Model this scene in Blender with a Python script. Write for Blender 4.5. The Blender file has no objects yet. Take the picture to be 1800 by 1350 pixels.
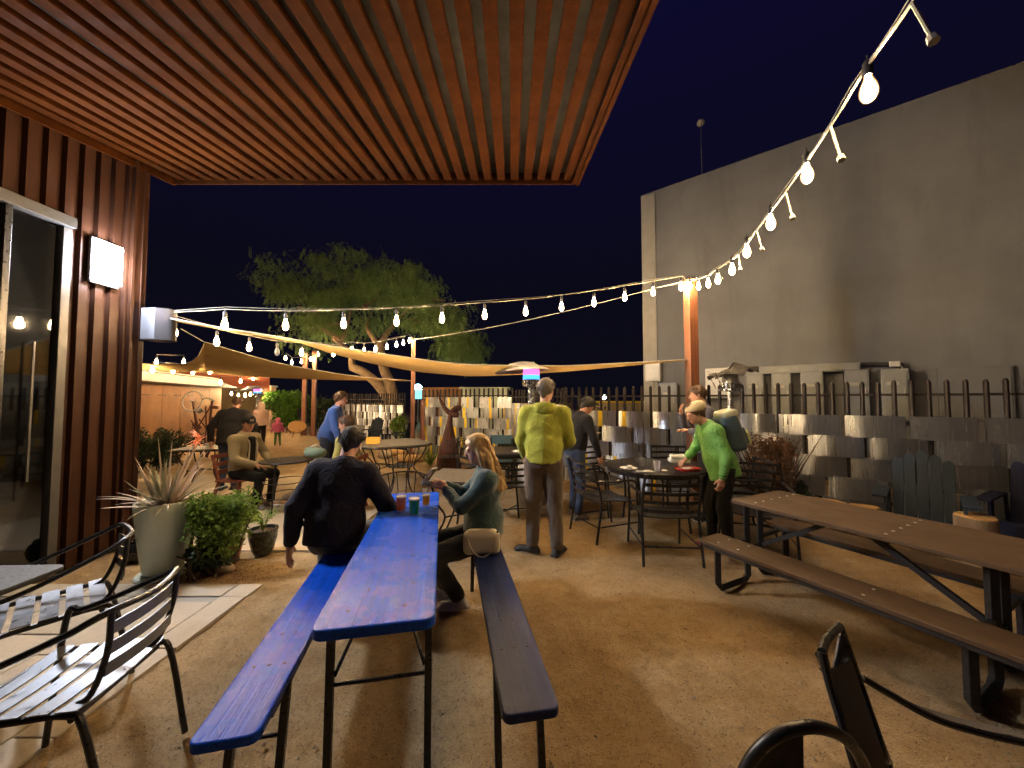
import bpy, math, random
import numpy as np
from mathutils import Vector, Matrix, Quaternion

random.seed(7)
RNG = np.random.default_rng(7)
SC = bpy.context.scene
COL = SC.collection
R = math.radians
V = Vector

# ------------------------------------------------------------------ camera, world, exposure
CAM_H = 1.6
PITCH = 2.38
cam_data = bpy.data.cameras.new('camera')
cam_data.sensor_width = 36.0
cam_data.lens = 13.0
cam_data.clip_start = 0.05
cam_data.clip_end = 600.0
CAM = bpy.data.objects.new('camera', cam_data)
COL.objects.link(CAM)
CAM.location = (0, 0, CAM_H)
CAM.rotation_euler = (R(90 + PITCH), 0, 0)
SC.camera = CAM

world = bpy.data.worlds.new('World')
SC.world = world
world.use_nodes = True
wt = world.node_tree
wt.nodes.clear()
w_out = wt.nodes.new('ShaderNodeOutputWorld')
w_bg = wt.nodes.new('ShaderNodeBackground')
w_geo = wt.nodes.new('ShaderNodeTexCoord')
w_sep = wt.nodes.new('ShaderNodeSeparateXYZ')
w_ramp = wt.nodes.new('ShaderNodeValToRGB')
wt.links.new(w_geo.outputs['Generated'], w_sep.inputs[0])
wt.links.new(w_sep.outputs['Z'], w_ramp.inputs[0])
w_ramp.color_ramp.elements[0].position = 0.0
w_ramp.color_ramp.elements[0].color = (0.0030, 0.0030, 0.0062, 1)
w_ramp.color_ramp.elements[1].position = 1.0
w_ramp.color_ramp.elements[1].color = (0.0042, 0.0032, 0.034, 1)
e = w_ramp.color_ramp.elements.new(0.28)
e.color = (0.0028, 0.0026, 0.0075, 1)
e = w_ramp.color_ramp.elements.new(0.6)
e.color = (0.0032, 0.0026, 0.0145, 1)
wt.links.new(w_ramp.outputs[0], w_bg.inputs[0])
w_bg.inputs[1].default_value = 1.0
# a night sky: the Nishita sky far below dusk adds only the faintest blue
w_sky = wt.nodes.new('ShaderNodeTexSky')
w_sky.sky_type = 'NISHITA'
w_sky.sun_disc = False
w_sky.sun_elevation = R(-8)
w_sky.sun_rotation = R(200)
w_bg2 = wt.nodes.new('ShaderNodeBackground')
w_bg2.inputs[1].default_value = 0.02
w_add = wt.nodes.new('ShaderNodeAddShader')
wt.links.new(w_sky.outputs[0], w_bg2.inputs[0])
wt.links.new(w_bg.outputs[0], w_add.inputs[0])
wt.links.new(w_bg2.outputs[0], w_add.inputs[1])
wt.links.new(w_add.outputs[0], w_out.inputs[0])

SC.view_settings.view_transform = 'Standard'
SC.view_settings.look = 'None'
SC.view_settings.exposure = 0.22
SC.view_settings.gamma = 1.0
SC.view_settings.use_curve_mapping = False
SC.render.engine = 'CYCLES'
SC.cycles.use_denoising = True
try:
    SC.cycles.denoiser = 'OPENIMAGEDENOISE'
except Exception:
    pass
SC.cycles.use_light_tree = True
SC.cycles.sample_clamp_indirect = 4.0
SC.cycles.sample_clamp_direct = 0.0
SC.cycles.max_bounces = 7
SC.cycles.diffuse_bounces = 4
SC.cycles.glossy_bounces = 3
SC.cycles.transmission_bounces = 6
SC.cycles.transparent_max_bounces = 16
SC.cycles.caustics_reflective = False
SC.cycles.caustics_refractive = False

BULB_L = 580.0        # radiance of the string bulbs
LAMP_L = 560.0        # radiance of the wall lamp

# ------------------------------------------------------------------ measuring the place from the picture
F_PX = 650.0
_cp, _sp = math.cos(R(PITCH)), math.sin(R(PITCH))


def ray(px, py):
    x, y = (px - 900.0) / F_PX, (675.0 - py) / F_PX
    return V((x, _cp - y * _sp, _sp + y * _cp))


def at(px, py, Y):
    """point of the place seen at (px, py) that lies Y metres ahead"""
    d = ray(px, py)
    return V((0, 0, CAM_H)) + d * (Y / d.y)


def gnd(px, py, z=0.0):
    d = ray(px, py)
    return V((0, 0, CAM_H)) + d * ((z - CAM_H) / d.z)


def hit(px, py, p0, n):
    d = ray(px, py)
    o = V((0, 0, CAM_H))
    return o + d * ((V(p0) - o).dot(V(n)) / d.dot(V(n)))
# ------------------------------------------------------------------ mesh building
def orient(d):
    d = V(d).normalized()
    up = V((0, 0, 1)) if abs(d.z) < 0.95 else V((0, 1, 0))
    a = d.cross(up).normalized()
    b = a.cross(d).normalized()
    return a, b


class MB:
    def __init__(s):
        s.v, s.f = [], []

    def add(s, vs, fs):
        n = len(s.v)
        s.v += [tuple(v) for v in vs]
        s.f += [tuple(i + n for i in f) for f in fs]
        return s

    def box(s, c, size, rz=0.0, M=None):
        c = V(c)
        hx, hy, hz = size[0] / 2, size[1] / 2, size[2] / 2
        M = M or Matrix.Rotation(rz, 3, 'Z')
        vs = [c + M @ V((x, y, z)) for z in (-hz, hz) for x, y in ((-hx, -hy), (hx, -hy), (hx, hy), (-hx, hy))]
        return s.add(vs, [(3, 2, 1, 0), (4, 5, 6, 7), (0, 1, 5, 4), (1, 2, 6, 5), (2, 3, 7, 6), (3, 0, 4, 7)])

    def bar(s, p0, p1, w, h, up=None):
        """rectangular bar, w across, h along 'up'"""
        p0, p1 = V(p0), V(p1)
        d = (p1 - p0).normalized()
        if up is None:
            a, b = orient(d)
        else:
            a = d.cross(V(up)).normalized()
            b = a.cross(d).normalized()
        vs = [p + a * (x * w / 2) + b * (y * h / 2) for p in (p0, p1) for x, y in ((-1, -1), (1, -1), (1, 1), (-1, 1))]
        return s.add(vs, [(0, 1, 2, 3), (7, 6, 5, 4), (0, 4, 5, 1), (1, 5, 6, 2), (2, 6, 7, 3), (3, 7, 4, 0)])

    def tube(s, pts, r, seg=8, closed=False, sx=1.0, sy=1.0):
        pts = [V(p) for p in pts]
        n = len(pts)
        rr = r if isinstance(r, (list, tuple)) else [r] * n
        tang = []
        for i in range(n):
            if closed:
                t = pts[(i + 1) % n] - pts[i - 1]
            else:
                t = pts[min(i + 1, n - 1)] - pts[max(i - 1, 0)]
            tang.append(t.normalized() if t.length > 1e-9 else V((0, 0, 1)))
        a, b = orient(tang[0])
        vs = []
        for i in range(n):
            if i:
                q = tang[i - 1].rotation_difference(tang[i])
                a = q @ a
                a = (a - tang[i] * a.dot(tang[i])).normalized()
            b = tang[i].cross(a)
            for k in range(seg):
                t = 2 * math.pi * k / seg
                vs.append(pts[i] + (a * math.cos(t) * sx + b * math.sin(t) * sy) * rr[i])
        fs = []
        for i in range(n if closed else n - 1):
            j = (i + 1) % n
            for k in range(seg):
                k2 = (k + 1) % seg
                fs.append((i * seg + k, i * seg + k2, j * seg + k2, j * seg + k))
        if not closed:
            fs.append(tuple(range(seg - 1, -1, -1)))
            fs.append(tuple((n - 1) * seg + k for k in range(seg)))
        return s.add(vs, fs)

    def cyl(s, p0, p1, r0, r1=None, seg=12):
        return s.tube([p0, p1], [r0, r0 if r1 is None else r1], seg)

    def lathe(s, prof, c=(0, 0, 0), seg=24, cap=True):
        c = V(c)
        vs = [c + V((r * math.cos(2 * math.pi * k / seg), r * math.sin(2 * math.pi * k / seg), z)) for r, z in prof for k in range(seg)]
        fs = [(i * seg + k, i * seg + (k + 1) % seg, (i + 1) * seg + (k + 1) % seg, (i + 1) * seg + k) for i in range(len(prof) - 1) for k in range(seg)]
        if cap:
            if prof[0][0] > 1e-5:
                fs.append(tuple(range(seg - 1, -1, -1)))
            if prof[-1][0] > 1e-5:
                fs.append(tuple((len(prof) - 1) * seg + k for k in range(seg)))
        return s.add(vs, fs)

    def ball(s, c, rad, seg=12, rings=8):
        c = V(c)
        rad = (rad, rad, rad) if isinstance(rad, (int, float)) else rad
        vs = [c + V((0, 0, -rad[2]))]
        for i in range(1, rings):
            t = math.pi * i / rings
            for k in range(seg):
                a = 2 * math.pi * k / seg
                vs.append(c + V((rad[0] * math.sin(t) * math.cos(a), rad[1] * math.sin(t) * math.sin(a), -rad[2] * math.cos(t))))
        vs.append(c + V((0, 0, rad[2])))
        fs = [(0, 1 + (k + 1) % seg, 1 + k) for k in range(seg)]
        for i in range(rings - 2):
            for k in range(seg):
                a, b = 1 + i * seg + k, 1 + i * seg + (k + 1) % seg
                fs.append((a, b, b + seg, a + seg))
        top = len(vs) - 1
        o = 1 + (rings - 2) * seg
        fs += [(o + k, o + (k + 1) % seg, top) for k in range(seg)]
        return s.add(vs, fs)

    def prism(s, poly, z0, z1, M=None, o=(0, 0, 0)):
        """poly: 2-D outline in the xy plane, extruded from z0 to z1, then turned by M and moved by o"""
        n = len(poly)
        vs = [V((x, y, z)) for z in (z0, z1) for x, y in poly]
        if M is not None:
            vs = [M @ v for v in vs]
        vs = [v + V(o) for v in vs]
        fs = [tuple(range(n - 1, -1, -1)), tuple(range(n, 2 * n))]
        fs += [(i, (i + 1) % n, n + (i + 1) % n, n + i) for i in range(n)]
        return s.add(vs, fs)

    def sheet(s, rows, closed_u=False):
        """rows: list of rows of points"""
        m, n = len(rows), len(rows[0])
        vs = [p for r_ in rows for p in r_]
        fs = [(i * n + k, i * n + k + 1, (i + 1) * n + k + 1, (i + 1) * n + k) for i in range(m - 1) for k in range(n - 1)]
        return s.add(vs, fs)

    def slab(s, rows, nrm, t):
        """a curved sheet given as rows of points with thickness t along nrm"""
        m, n = len(rows), len(rows[0])
        nrm = V(nrm) * t
        A = [V(p) for r_ in rows for p in r_]
        B = [p + nrm for p in A]
        o = m * n
        fs = []
        for i in range(m - 1):
            for k in range(n - 1):
                a, b, c, d = i * n + k, i * n + k + 1, (i + 1) * n + k + 1, (i + 1) * n + k
                fs += [(a, d, c, b), (a + o, b + o, c + o, d + o)]
        edge = [(0 * n + k, 0 * n + k + 1) for k in range(n - 1)] + [((m - 1) * n + k + 1, (m - 1) * n + k) for k in range(n - 1)]
        edge += [((i + 1) * n, i * n) for i in range(m - 1)] + [(i * n + n - 1, (i + 1) * n + n - 1) for i in range(m - 1)]
        fs += [(a, b, b + o, a + o) for a, b in edge]
        return s.add(A + B, fs)

    def build(s, name, m, parent=None, smooth=True, bevel=0.0, loc=None, rz=0.0, ang=38):
        me = bpy.data.meshes.new(name)
        me.from_pydata([tuple(v) for v in s.v], [], s.f)
        me.update()
        return link(name, me, m, parent, smooth, bevel, loc, rz, ang)


def link(name, me, m, parent=None, smooth=True, bevel=0.0, loc=None, rz=0.0, ang=38):
    if m is not None:
        for mm in (m if isinstance(m, (list, tuple)) else [m]):
            me.materials.append(mm)
    if smooth:
        me.polygons.foreach_set('use_smooth', [True] * len(me.polygons))
        if ang:
            me.set_sharp_from_angle(angle=R(ang))
    o = bpy.data.objects.new(name, me)
    COL.objects.link(o)
    if parent is not None:
        o.parent = parent
    if loc is not None:
        o.location = loc
    o.rotation_euler = (0, 0, rz)
    if bevel > 0:
        b = o.modifiers.new('edge', 'BEVEL')
        b.width = bevel
        b.segments = 2
        b.limit_method = 'ANGLE'
        b.angle_limit = R(40)
    return o


def tag(o, label=None, cat=None, group=None, kind=None):
    if label:
        o['label'] = label
    if cat:
        o['category'] = cat
    if group:
        o['group'] = group
    if kind:
        o['kind'] = kind
    return o


def thing(name, label, cat, loc=(0, 0, 0), rz=0.0, group=None):
    o = bpy.data.objects.new(name, None)
    o.empty_display_size = 0.1
    COL.objects.link(o)
    o.location = loc
    o.rotation_euler = (0, 0, rz)
    return tag(o, label, cat, group)


KIDS = {}


def copy_thing(root, label=None, loc=None, rz=None, scale=None):
    kids = {}
    for o in bpy.data.objects:
        if o.parent is not None:
            kids.setdefault(o.parent.name, []).append(o)

    def rec(o, parent):
        c = o.copy()
        COL.objects.link(c)
        if parent is not None:
            c.parent = parent
        for ch in kids.get(o.name, []):
            rec(ch, c)
        return c
    r_ = rec(root, None)
    if label:
        r_['label'] = label
    if loc is not None:
        r_.location = loc
    if rz is not None:
        r_.rotation_euler = (0, 0, rz)
    if scale is not None:
        r_.scale = (scale,) * 3
    return r_


def bez(pts, n=8):
    """Catmull-Rom through pts"""
    P = [V(p) for p in pts]
    P = [P[0] * 2 - P[1]] + P + [P[-1] * 2 - P[-2]]
    out = []
    for i in range(1, len(P) - 2):
        for k in range(n):
            t = k / n
            a, b, c, d = P[i - 1], P[i], P[i + 1], P[i + 2]
            out.append(0.5 * ((2 * b) + (c - a) * t + (2 * a - 5 * b + 4 * c - d) * t * t + (3 * b - a - 3 * c + d) * t ** 3))
    out.append(P[-2])
    return out


# ------------------------------------------------------------------ materials
class NT:
    def __init__(s, name):
        s.m = bpy.data.materials.new(name)
        s.m.use_nodes = True
        s.t = s.m.node_tree
        s.t.nodes.clear()
        s.out = s.t.nodes.new('ShaderNodeOutputMaterial')
        s.co = s.n('TexCoord').outputs['Object']

    def n(s, kind, **kw):
        nd = s.t.nodes.new('ShaderNode' + kind)
        for k, v in kw.items():
            setattr(nd, k, v)
        return nd

    def l(s, a, b):
        s.t.links.new(a, b)

    def val(s, inp, v):
        if isinstance(v, bpy.types.NodeSocket):
            s.l(v, inp)
        elif isinstance(v, (tuple, list)) and len(v) == 3 and inp.type == 'RGBA':
            inp.default_value = (*v, 1)
        else:
            inp.default_value = v

    def mapping(s, scale=(1, 1, 1), rot=(0, 0, 0), src=None):
        mp = s.n('Mapping')
        mp.inputs['Scale'].default_value = scale
        mp.inputs['Rotation'].default_value = rot
        s.l(src or s.co, mp.inputs['Vector'])
        return mp.outputs[0]

    def noise(s, scale, detail=3, rough=0.55, vec=None, dist=0.0):
        nd = s.n('TexNoise')
        nd.inputs['Scale'].default_value = scale
        nd.inputs['Detail'].default_value = detail
        nd.inputs['Roughness'].default_value = rough
        nd.inputs['Distortion'].default_value = dist
        s.l(vec or s.co, nd.inputs['Vector'])
        return nd.outputs['Fac']

    def voro(s, scale, feature='F1', vec=None, out='Distance', rand=1.0):
        nd = s.n('TexVoronoi', feature=feature)
        nd.inputs['Scale'].default_value = scale
        nd.inputs['Randomness'].default_value = rand
        s.l(vec or s.co, nd.inputs['Vector'])
        return nd.outputs[out]

    def rng(s, fac, a, b, c=0.0, d=1.0):
        nd = s.n('MapRange')
        s.l(fac, nd.inputs[0])
        for i, x in enumerate((a, b, c, d)):
            nd.inputs[i + 1].default_value = x
        return nd.outputs[0]

    def mix(s, fac, a, b, mode='MIX'):
        nd = s.n('Mix', data_type='RGBA', blend_type=mode)
        s.val(nd.inputs[0], fac)
        s.val(nd.inputs[6], a)
        s.val(nd.inputs[7], b)
        return nd.outputs[2]

    def math(s, op, a, b=0.0):
        nd = s.n('Math', operation=op)
        s.val(nd.inputs[0], a)
        s.val(nd.inputs[1], b)
        return nd.outputs[0]

    def bump(s, h, strength=0.3, dist=0.01, prev=None):
        nd = s.n('Bump')
        nd.inputs['Strength'].default_value = strength
        nd.inputs['Distance'].default_value = dist
        s.l(h, nd.inputs['Height'])
        if prev is not None:
            s.l(prev, nd.inputs['Normal'])
        return nd.outputs[0]

    def bsdf(s, col, rough=0.6, metal=0.0, normal=None, spec=0.5, **kw):
        nd = s.n('BsdfPrincipled')
        s.val(nd.inputs['Base Color'], col)
        s.val(nd.inputs['Roughness'], rough)
        s.val(nd.inputs['Metallic'], metal)
        nd.inputs['Specular IOR Level'].default_value = spec
        if normal is not None:
            s.l(normal, nd.inputs['Normal'])
        for k, v in kw.items():
            s.val(nd.inputs[k.replace('_', ' ')], v)
        s.l(nd.outputs[0], s.out.inputs[0])
        return nd


def basic(name, c1, c2=None, rough=0.6, metal=0.0, nscale=8.0, bump=0.0, bscale=60.0, spec=0.5, rvar=0.1, **kw):
    t = NT(name)
    c2 = c2 or tuple(x * 0.75 for x in c1)
    nf = t.noise(nscale, 4, 0.6)
    f = t.rng(nf, 0.3, 0.7)
    col = t.mix(f, c1, c2)
    rg = t.rng(t.noise(nscale * 2.3, 3), 0.3, 0.7, max(0.02, rough - rvar), min(1.0, rough + rvar))
    nm = t.bump(t.noise(bscale, 3), bump, 0.01) if bump > 0 else None
    t.bsdf(col, rg, metal, nm, spec, **kw)
    return t.m


def emis(name, col, strength):
    t = NT(name)
    e_ = t.n('Emission')
    e_.inputs[0].default_value = (*col, 1)
    e_.inputs[1].default_value = strength
    t.l(e_.outputs[0], t.out.inputs[0])
    return t.m


def grained(name, c1, c2, axis='X', rough=0.45, worn=None, gscale=1.0, bump=0.5, spec=0.5):
    t = NT(name)
    sc = {'X': (1.2, 38, 38), 'Y': (38, 1.2, 38), 'Z': (38, 38, 1.2)}[axis]
    sc = tuple(x * gscale for x in sc)
    g = t.noise(1.0, 6, 0.65, t.mapping(sc), 0.6)
    big = t.noise(2.4, 4, 0.6)
    col = t.mix(t.rng(g, 0.35, 0.65), c1, c2)
    if worn:
        w = t.math('MULTIPLY', t.rng(big, 0.56, 0.74), t.rng(g, 0.42, 0.66))
        col = t.mix(w, col, worn)
    rg = t.rng(t.noise(5.0, 4, 0.6), 0.3, 0.7, rough - 0.07, rough + 0.12)
    knots = t.rng(t.noise(9.0, 2, 0.5), 0.72, 0.8)
    nm = t.bump(g, bump, 0.004)
    nm = t.bump(t.noise(7.0, 3, 0.6), 0.14, 0.02, nm)
    t.bsdf(col, rg, 0.0, nm, spec)
    return t.m


def cloth(name, c1, c2=None, bump=0.35, sheen=0.2, wscale=260, rough=0.9):
    t = NT(name)
    c2 = tuple(x * 0.86 for x in c1)
    col = t.mix(t.rng(t.noise(7, 5, 0.65), 0.3, 0.7), c1, c2)
    nm = t.bump(t.noise(14, 4, 0.6, None, 1.2), bump, 0.03)
    nm = t.bump(t.noise(wscale, 2), 0.25, 0.002, nm)
    t.bsdf(col, rough, 0.0, nm, 0.25, Sheen_Weight=sheen if sum(c1) > .06 else 0.03)
    return t.m


def mat_ground():
    t = NT('decomposed_granite')
    big = t.noise(0.55, 5, 0.6)
    mid = t.noise(3.2, 5, 0.65)
    fine = t.noise(62, 8, 0.78)
    lump = t.noise(13, 5, 0.7, None, 0.8)
    grit = t.voro(260)
    grit2 = t.voro(170, out='Color')
    c = t.mix(t.rng(big, 0.35, 0.65), (0.50, 0.345, 0.165), (0.40, 0.265, 0.118))
    c = t.mix(t.rng(mid, 0.38, 0.68), c, (0.56, 0.42, 0.24))
    c = t.mix(t.math('MULTIPLY', t.rng(fine, 0.5, 0.72), 0.55), c, (0.19, 0.115, 0.055))
    sepv = t.n('SeparateColor')
    t.l(grit2, sepv.inputs[0])
    c = t.mix(t.math('MULTIPLY', t.rng(sepv.outputs[0], 0.88, 0.97), 0.5), c, (0.60, 0.50, 0.36))
    c = t.mix(t.math('MULTIPLY', t.rng(sepv.outputs[1], 0.91, 0.97), 0.65), c, (0.10, 0.07, 0.045))
    h = t.math('ADD', t.math('MULTIPLY', fine, 0.6), t.math('MULTIPLY', t.math('SUBTRACT', 1.0, grit), 0.35))
    h = t.math('ADD', h, t.math('MULTIPLY', mid, 1.1))
    h = t.math('ADD', h, t.math('MULTIPLY', lump, 1.3))
    c = t.mix(t.math('MULTIPLY', t.rng(lump, 0.52, 0.70), 0.40), c, (0.20, 0.125, 0.06))
    nm = t.bump(h, 0.9, 0.024)
    t.bsdf(c, 0.93, 0.0, nm, 0.2)
    return t.m


def mat_concrete(name, c1, c2, bs=0.35):
    t = NT(name)
    c = t.mix(t.rng(t.noise(1.3, 6, 0.65), 0.32, 0.68), c1, c2)
    c = t.mix(t.math('MULTIPLY', t.rng(t.noise(35, 4, 0.7), 0.5, 0.75), 0.35), c, tuple(x * 0.5 for x in c1))
    nm = t.bump(t.noise(70, 4, 0.7), bs, 0.006)
    t.bsdf(c, t.rng(t.noise(4, 3), 0.3, 0.7, 0.7, 0.92), 0.0, nm, 0.3)
    return t.m


def mat_brushed():
    t = NT('brushed_aluminium_plate')
    oi = t.n('ObjectInfo')
    streak = t.noise(1.0, 5, 0.7, t.mapping((26, 26, 0.9)))
    stain = t.noise(9.0, 5, 0.7)
    c = t.mix(t.rng(streak, 0.3, 0.7), (0.68, 0.73, 0.80), (0.46, 0.50, 0.55))
    c = t.mix(t.math('MULTIPLY', t.rng(stain, 0.60, 0.78), 0.30), c, (0.22, 0.20, 0.16))
    c = t.mix(t.math('MULTIPLY', t.math('POWER', oi.outputs['Random'], 1.6), 0.85), c, (0.20, 0.21, 0.22))
    rg = t.rng(streak, 0.3, 0.7, 0.24, 0.36)
    nm = t.bump(t.noise(3.0, 2, 0.5, t.mapping((1.0, 1.0, 0.25))), 0.30, 0.05)
    tg_ = t.n('CombineXYZ'); tg_.inputs[2].default_value = 1.0
    b_ = t.bsdf(c, rg, 0.87, nm, 0.5, Anisotropic=0.93)
    t.l(tg_.outputs[0], b_.inputs['Tangent'])
    return t.m


def mat_stucco():
    t = NT('painted_block_wall')
    # local x runs along the wall, z up
    br = t.n('TexBrick')
    br.inputs['Scale'].default_value = 1.0
    br.inputs['Mortar Size'].default_value = 0.006
    br.inputs['Brick Width'].default_value = 0.4
    br.inputs['Row Height'].default_value = 0.2
    sw = t.n('SeparateXYZ'); cb = t.n('CombineXYZ')
    t.l(t.co, sw.inputs[0])
    t.l(sw.outputs['X'], cb.inputs[0]); t.l(sw.outputs['Z'], cb.inputs[1])
    t.l(cb.outputs[0], br.inputs['Vector'])
    big = t.noise(0.7, 5, 0.6)
    c = t.mix(t.rng(big, 0.35, 0.65), (0.160, 0.168, 0.180), (0.122, 0.128, 0.137))
    c = t.mix(t.math('MULTIPLY', t.rng(t.noise(1.0, 5, 0.6, t.mapping((2.2, 2.2, 0.35))), 0.52, 0.75), 0.5), c, (0.082, 0.084, 0.085))
    c = t.mix(t.math('MULTIPLY', t.rng(t.noise(22, 4, 0.7), 0.5, 0.8), 0.3), c, (0.12, 0.11, 0.095))
    nm = t.bump(t.noise(38, 4, 0.7), 0.4, 0.008)
    nm = t.bump(t.math('SUBTRACT', 1.0, br.outputs['Fac']), 0.25, 0.004, nm)
    t.bsdf(c, 0.93, 0.0, nm, 0.2)
    return t.m


def mat_leaf(name, c1, c2, transl=0.25):
    t = NT(name)
    oi = t.noise(3.5, 4, 0.7)
    c = t.mix(t.rng(oi, 0.3, 0.7), c1, c2)
    p = t.n('BsdfPrincipled')
    t.l(c, p.inputs['Base Color'])
    p.inputs['Roughness'].default_value = 0.65
    p.inputs['Specular IOR Level'].default_value = 0.3
    tr = t.n('BsdfTranslucent')
    t.l(c, tr.inputs[0])
    mx = t.n('MixShader')
    mx.inputs[0].default_value = transl
    t.l(p.outputs[0], mx.inputs[1])
    t.l(tr.outputs[0], mx.inputs[2])
    t.l(mx.outputs[0], t.out.inputs[0])
    return t.m


def mat_fabric_sail(name, c1, c2):
    t = NT(name)
    c = t.mix(t.rng(t.noise(1.8, 5, 0.6), 0.3, 0.7), c1, c2)
    nm = t.bump(t.noise(130, 2), 0.3, 0.004)
    nm = t.bump(t.noise(1.6, 3, 0.5), 0.3, 0.05, nm)
    p = t.n('BsdfDiffuse'); t.l(c, p.inputs[0]); t.l(nm, p.inputs['Normal'])
    tr = t.n('BsdfTranslucent'); t.l(c, tr.inputs[0]); t.l(nm, tr.inputs['Normal'])
    mx = t.n('MixShader'); mx.inputs[0].default_value = 0.45
    t.l(p.outputs[0], mx.inputs[1]); t.l(tr.outputs[0], mx.inputs[2]); t.l(mx.outputs[0], t.out.inputs[0])
    return t.m


def mat_glass(name, col=(1, 1, 1), rough=0.02, ior=1.45):
    t = NT(name)
    t.bsdf(col, rough, 0.0, None, 0.5, Transmission_Weight=1.0, IOR=ior)
    return t.m


def mat_pane(name):
    """window glass: mirror-like sheet, clear enough to look through, thin (no refraction)"""
    t = NT(name)
    fr = t.n('Fresnel'); fr.inputs[0].default_value = 1.6
    gl = t.n('BsdfGlossy'); gl.inputs['Roughness'].default_value = 0.03
    gl.inputs[0].default_value = (0.95, 0.97, 1, 1)
    tr = t.n('BsdfTransparent'); tr.inputs[0].default_value = (0.55, 0.58, 0.60, 1)
    mx = t.n('MixShader')
    t.l(t.math('MULTIPLY', fr.outputs[0], 1.6), mx.inputs[0])
    t.l(tr.outputs[0], mx.inputs[1]); t.l(gl.outputs[0], mx.inputs[2]); t.l(mx.outputs[0], t.out.inputs[0])
    return t.m


def mat_bulb(name):
    """frosted lamp glass: emission fades from a white core to a warm rim that imitates a soft halo"""
    t = NT(name)
    lw = t.n('LayerWeight'); lw.inputs[0].default_value = 0.5
    c = t.math('SUBTRACT', 1.0, lw.outputs['Facing'])
    core = t.math('MULTIPLY', t.math('POWER', c, 9.0), BULB_L * 5.5)
    e1 = t.n('Emission'); e1.inputs[0].default_value = (1.0, 0.66, 0.33, 1); t.l(core, e1.inputs[1])
    e2 = t.n('Emission'); e2.inputs[0].default_value = (1.0, 0.52, 0.20, 1)
    t.l(t.math('ADD', t.math('MULTIPLY', c, 1.6), 0.25), e2.inputs[1])  # faint warm edge, a halo put into the bulb's own colour
    ad = t.n('AddShader')
    t.l(e1.outputs[0], ad.inputs[0]); t.l(e2.outputs[0], ad.inputs[1]); t.l(ad.outputs[0], t.out.inputs[0])
    return t.m


def mat_thin(name, body=0.05, col=(0.9, 0.9, 0.9)):
    """thin-walled clear vessel: see-through with sharp highlights"""
    t = NT(name)
    fr = t.n('LayerWeight'); fr.inputs[0].default_value = 0.25
    gl = t.n('BsdfGlossy'); gl.inputs['Roughness'].default_value = 0.04
    tr = t.n('BsdfTransparent'); tr.inputs[0].default_value = (0.93, 0.94, 0.94, 1)
    df = t.n('BsdfTranslucent'); df.inputs[0].default_value = (*col, 1)
    m1 = t.n('MixShader'); m1.inputs[0].default_value = body
    t.l(tr.outputs[0], m1.inputs[1]); t.l(df.outputs[0], m1.inputs[2])
    m2 = t.n('MixShader')
    t.l(t.math('ADD', t.math('MULTIPLY', t.math('POWER', fr.outputs['Facing'], 3.0), 0.55), 0.05), m2.inputs[0])
    t.l(m1.outputs[0], m2.inputs[1]); t.l(gl.outputs[0], m2.inputs[2]); t.l(m2.outputs[0], t.out.inputs[0])
    return t.m


def mat_liquid(name, col):
    t = NT(name)
    df = t.n('BsdfDiffuse'); df.inputs[0].default_value = (*col, 1)
    tr = t.n('BsdfTranslucent'); tr.inputs[0].default_value = (*col, 1)
    tp = t.n('BsdfTransparent'); tp.inputs[0].default_value = (*col, 1)
    m1 = t.n('MixShader'); m1.inputs[0].default_value = 0.65
    m2 = t.n('MixShader'); m2.inputs[0].default_value = 0.08
    t.l(df.outputs[0], m1.inputs[1]); t.l(tr.outputs[0], m1.inputs[2])
    t.l(m1.outputs[0], m2.inputs[1]); t.l(tp.outputs[0], m2.inputs[2]); t.l(m2.outputs[0], t.out.inputs[0])
    return t.m


def mat_rust_sheet(name, c1, c2, c3, rough=0.42, spec=0.12):
    t = NT(name)
    oi = t.n('ObjectInfo')
    st = t.noise(1.0, 5, 0.65, t.mapping((9, 9, 0.7)))
    c = t.mix(t.rng(t.noise(2.1, 5, 0.65), 0.32, 0.68), c1, c2)
    c = t.mix(t.math('MULTIPLY', t.rng(st, 0.5, 0.75), 0.6), c, c3)
    nm = t.bump(t.noise(60, 4, 0.7), 0.18, 0.004)
    t.bsdf(c, t.rng(t.noise(6, 4), 0.3, 0.7, rough - 0.08, rough + 0.18), 0.0, nm, spec)
    return t.m


M = {}
M['ground'] = mat_ground()
M['paver'] = mat_concrete('pale_concrete_paver', (0.56, 0.50, 0.40), (0.44, 0.38, 0.29))
M['slab'] = mat_concrete('concrete_slab', (0.52, 0.42, 0.28), (0.42, 0.33, 0.21))
M['concrete'] = mat_concrete('grey_concrete', (0.40, 0.38, 0.35), (0.3, 0.29, 0.27))
M['plate'] = mat_brushed()
M['stucco'] = mat_stucco()
M['stucco_light'] = basic('pale_stucco_strip', (0.25, 0.248, 0.235), (0.21, 0.208, 0.198), 0.9, nscale=3, bump=0.3)
M['corten'] = mat_rust_sheet('rust_painted_sheet', (0.038, 0.0150, 0.0075), (0.024, 0.0095, 0.0055), (0.056, 0.024, 0.011), 0.42)
M['corten_slat'] = mat_rust_sheet('rust_brown_slat', (0.044, 0.0128, 0.0026), (0.019, 0.0058, 0.0020), (0.062, 0.0205, 0.0042), 0.75, 0.015)
M['dark_deck'] = basic('dark_steel_deck', (0.010, 0.006, 0.006), None, 0.7, 0.0, 3.0, 0.1)
M['corten_back'] = basic('ochre_rusted_wall', (0.20, 0.088, 0.020), (0.13, 0.055, 0.014), 0.8, nscale=1.6, bump=0.2)
M['fascia_white'] = basic('off_white_fascia', (0.34, 0.33, 0.29), (0.28, 0.27, 0.24), 0.7, nscale=3)
M['alu'] = basic('mill_aluminium', (0.075, 0.075, 0.075), (0.06, 0.06, 0.06), 0.5, 0.4, 6, 0.05)
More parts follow.
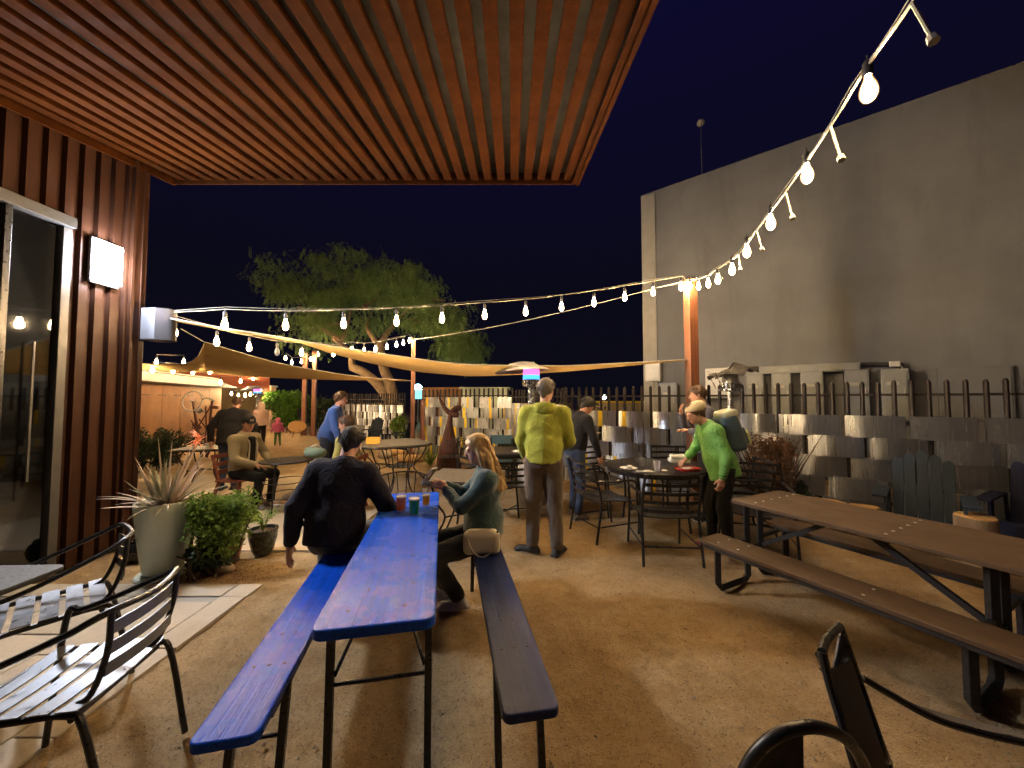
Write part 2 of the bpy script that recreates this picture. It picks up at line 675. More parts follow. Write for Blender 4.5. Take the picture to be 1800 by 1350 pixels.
M['pane'] = mat_pane('window_glass')
M['black_metal'] = basic('black_powder_coat', (0.022, 0.021, 0.021), (0.014, 0.014, 0.015), 0.33, 0.2, 14, 0.12, 90)
M['black_matte'] = basic('matte_black_steel', (0.020, 0.019, 0.020), (0.012, 0.012, 0.013), 0.6, 0.1, 14, 0.12, 90)
M['dark_fence'] = basic('dark_brown_fence_steel', (0.014, 0.008, 0.007), (0.009, 0.006, 0.006), 0.6, 0.2, 14, 0.12)
M['slat_grey'] = basic('grey_metal_slat', (0.19, 0.20, 0.22), (0.13, 0.14, 0.16), 0.36, 0.55, 9, 0.08, 70)
M['post_wood'] = grained('brown_stained_post', (0.20, 0.075, 0.032), (0.12, 0.043, 0.020), 'Z', 0.55, (0.26, 0.12, 0.06))
M['blue_wood'] = grained('blue_painted_plank', (0.008, 0.100, 0.72), (0.005, 0.060, 0.47), 'X', 0.25, (0.03, 0.12, 0.52), 1.0, 0.8, 0.13)
M['blue_wood_dark'] = grained('dark_navy_painted_plank', (0.018, 0.036, 0.150), (0.010, 0.020, 0.080), 'X', 0.36, (0.022, 0.038, 0.115), 1.0, 0.8, 0.14)
M['brown_top'] = grained('brown_composite_top', (0.085, 0.049, 0.022), (0.060, 0.035, 0.016), 'X', 0.6, (0.11, 0.07, 0.036), 1.2, 0.35)
M['screw'] = basic('bright_screw_head', (0.8, 0.78, 0.72), None, 0.3, 0.6)
M['screw_dark'] = basic('dark_screw_head', (0.02, 0.02, 0.03), None, 0.4, 0.6)
M['rust_chair'] = basic('red_brown_wood', (0.22, 0.065, 0.035), (0.14, 0.04, 0.025), 0.5)
M['adirondack'] = basic('slate_blue_plastic_board', (0.022, 0.034, 0.054), (0.015, 0.024, 0.040), 0.7, 0, 6, 0.15, 60, 0.2)
M['adirondack_dark'] = basic('dark_navy_board', (0.012, 0.015, 0.034), (0.008, 0.010, 0.026), 0.8, 0, 6, 0.15, 60, 0.15)
M['blue_back'] = basic('pale_blue_painted_board', (0.16, 0.31, 0.40), (0.12, 0.24, 0.32), 0.5)
M['wicker'] = basic('orange_wicker', (0.52, 0.29, 0.09), (0.36, 0.18, 0.05), 0.6, 0, 30, 0.6, 120)
M['skin'] = basic('skin', (0.60, 0.34, 0.245), (0.54, 0.28, 0.20), 0.55, 0, 9, 0.05, Subsurface_Weight=0.12, Subsurface_Radius=(0.02, 0.008, 0.004))
M['skin_tan'] = basic('tan_skin', (0.50, 0.27, 0.17), (0.42, 0.21, 0.13), 0.55, 0, 9, 0.05)
M['eye'] = basic('dark_eye', (0.03, 0.02, 0.018), None, 0.3)
M['lip'] = basic('lips', (0.40, 0.14, 0.12), None, 0.5)
M['hair_black'] = grained('black_hair', (0.010, 0.009, 0.008), (0.02, 0.017, 0.014), 'Z', 0.75, None, 2.2, 0.7)
M['hair_brown'] = grained('brown_hair', (0.055, 0.028, 0.014), (0.10, 0.05, 0.022), 'Z', 0.5, None, 2.2, 0.7)
M['hair_grey'] = grained('grey_hair', (0.17, 0.15, 0.13), (0.10, 0.085, 0.07), 'Z', 0.6, None, 2.2, 0.7)
M['hair_blond'] = grained('blond_wavy_hair', (0.62, 0.42, 0.18), (0.36, 0.22, 0.09), 'Z', 0.42, (0.55, 0.38, 0.18), 1.7, 0.9)
M['bag_cream'] = basic('cream_leather', (0.78, 0.70, 0.52), (0.70, 0.62, 0.45), 0.4, 0, 10, 0.12)
M['white_plastic'] = basic('white_plastic', (0.80, 0.79, 0.74), (0.7, 0.69, 0.65), 0.45)
M['foam_white'] = basic('white_foam', (0.86, 0.84, 0.76), (0.8, 0.78, 0.7), 0.7)
M['paper'] = basic('white_paper', (0.82, 0.80, 0.72), None, 0.85)
M['red_tray'] = basic('red_plastic', (0.62, 0.035, 0.025), None, 0.3)
M['phone'] = basic('pale_phone_shell', (0.65, 0.66, 0.70), None, 0.2, 0.3)
M['steel'] = basic('stainless_steel', (0.66, 0.65, 0.63), (0.55, 0.54, 0.52), 0.26, 0.95, 8, 0.03)
M['galv'] = basic('galvanised_steel', (0.42, 0.41, 0.40), (0.28, 0.27, 0.26), 0.45, 0.8, 6, 0.15)
M['gasket'] = basic('dark_plastic', (0.03, 0.03, 0.032), None, 0.5)
M['glass'] = mat_thin('clear_glass')
M['cup_frost'] = mat_thin('frosted_cup', 0.35, (0.78, 0.78, 0.9))
M['amber'] = mat_liquid('amber_beer', (0.92, 0.36, 0.012))
M['green_beer'] = mat_liquid('green_beer', (0.010, 0.36, 0.05))
M['pale_beer'] = mat_liquid('pale_gold_beer', (0.85, 0.52, 0.08))
M['foam'] = basic('beer_foam', (0.80, 0.70, 0.55), None, 0.9)
M['bulb'] = mat_bulb('lit_bulb')
M['lamp_face'] = emis('lit_lamp_face', (0.86, 0.90, 1.0), LAMP_L)
M['cable'] = basic('pale_cable', (0.36, 0.34, 0.29), None, 0.6)
M['cable_dark'] = basic('black_cable', (0.03, 0.03, 0.03), None, 0.6)
M['socket'] = basic('white_socket', (0.70, 0.68, 0.60), None, 0.5)
M['sail'] = mat_fabric_sail('tan_shade_cloth', (0.40, 0.275, 0.120), (0.33, 0.225, 0.095))
M['sail_red'] = mat_fabric_sail('faded_red_shade_cloth', (0.50, 0.17, 0.10), (0.42, 0.13, 0.08))
M['pot_white'] = basic('pale_green_glazed_pot', (0.60, 0.64, 0.52), (0.52, 0.56, 0.45), 0.35, 0, 4, 0.05)
M['pot_dark'] = basic('dark_green_glazed_pot', (0.030, 0.038, 0.032), (0.028, 0.035, 0.030), 0.25)
M['pot_black'] = basic('black_glazed_pot', (0.012, 0.012, 0.012), None, 0.12)
M['soil'] = basic('potting_soil', (0.06, 0.04, 0.025), None, 0.95, 0, 20, 0.8, 60)
M['agave'] = mat_leaf('grey_green_agave_leaf', (0.20, 0.22, 0.12), (0.36, 0.28, 0.19), 0.1)
M['agave_dry'] = mat_leaf('dry_straw_leaf', (0.56, 0.44, 0.33), (0.42, 0.30, 0.21), 0.1)
M['flower'] = mat_leaf('orange_aloe_flower', (0.85, 0.24, 0.10), (0.90, 0.38, 0.20), 0.3)
M['leaf_green'] = mat_leaf('green_leaf', (0.22, 0.33, 0.055), (0.09, 0.16, 0.028), 0.3)
M['leaf_dark'] = mat_leaf('dark_leaf', (0.045, 0.075, 0.03), (0.03, 0.04, 0.02), 0.2)
M['leaf_bright'] = mat_leaf('bright_green_leaf', (0.075, 0.17, 0.016), (0.035, 0.09, 0.010), 0.3)
M['leaf_dry'] = mat_leaf('dry_brown_twig_leaf', (0.22, 0.115, 0.06), (0.13, 0.07, 0.04), 0.2)
M['leaf_tree'] = mat_leaf('feathery_green_leaf', (0.21, 0.31, 0.10), (0.13, 0.22, 0.075), 0.4)
M['bark'] = basic('pale_bark', (0.24, 0.17, 0.10), (0.14, 0.095, 0.06), 0.9, 0, 5, 0.8, 24)
M['bark_dark'] = basic('dark_bark', (0.07, 0.045, 0.03), None, 0.9, 0, 5, 0.8, 24)
M['log_end'] = basic('sawn_log_wood', (0.52, 0.32, 0.12), (0.42, 0.24, 0.08), 0.8, 0, 12, 0.3)
M['stone'] = basic('tan_stone', (0.42, 0.33, 0.22), (0.3, 0.23, 0.15), 0.85, 0, 7, 0.5, 25)
M['rust_steel'] = mat_rust_sheet('dark_rusted_steel', (0.095, 0.042, 0.030), (0.06, 0.028, 0.022), (0.14, 0.06, 0.04), 0.6)
M['yellow'] = basic('yellow_print_and_roof_light', (0.80, 0.56, 0.02), (0.70, 0.48, 0.01), 0.4, 0.3)
M['cab'] = basic('grey_painted_cabinet', (0.20, 0.215, 0.22), (0.155, 0.165, 0.17), 0.45, 0.1, 5, 0.1)
M['cab_white'] = basic('white_painted_cabinet', (0.42, 0.43, 0.42), (0.36, 0.37, 0.36), 0.45, 0.1, 5, 0.1)
M['speaker'] = basic('grey_speaker_shell', (0.16, 0.165, 0.19), (0.13, 0.135, 0.155), 0.55)
M['speaker_grille'] = basic('speaker_grille', (0.045, 0.042, 0.050), None, 0.8, 0, 200, 0.4, 400)
M['brown_house'] = basic('brown_wood_siding', (0.27, 0.13, 0.055), (0.19, 0.09, 0.04), 0.8, 0, 3)
M['mint_wall'] = basic('pale_mint_wall', (0.52, 0.58, 0.46), (0.46, 0.52, 0.41), 0.8, 0, 2)
M['tan_wall'] = basic('tan_far_wall', (0.40, 0.30, 0.15), (0.32, 0.23, 0.12), 0.85, 0, 3)
# ================================================================== SETTING
# ---- ground
def build_ground():
    from mathutils import noise as mn
    mb = MB()
    x0, x1, y0, y1, st = -7.0, 7.4, -0.6, 11.0, 0.032
    nx, ny = int((x1 - x0) / st) + 1, int((y1 - y0) / st) + 1
    xs = np.linspace(x0, x1, nx); ys = np.linspace(y0, y1, ny)
    X, Y = np.meshgrid(xs, ys)
    Z = np.zeros_like(X)
    r = np.random.default_rng(3)
    for wl, amp, cnt in ((1.6, 0.0045, 8), (0.45, 0.0035, 14), (0.17, 0.0026, 18)):
        for _ in range(cnt):
            a = r.uniform(0, 2 * math.pi); k = 2 * math.pi / (wl * r.uniform(0.7, 1.4)); p = r.uniform(0, 6.28)
            Z += amp * 0.35 * np.sin(k * (X * math.cos(a) + Y * math.sin(a)) + p + 1.3 * np.sin(X * 2.1 + p) + 1.1 * np.cos(Y * 1.7 - p))
    Z += r.normal(0, 0.0016, X.shape)
    for _ in range(260):      # scuffs and footprints in the loose grit
        fx, fy, fa = r.uniform(-1.9, 5.5), r.uniform(.7, 7.5), r.uniform(0, 6.28)
        i0, i1 = np.searchsorted(xs, [fx - .3, fx + .3]); j0, j1 = np.searchsorted(ys, [fy - .3, fy + .3])
        if i1 - i0 < 3 or j1 - j0 < 3:
            continue
        dx, dy = X[j0:j1, i0:i1] - fx, Y[j0:j1, i0:i1] - fy
        u = (dx * math.cos(fa) + dy * math.sin(fa)) / r.uniform(.12, .17); v = (-dx * math.sin(fa) + dy * math.cos(fa)) / r.uniform(.045, .075)
        q = u * u + v * v
        Z[j0:j1, i0:i1] += r.uniform(.004, .011) * (-np.exp(-q * .9) + .55 * np.exp(-(np.sqrt(q) - 1.5) ** 2 * 3))
    edge = np.minimum.reduce([(X - x0), (x1 - X), (Y - y0), (y1 - Y)]) / 0.6
    Z *= np.clip(edge, 0, 1)
    vs = np.stack([X, Y, Z], -1).reshape(-1, 3)
    # outer skirt to the horizon shares the flat rim
    me = bpy.data.meshes.new('ground')
    idx = np.arange(nx * ny).reshape(ny, nx)
    q = np.stack([idx[:-1, :-1], idx[:-1, 1:], idx[1:, 1:], idx[1:, :-1]], -1).reshape(-1, 4)
    B = 160.0
    extra = np.array([[-B, -B, 0], [B, -B, 0], [B, B, 0], [-B, B, 0]], float)
    c = [idx[0, 0], idx[0, -1], idx[-1, -1], idx[-1, 0]]
    n = nx * ny
    faces = q.tolist()
    bottom = list(idx[0, :]); right = list(idx[:, -1]); top = list(idx[-1, ::-1]); left = list(idx[::-1, 0])
    faces.append([n, n + 1] + [int(i) for i in reversed(bottom)])
    faces.append([n + 1, n + 2] + [int(i) for i in reversed(right)])
    faces.append([n + 2, n + 3] + [int(i) for i in reversed(top)])
    faces.append([n + 3, n] + [int(i) for i in reversed(left)])
    me.from_pydata(np.vstack([vs, extra]).tolist(), [], faces)
    me.update()
    tag(link('ground', me, M['ground'], smooth=True, ang=0), kind='structure')


build_ground()


def scatter_gravel():
    r = random.Random(5)
    mb = MB()
    for i in range(2600):
        d = 0.9 + 7.0 * r.random() ** 1.6
        x = r.uniform(-0.9, 1.15) * d * 1.3
        if x < -1.9 and d < 8:
            continue
        s = r.uniform(0.003, 0.009) * (1.8 if r.random() < 0.05 else 1)
        c = V((x, d, s * 0.35))
        pts = [c + V((s * math.cos(a) * r.uniform(.7, 1.2), s * math.sin(a) * r.uniform(.7, 1.2), 0)) for a in (0, 1.26, 2.5, 3.8, 5.0)]
        top = c + V((r.uniform(-.3, .3) * s, r.uniform(-.3, .3) * s, s * r.uniform(.5, .9)))
        n0 = len(mb.v)
        mb.v += [tuple(p) for p in pts] + [tuple(top)]
        mb.f += [(n0 + k, n0 + (k + 1) % 5, n0 + 5) for k in range(5)]
    tag(mb.build('gravel', M['stone'], smooth=False), 'loose grit scattered over the brown patio ground', kind='stuff')


scatter_gravel()

# ---- paving: pale slabs along the building, border course, and the far concrete path
def build_paving():
    r = random.Random(11)
    base = MB().box((-3.3, 0.9, -0.022), (2.30, 4.68, 0.06)).build('paved_terrace', M['concrete'], smooth=False)
    tag(base, kind='structure')
    def slab(cx, cy, sx, sy, rz=0.0):
        dz = r.uniform(-0.002, 0.002)
        b = MB().box((0, 0, 0), (sx - 0.010, sy - 0.010, 0.05))
        o = b.build('paver', M['paver'], base, smooth=False, bevel=0.004)
        o.location = (cx, cy, -0.006 + dz)
        o.rotation_euler = (r.uniform(-.002, .002), r.uniform(-.002, .002), rz)
    y = -1.3
    k = 0
    while y < 3.2:
        ln = 0.62
        y2 = min(y + ln, 3.25)
        slab(-2.24, (y + y2) / 2, 0.21, y2 - y)
        y = y2
    xs = [-2.345, -2.95, -3.55, -4.14]
    for i in range(3):
        y = -1.3 + (0.2 if i % 2 else 0)
        first = True
        while y < 3.02:
            y2 = min(y + 0.61, 3.04)
            if y2 - y > 0.1:
                slab((xs[i] + xs[i + 1]) / 2, (y + y2) / 2, xs[i] - xs[i + 1], y2 - y)
            y = y2
    x = -2.345
    while x > -4.1:
        x2 = max(x - 0.6, -4.14)
        slab((x + x2) / 2, 3.145, x - x2, 0.205)
        x = x2
    path = MB().box((-6.2, 5.9, -0.010), (8.6, 3.9, 0.03)).build('concrete_path', M['concrete'], smooth=False)
    tag(path, kind='structure')
    for i in range(5):
        for j in range(2):
            w, h = 1.72, 1.95
            b = MB().box((0, 0, 0), (w - 0.012, h - 0.012, 0.03)).build('paver', M['slab'], path, smooth=False, bevel=0.003)
            b.location = (-10.5 + w * (i + .5), 3.95 + h * (j + .5), 0.0)


build_paving()

# ---- the corrugated patio building on the left
BX = -4.15
BY1 = 4.12
BTOP = 4.75


def corrug(y0, y1, z0, z1, x=BX, per=0.14, valley=0.056, depth=0.038):
    """vertical box ribs, standing on plane x, seen from +x"""
    prof = []
    y = y0
    k = math.floor(y0 / per)
    pts = []
    while k * per < y1 + per:
        b = k * per
        for yy, xx in ((b, x), (b + per - valley - 0.012, x), (b + per - valley, x - depth), (b + per - 0.012, x - depth)):
            pts.append((yy, xx))
        k += 1
    pts = [(min(max(yy, y0), y1), xx) for yy, xx in pts if y0 - 0.1 < yy < y1 + 0.1]
    out = []
    for p in pts:
        if not out or p != out[-1]:
            out.append(p)
    mb = MB()
    mb.slab([[(xx, yy, z1) for yy, xx in out], [(xx, yy, z0) for yy, xx in out]], (-1, 0, 0), 0.004)
    return mb


patio = thing('patio_building', 'dark rust corrugated steel building on the left holding the bright lamp', 'building', (BX, 2.0, 0))
def P(o):      # keep world coordinates while parenting to a thing
    return o


def child(mb, name, m, root, smooth=False, bevel=0.0):
    """build a mesh given in world coordinates as a child of root, origin kept at the root"""
    inv = Matrix.Translation(root.location) @ root.rotation_euler.to_matrix().to_4x4()
    inv = inv.inverted()
    mb.v = [tuple(inv @ V(v)) for v in mb.v]
    return mb.build(name, m, root, smooth, bevel)


LZ = at(108, 402, 3.41).z + 0.0
child(corrug(3.42, 3.95, 0.02, BTOP), 'corrugated_wall', M['corten'], patio)
child(corrug(-2.6, 3.42, LZ + 0.1, BTOP), 'corrugated_wall', M['corten'], patio)
child(MB().box((BX + 0.005, 4.035, BTOP / 2 + .01), (0.035, 0.17, BTOP - .02)).bar((BX + 0.026, 3.965, 0.02), (BX + 0.026, 3.965, BTOP), 0.02, 0.03)
      .bar((BX + 0.026, 4.06, 0.02), (BX + 0.026, 4.06, BTOP), 0.012, 0.012), 'corner_trim', M['corten'], patio, bevel=0.003)
child(MB().box((BX - 2.05, BY1 - 0.02, BTOP / 2), (4.1, 0.04, BTOP)), 'end_wall', M['corten'], patio)
child(MB().box((BX - 2.05, 0.7, BTOP + .03), (4.14, 6.9, 0.06)), 'roof', M['dark_deck'], patio)
child(MB().box((BX - 2.2, -2.6, BTOP / 2), (4.2, 0.06, BTOP)).box((BX - 4.2, 0.7, BTOP / 2), (0.06, 6.6, BTOP)), 'inner_wall', M['dark_deck'], patio)
child(MB().box((BX - 2.1, 0.7, 0.03), (4.0, 6.4, 0.03)), 'inner_floor', M['slab'], patio)
# storefront
sf = MB()
sf.box((BX - .02, 3.385, LZ / 2), (0.07, 0.07, LZ))
sf.box((BX, 0.37, LZ + 0.05), (0.11, 6.1, 0.10))
fr = child(sf, 'window_frame', M['alu'], patio, bevel=0.004)
child(MB().box((BX + 0.0, 2.97, LZ / 2), (0.06, 0.045, LZ)).box((BX, 1.5, LZ / 2), (0.06, 0.05, LZ)).box((BX, 2.2, 0.06), (0.06, 2.3, 0.1))
      .box((BX, 0.0, LZ / 2), (0.06, 0.05, LZ)), 'mullion', M['black_metal'], patio, bevel=0.003)
child(MB().box((BX - 0.02, 3.15, LZ / 2 + .03), (0.008, 0.33, LZ - 0.1)), 'glass_pane', M['pane'], patio)
child(MB().box((BX - 0.02, 2.23, LZ / 2 + .03), (0.008, 1.42, LZ - 0.1)), 'glass_pane', M['pane'], patio)
child(MB().box((BX - 0.02, 0.75, LZ / 2 + .03), (0.008, 1.44, LZ - 0.1)), 'glass_pane', M['pane'], patio)
child(MB().box((BX + 0.03, 3.17, 1.5), (0.012, 0.018, 1.2)), 'door_handle', M['alu'], patio, bevel=0.003)

# ---- slatted canopy over the camera
CY = 4.42
cz = at(660, 321, CY).z
CSL = math.tan(R(9.0))
cxl, cxr = at(305, 319, CY).x, at(1016, 322, CY).x
canopy = thing('slatted_canopy', 'rust brown steel canopy of long parallel slats overhead', 'canopy', (cxl, CY, cz))
CB = -2.4


def cpt(x, y, dz=0.0):
    return V((x, y, cz - (CY - y) * CSL + dz))


nsl = 30
pitch = (cxr - cxl - 0.10) / nsl
base_me = None
rr = random.Random(2)
for i in range(nsl):
    x = cxl + 0.05 + pitch * (i + 0.5)
    if base_me is None:
        mb = MB().bar(V((0, -0.03, 0.045 - 0.03 * CSL)), V((0, CB - CY, (CB - CY) * CSL + 0.045)), pitch * 0.56, 0.055, (0, 0, 1))
        o = mb.build('slat', M['corten_slat'], canopy, smooth=False, bevel=0.004)
        base_me = o.data
        base_mod = o
    else:
        o = base_mod.copy()
        COL.objects.link(o)
        o.parent = canopy
    w_ = rr.uniform(-.004, .004)
    if i == 7:
        w_ = -0.022
    o.location = (x - cxl + w_, 0, rr.uniform(-.004, .004))
dk = MB()
dk.slab([[cpt(cxl, CY, .12), cpt(cxr, CY, .12)], [cpt(cxl, CB, .12), cpt(cxr, CB, .12)]], (0, 0, 1), 0.04)
child(dk, 'deck', M['dark_deck'], canopy)
child(MB().bar(cpt(cxl, CY + .005, .05), cpt(cxr, CY + .005, .05), 0.02, 0.14, (0, 0, 1)), 'fascia', M['corten_slat'], canopy, bevel=0.003)
child(MB().bar(cpt(cxr, CY + .01, .05), cpt(cxr, CB, .05), 0.035, 0.16, (0, 0, 1)).bar(cpt(cxr - 0.05, CY, -.012), cpt(cxr - 0.05, CB, -.012), 0.05, 0.01, (0, 0, 1)),
      'fascia', M['corten_slat'], canopy, bevel=0.003)
child(MB().bar(cpt(cxl, CY + .01, .05), cpt(cxl, CB, .05), 0.035, 0.16, (0, 0, 1)), 'fascia', M['corten_slat'], canopy, bevel=0.003)
child(MB().bar(cpt(-1.7, 1.4, .19), cpt(-1.7, -2.3, .19), 0.1, 0.12, (0, 0, 1)), 'roof_beam', M['dark_deck'], canopy)

# ---- wall lamp
lp = V((BX + 0.07, 3.72, 0))
lt = at(182, 432, 3.72).z; lb = at(182, 500, 3.72).z
lamp = thing('wall_lamp', 'square white floodlight glowing on the corrugated steel wall', 'lamp', (BX + .02, 3.675, lb))
lampz = (lt + lb) / 2 - lb
MB().box((0.03, 0, lampz), (0.05, 0.23, lt - lb)).box((0.02, 0, lampz), (0.03, .27, lt - lb + .05)).build('housing', M['alu'], lamp, False, 0.006)
MB().prism([(0.054, -0.118), (0.085, -0.112), (0.085, 0.112), (0.054, 0.118)], 0.004, lt - lb - 0.004).build('lamp_lens', M['lamp_face'], lamp, False)

# ---- speaker on the corner
sp0 = at(232, 562, 3.95)
spk = thing('loudspeaker', 'grey box loudspeaker with curved front bolted to the corner of the steel building', 'speaker', (BX + 0.10, 4.17, 2.26))
MB().prism([(-0.08, -0.10), (0.10, -0.115), (0.10, 0.13), (-0.08, 0.115)], 0.0, 0.36).build('cabinet', M['speaker'], spk, False, 0.012)
arc = [(0.10, -0.115)] + [(0.10 + 0.115 * math.sin(math.pi * k / 10), -0.115 + 0.245 * k / 10) for k in range(1, 10)] + [(0.10, 0.13)]
MB().prism(arc, 0.003, 0.357).build('grille', M['speaker_grille'], spk, True)
MB().bar((-.15, 0, .30), (-.07, 0, .30), .03, .02).bar((-.15, 0, .06), (-.07, 0, .06), .03, .02).bar((-.14, 0, .05), (-.14, 0, .31), .03, .012).build('bracket', M['galv'], spk, False)

# ---- the big block building on the right
nb_dir = V((0.773, -0.634, 0)).normalized()       # along the wall, towards the right
nb_nrm = V((-0.634, -0.773, 0))                    # out of the wall, towards the patio
nb_p0 = at(1133, 640, 9.69); nb_p0.z = 0
NBH = at(1133, 345, 9.69).z


def nbh(px, py, off=0.0):
    return hit(px, py, nb_p0 + nb_nrm * off, nb_nrm)


nb_rz = math.atan2(nb_dir.y, nb_dir.x)
nb = thing('block_building', 'tall plain beige painted block building behind the spiked fence', 'building', tuple(nb_p0), nb_rz)
L = 16.0
MB().box((L / 2 + 0.02, 0.15, NBH / 2), (L - 0.04, 0.3, NBH)).build('wall', M['stucco'], nb, False)
MB().box((0.16, -0.012, NBH / 2), (0.36, 0.04, NBH - 0.02)).build('corner_pilaster', M['stucco_light'], nb, False, 0.004)
MB().box((0.15, 4.3, NBH / 2), (0.3, 8.0, NBH)).build('wall', M['stucco'], nb, False)
MB().box((L / 2, 0.16, NBH + 0.012), (L + 0.02, 0.34, 0.024)).box((0.16, 4.3, NBH + .012), (0.34, 8.0, 0.024)).build('coping', M['stucco'], nb, False, 0.005)
MB().box((L / 2, 4.4, NBH - 0.4), (L - 0.3, 8.2, 0.1)).build('roof', M['concrete'], nb, False)


def loc_on_nb(p):
    return Matrix.Rotation(-nb_rz, 3, 'Z') @ (V(p) - nb_p0)


# aerial with a ball on the roof
bp = hit(1234, 311, nb_p0 - nb_nrm * 1.2, nb_nrm)
btop = hit(1234, 215, nb_p0 - nb_nrm * 1.2, nb_nrm)
aer = thing('roof_aerial', 'thin mast with a white ball on top standing on the beige roof', 'antenna', (bp.x, bp.y, NBH - .35))
MB().cyl((0, 0, 0), (0, 0, btop.z - NBH + .35), .012, .008, 8).build('mast', M['galv'], aer)
MB().ball((0, 0, btop.z - NBH + .35), (.10, .10, .09), 16, 10).build('ball', M['fascia_white'], aer)
rv = nbh(1200, 318, -0.6)
rvt = thing('roof_vent', 'small dark vent cap poking over the beige roof edge', 'vent', (rv.x, rv.y, NBH - .35))
MB().cyl((0, 0, 0), (0, 0, .42), .05).build('pipe', M['galv'], rvt)
MB().lathe([(0.11, .40), (.10, .47), (0.0, .50)], seg=12).build('cap', M['galv'], rvt)

# cabinets along the wall (on a plane a little in front of it)
def nb_cab(name, px0, px1, py0, py1, off, m, label, cat='electrical cabinet', group='electrical cabinets on the beige wall', details=True):
    a = nbh(px0, (py0 + py1) / 2, off); b = nbh(px1, (py0 + py1) / 2, off)
    zt = nbh((px0 + px1) / 2, py0, off).z; zb = nbh((px0 + px1) / 2, py1, off).z
    c = (a + b) / 2; w = (b - a).length; d = off - 0.02
    t = thing(name, label, cat, (c.x + nb_nrm.x * -d / 2, c.y + nb_nrm.y * -d / 2, zb), nb_rz, group)
    h = zt - zb
    MB().box((0, 0, h / 2), (w, d, h)).build('body', m, t, False, 0.008)
    MB().box((0, -d / 2 - .008, h / 2), (w - .06, .016, h - .06)).build('door', m, t, False, 0.004)
    if details:
        MB().box((w * .32, -d / 2 - .022, h * .55), (.02, .014, .14)).build('handle', M['galv'], t, False, .003)
        MB().box((-w * .1, -d / 2 - .0185, h * .72), (.16, .004, .06)).build('label_plate', M['fascia_white'], t, False)
    return t


nb_cab('electrical_cabinet', 1313, 1343, 657, 740, .35, M['cab'], 'narrow grey cabinet first to the right of the crumpled heater')
nb_cab('electrical_cabinet', 1357, 1391, 656, 740, .35, M['cab'], 'grey cabinet second to the right of the crumpled heater')
nb_cab('electrical_cabinet', 1408, 1448, 653, 740, .35, M['cab'], 'grey cabinet third to the right of the crumpled heater')
nb_cab('electrical_cabinet', 1485, 1529, 650, 740, .35, M['cab'], 'grey cabinet below the right end of the long trough')
nb_cab('electrical_cabinet', 1550, 1600, 648, 740, .35, M['cab'], 'wide grey cabinet under the black conduit elbow')
nb_cab('wall_panel', 1650, 1784, 644, 740, .08, M['stucco'], 'large flat tan panel low on the beige wall at the far right', 'wall panel', None, False)
nb_cab('meter_cabinet', 1240, 1285, 647, 700, .30, M['cab_white'], 'bright white cabinet behind the crumpled patio heater')
nb_cab('meter_box', 1160, 1190, 673, 740, .25, M['cab'], 'pale blue-grey box low on the beige wall beside the post')
nb_cab('junction_box', 1134, 1160, 634, 670, .20, M['cab_white'], 'pale junction box at the left corner of the beige building', details=False)
nb_cab('cable_trough', 1312, 1512, 641, 655, .30, M['cab'], 'long grey trough running above the row of cabinets', 'cable trough', None, False)
cd = thing('conduit_pipe', 'black conduit running right from the end of the grey trough', 'pipe', tuple(nbh(1515, 640, .15)), nb_rz)
q0 = nbh(1515, 640, .15)
pts = [Matrix.Rotation(-nb_rz, 3, 'Z') @ (nbh(x, y, .15) - q0) for x, y in ((1513, 640), (1560, 640), (1583, 641), (1586, 660), (1586, 730))]
MB().tube(bez(pts, 5), .035, 8).build('pipe', M['gasket'], cd)
MB().box(tuple(Matrix.Rotation(-nb_rz, 3, 'Z') @ (nbh(1572, 640, .15) - q0)), (.14, .1, .1)).build('junction', M['cab_white'], cd, False, .01)
jc = nbh(1147, 690, .12)
cj = thing('conduit_pipe', 'thin pale conduit dropping from the junction box at the corner', 'pipe', (jc.x, jc.y, 0))
MB().cyl((0, 0, 0), (0, 0, nbh(1147, 672, .12).z), .022).build('pipe', M['cable'], cj)

# ---- houses and walls behind the fence
def far_block(name, px0, px1, py0, Y, depth, m, label, mroof=None, extra=None):
    a = at(px0, 700, Y); b = at(px1, 700, Y); zt = at((px0 + px1) / 2, py0, Y).z
    t = thing(name, label, 'building', ((a.x + b.x) / 2, Y + depth / 2, 0))
    w = b.x - a.x
    MB().box((0, 0, zt / 2), (w, depth, zt)).build('wall', m, t, False)
    MB().box((0, 0, zt + .04), (w + .2, depth + .2, .08)).build('roof', mroof or m, t, False)
    if extra:
        extra(t, w, depth, zt)
    return t


def boards(t, w, d, zt):
    n = 16
    for i in range(n):
        MB().box((-w / 2 + w * (i + .5) / n, -d / 2 - .015, zt / 2), (w / n - .03, .03, zt)).build('board', M['brown_house'], t, False)


far_block('brown_shed', 742, 810, 684, 17.0, 3.0, M['brown_house'], 'low brown board shed behind the plate fence', extra=boards)


def ribs(t, w, d, zt):
    for i in range(10):
        MB().box((-w / 2 + w * (i + .5) / 10, -d / 2 - .01, zt / 2), (w / 10 - .04, .02, zt)).build('panel', M['mint_wall'], t, False)


far_block('mint_container', 811, 893, 684, 16.0, 2.5, M['mint_wall'], 'pale mint green container behind the plate fence', extra=ribs)


def yellow_windows(t, w, d, zt):
    n = 9
    for i in range(n):
        f = MB().box((-w / 2 + w * (i + .5) / n, -d / 2 - .03, zt - .30), (w / n - .08, .06, .36)).build('window', M['tan_wall'], t, False)
        MB().box((-w / 2 + w * (i + .5) / n, -d / 2 - .065, zt - .30), (w / n - .22, .01, .28)).build('pane', M['fascia_white'], f, False)


far_block('low_tan_wall', 1046, 1142, 708, 18.0, .4, M['tan_wall'], 'low tan wall with pale openings far behind the fence', M['yellow'], yellow_windows)  # yellow roof strip: the wall's yellow lighting put into its colour

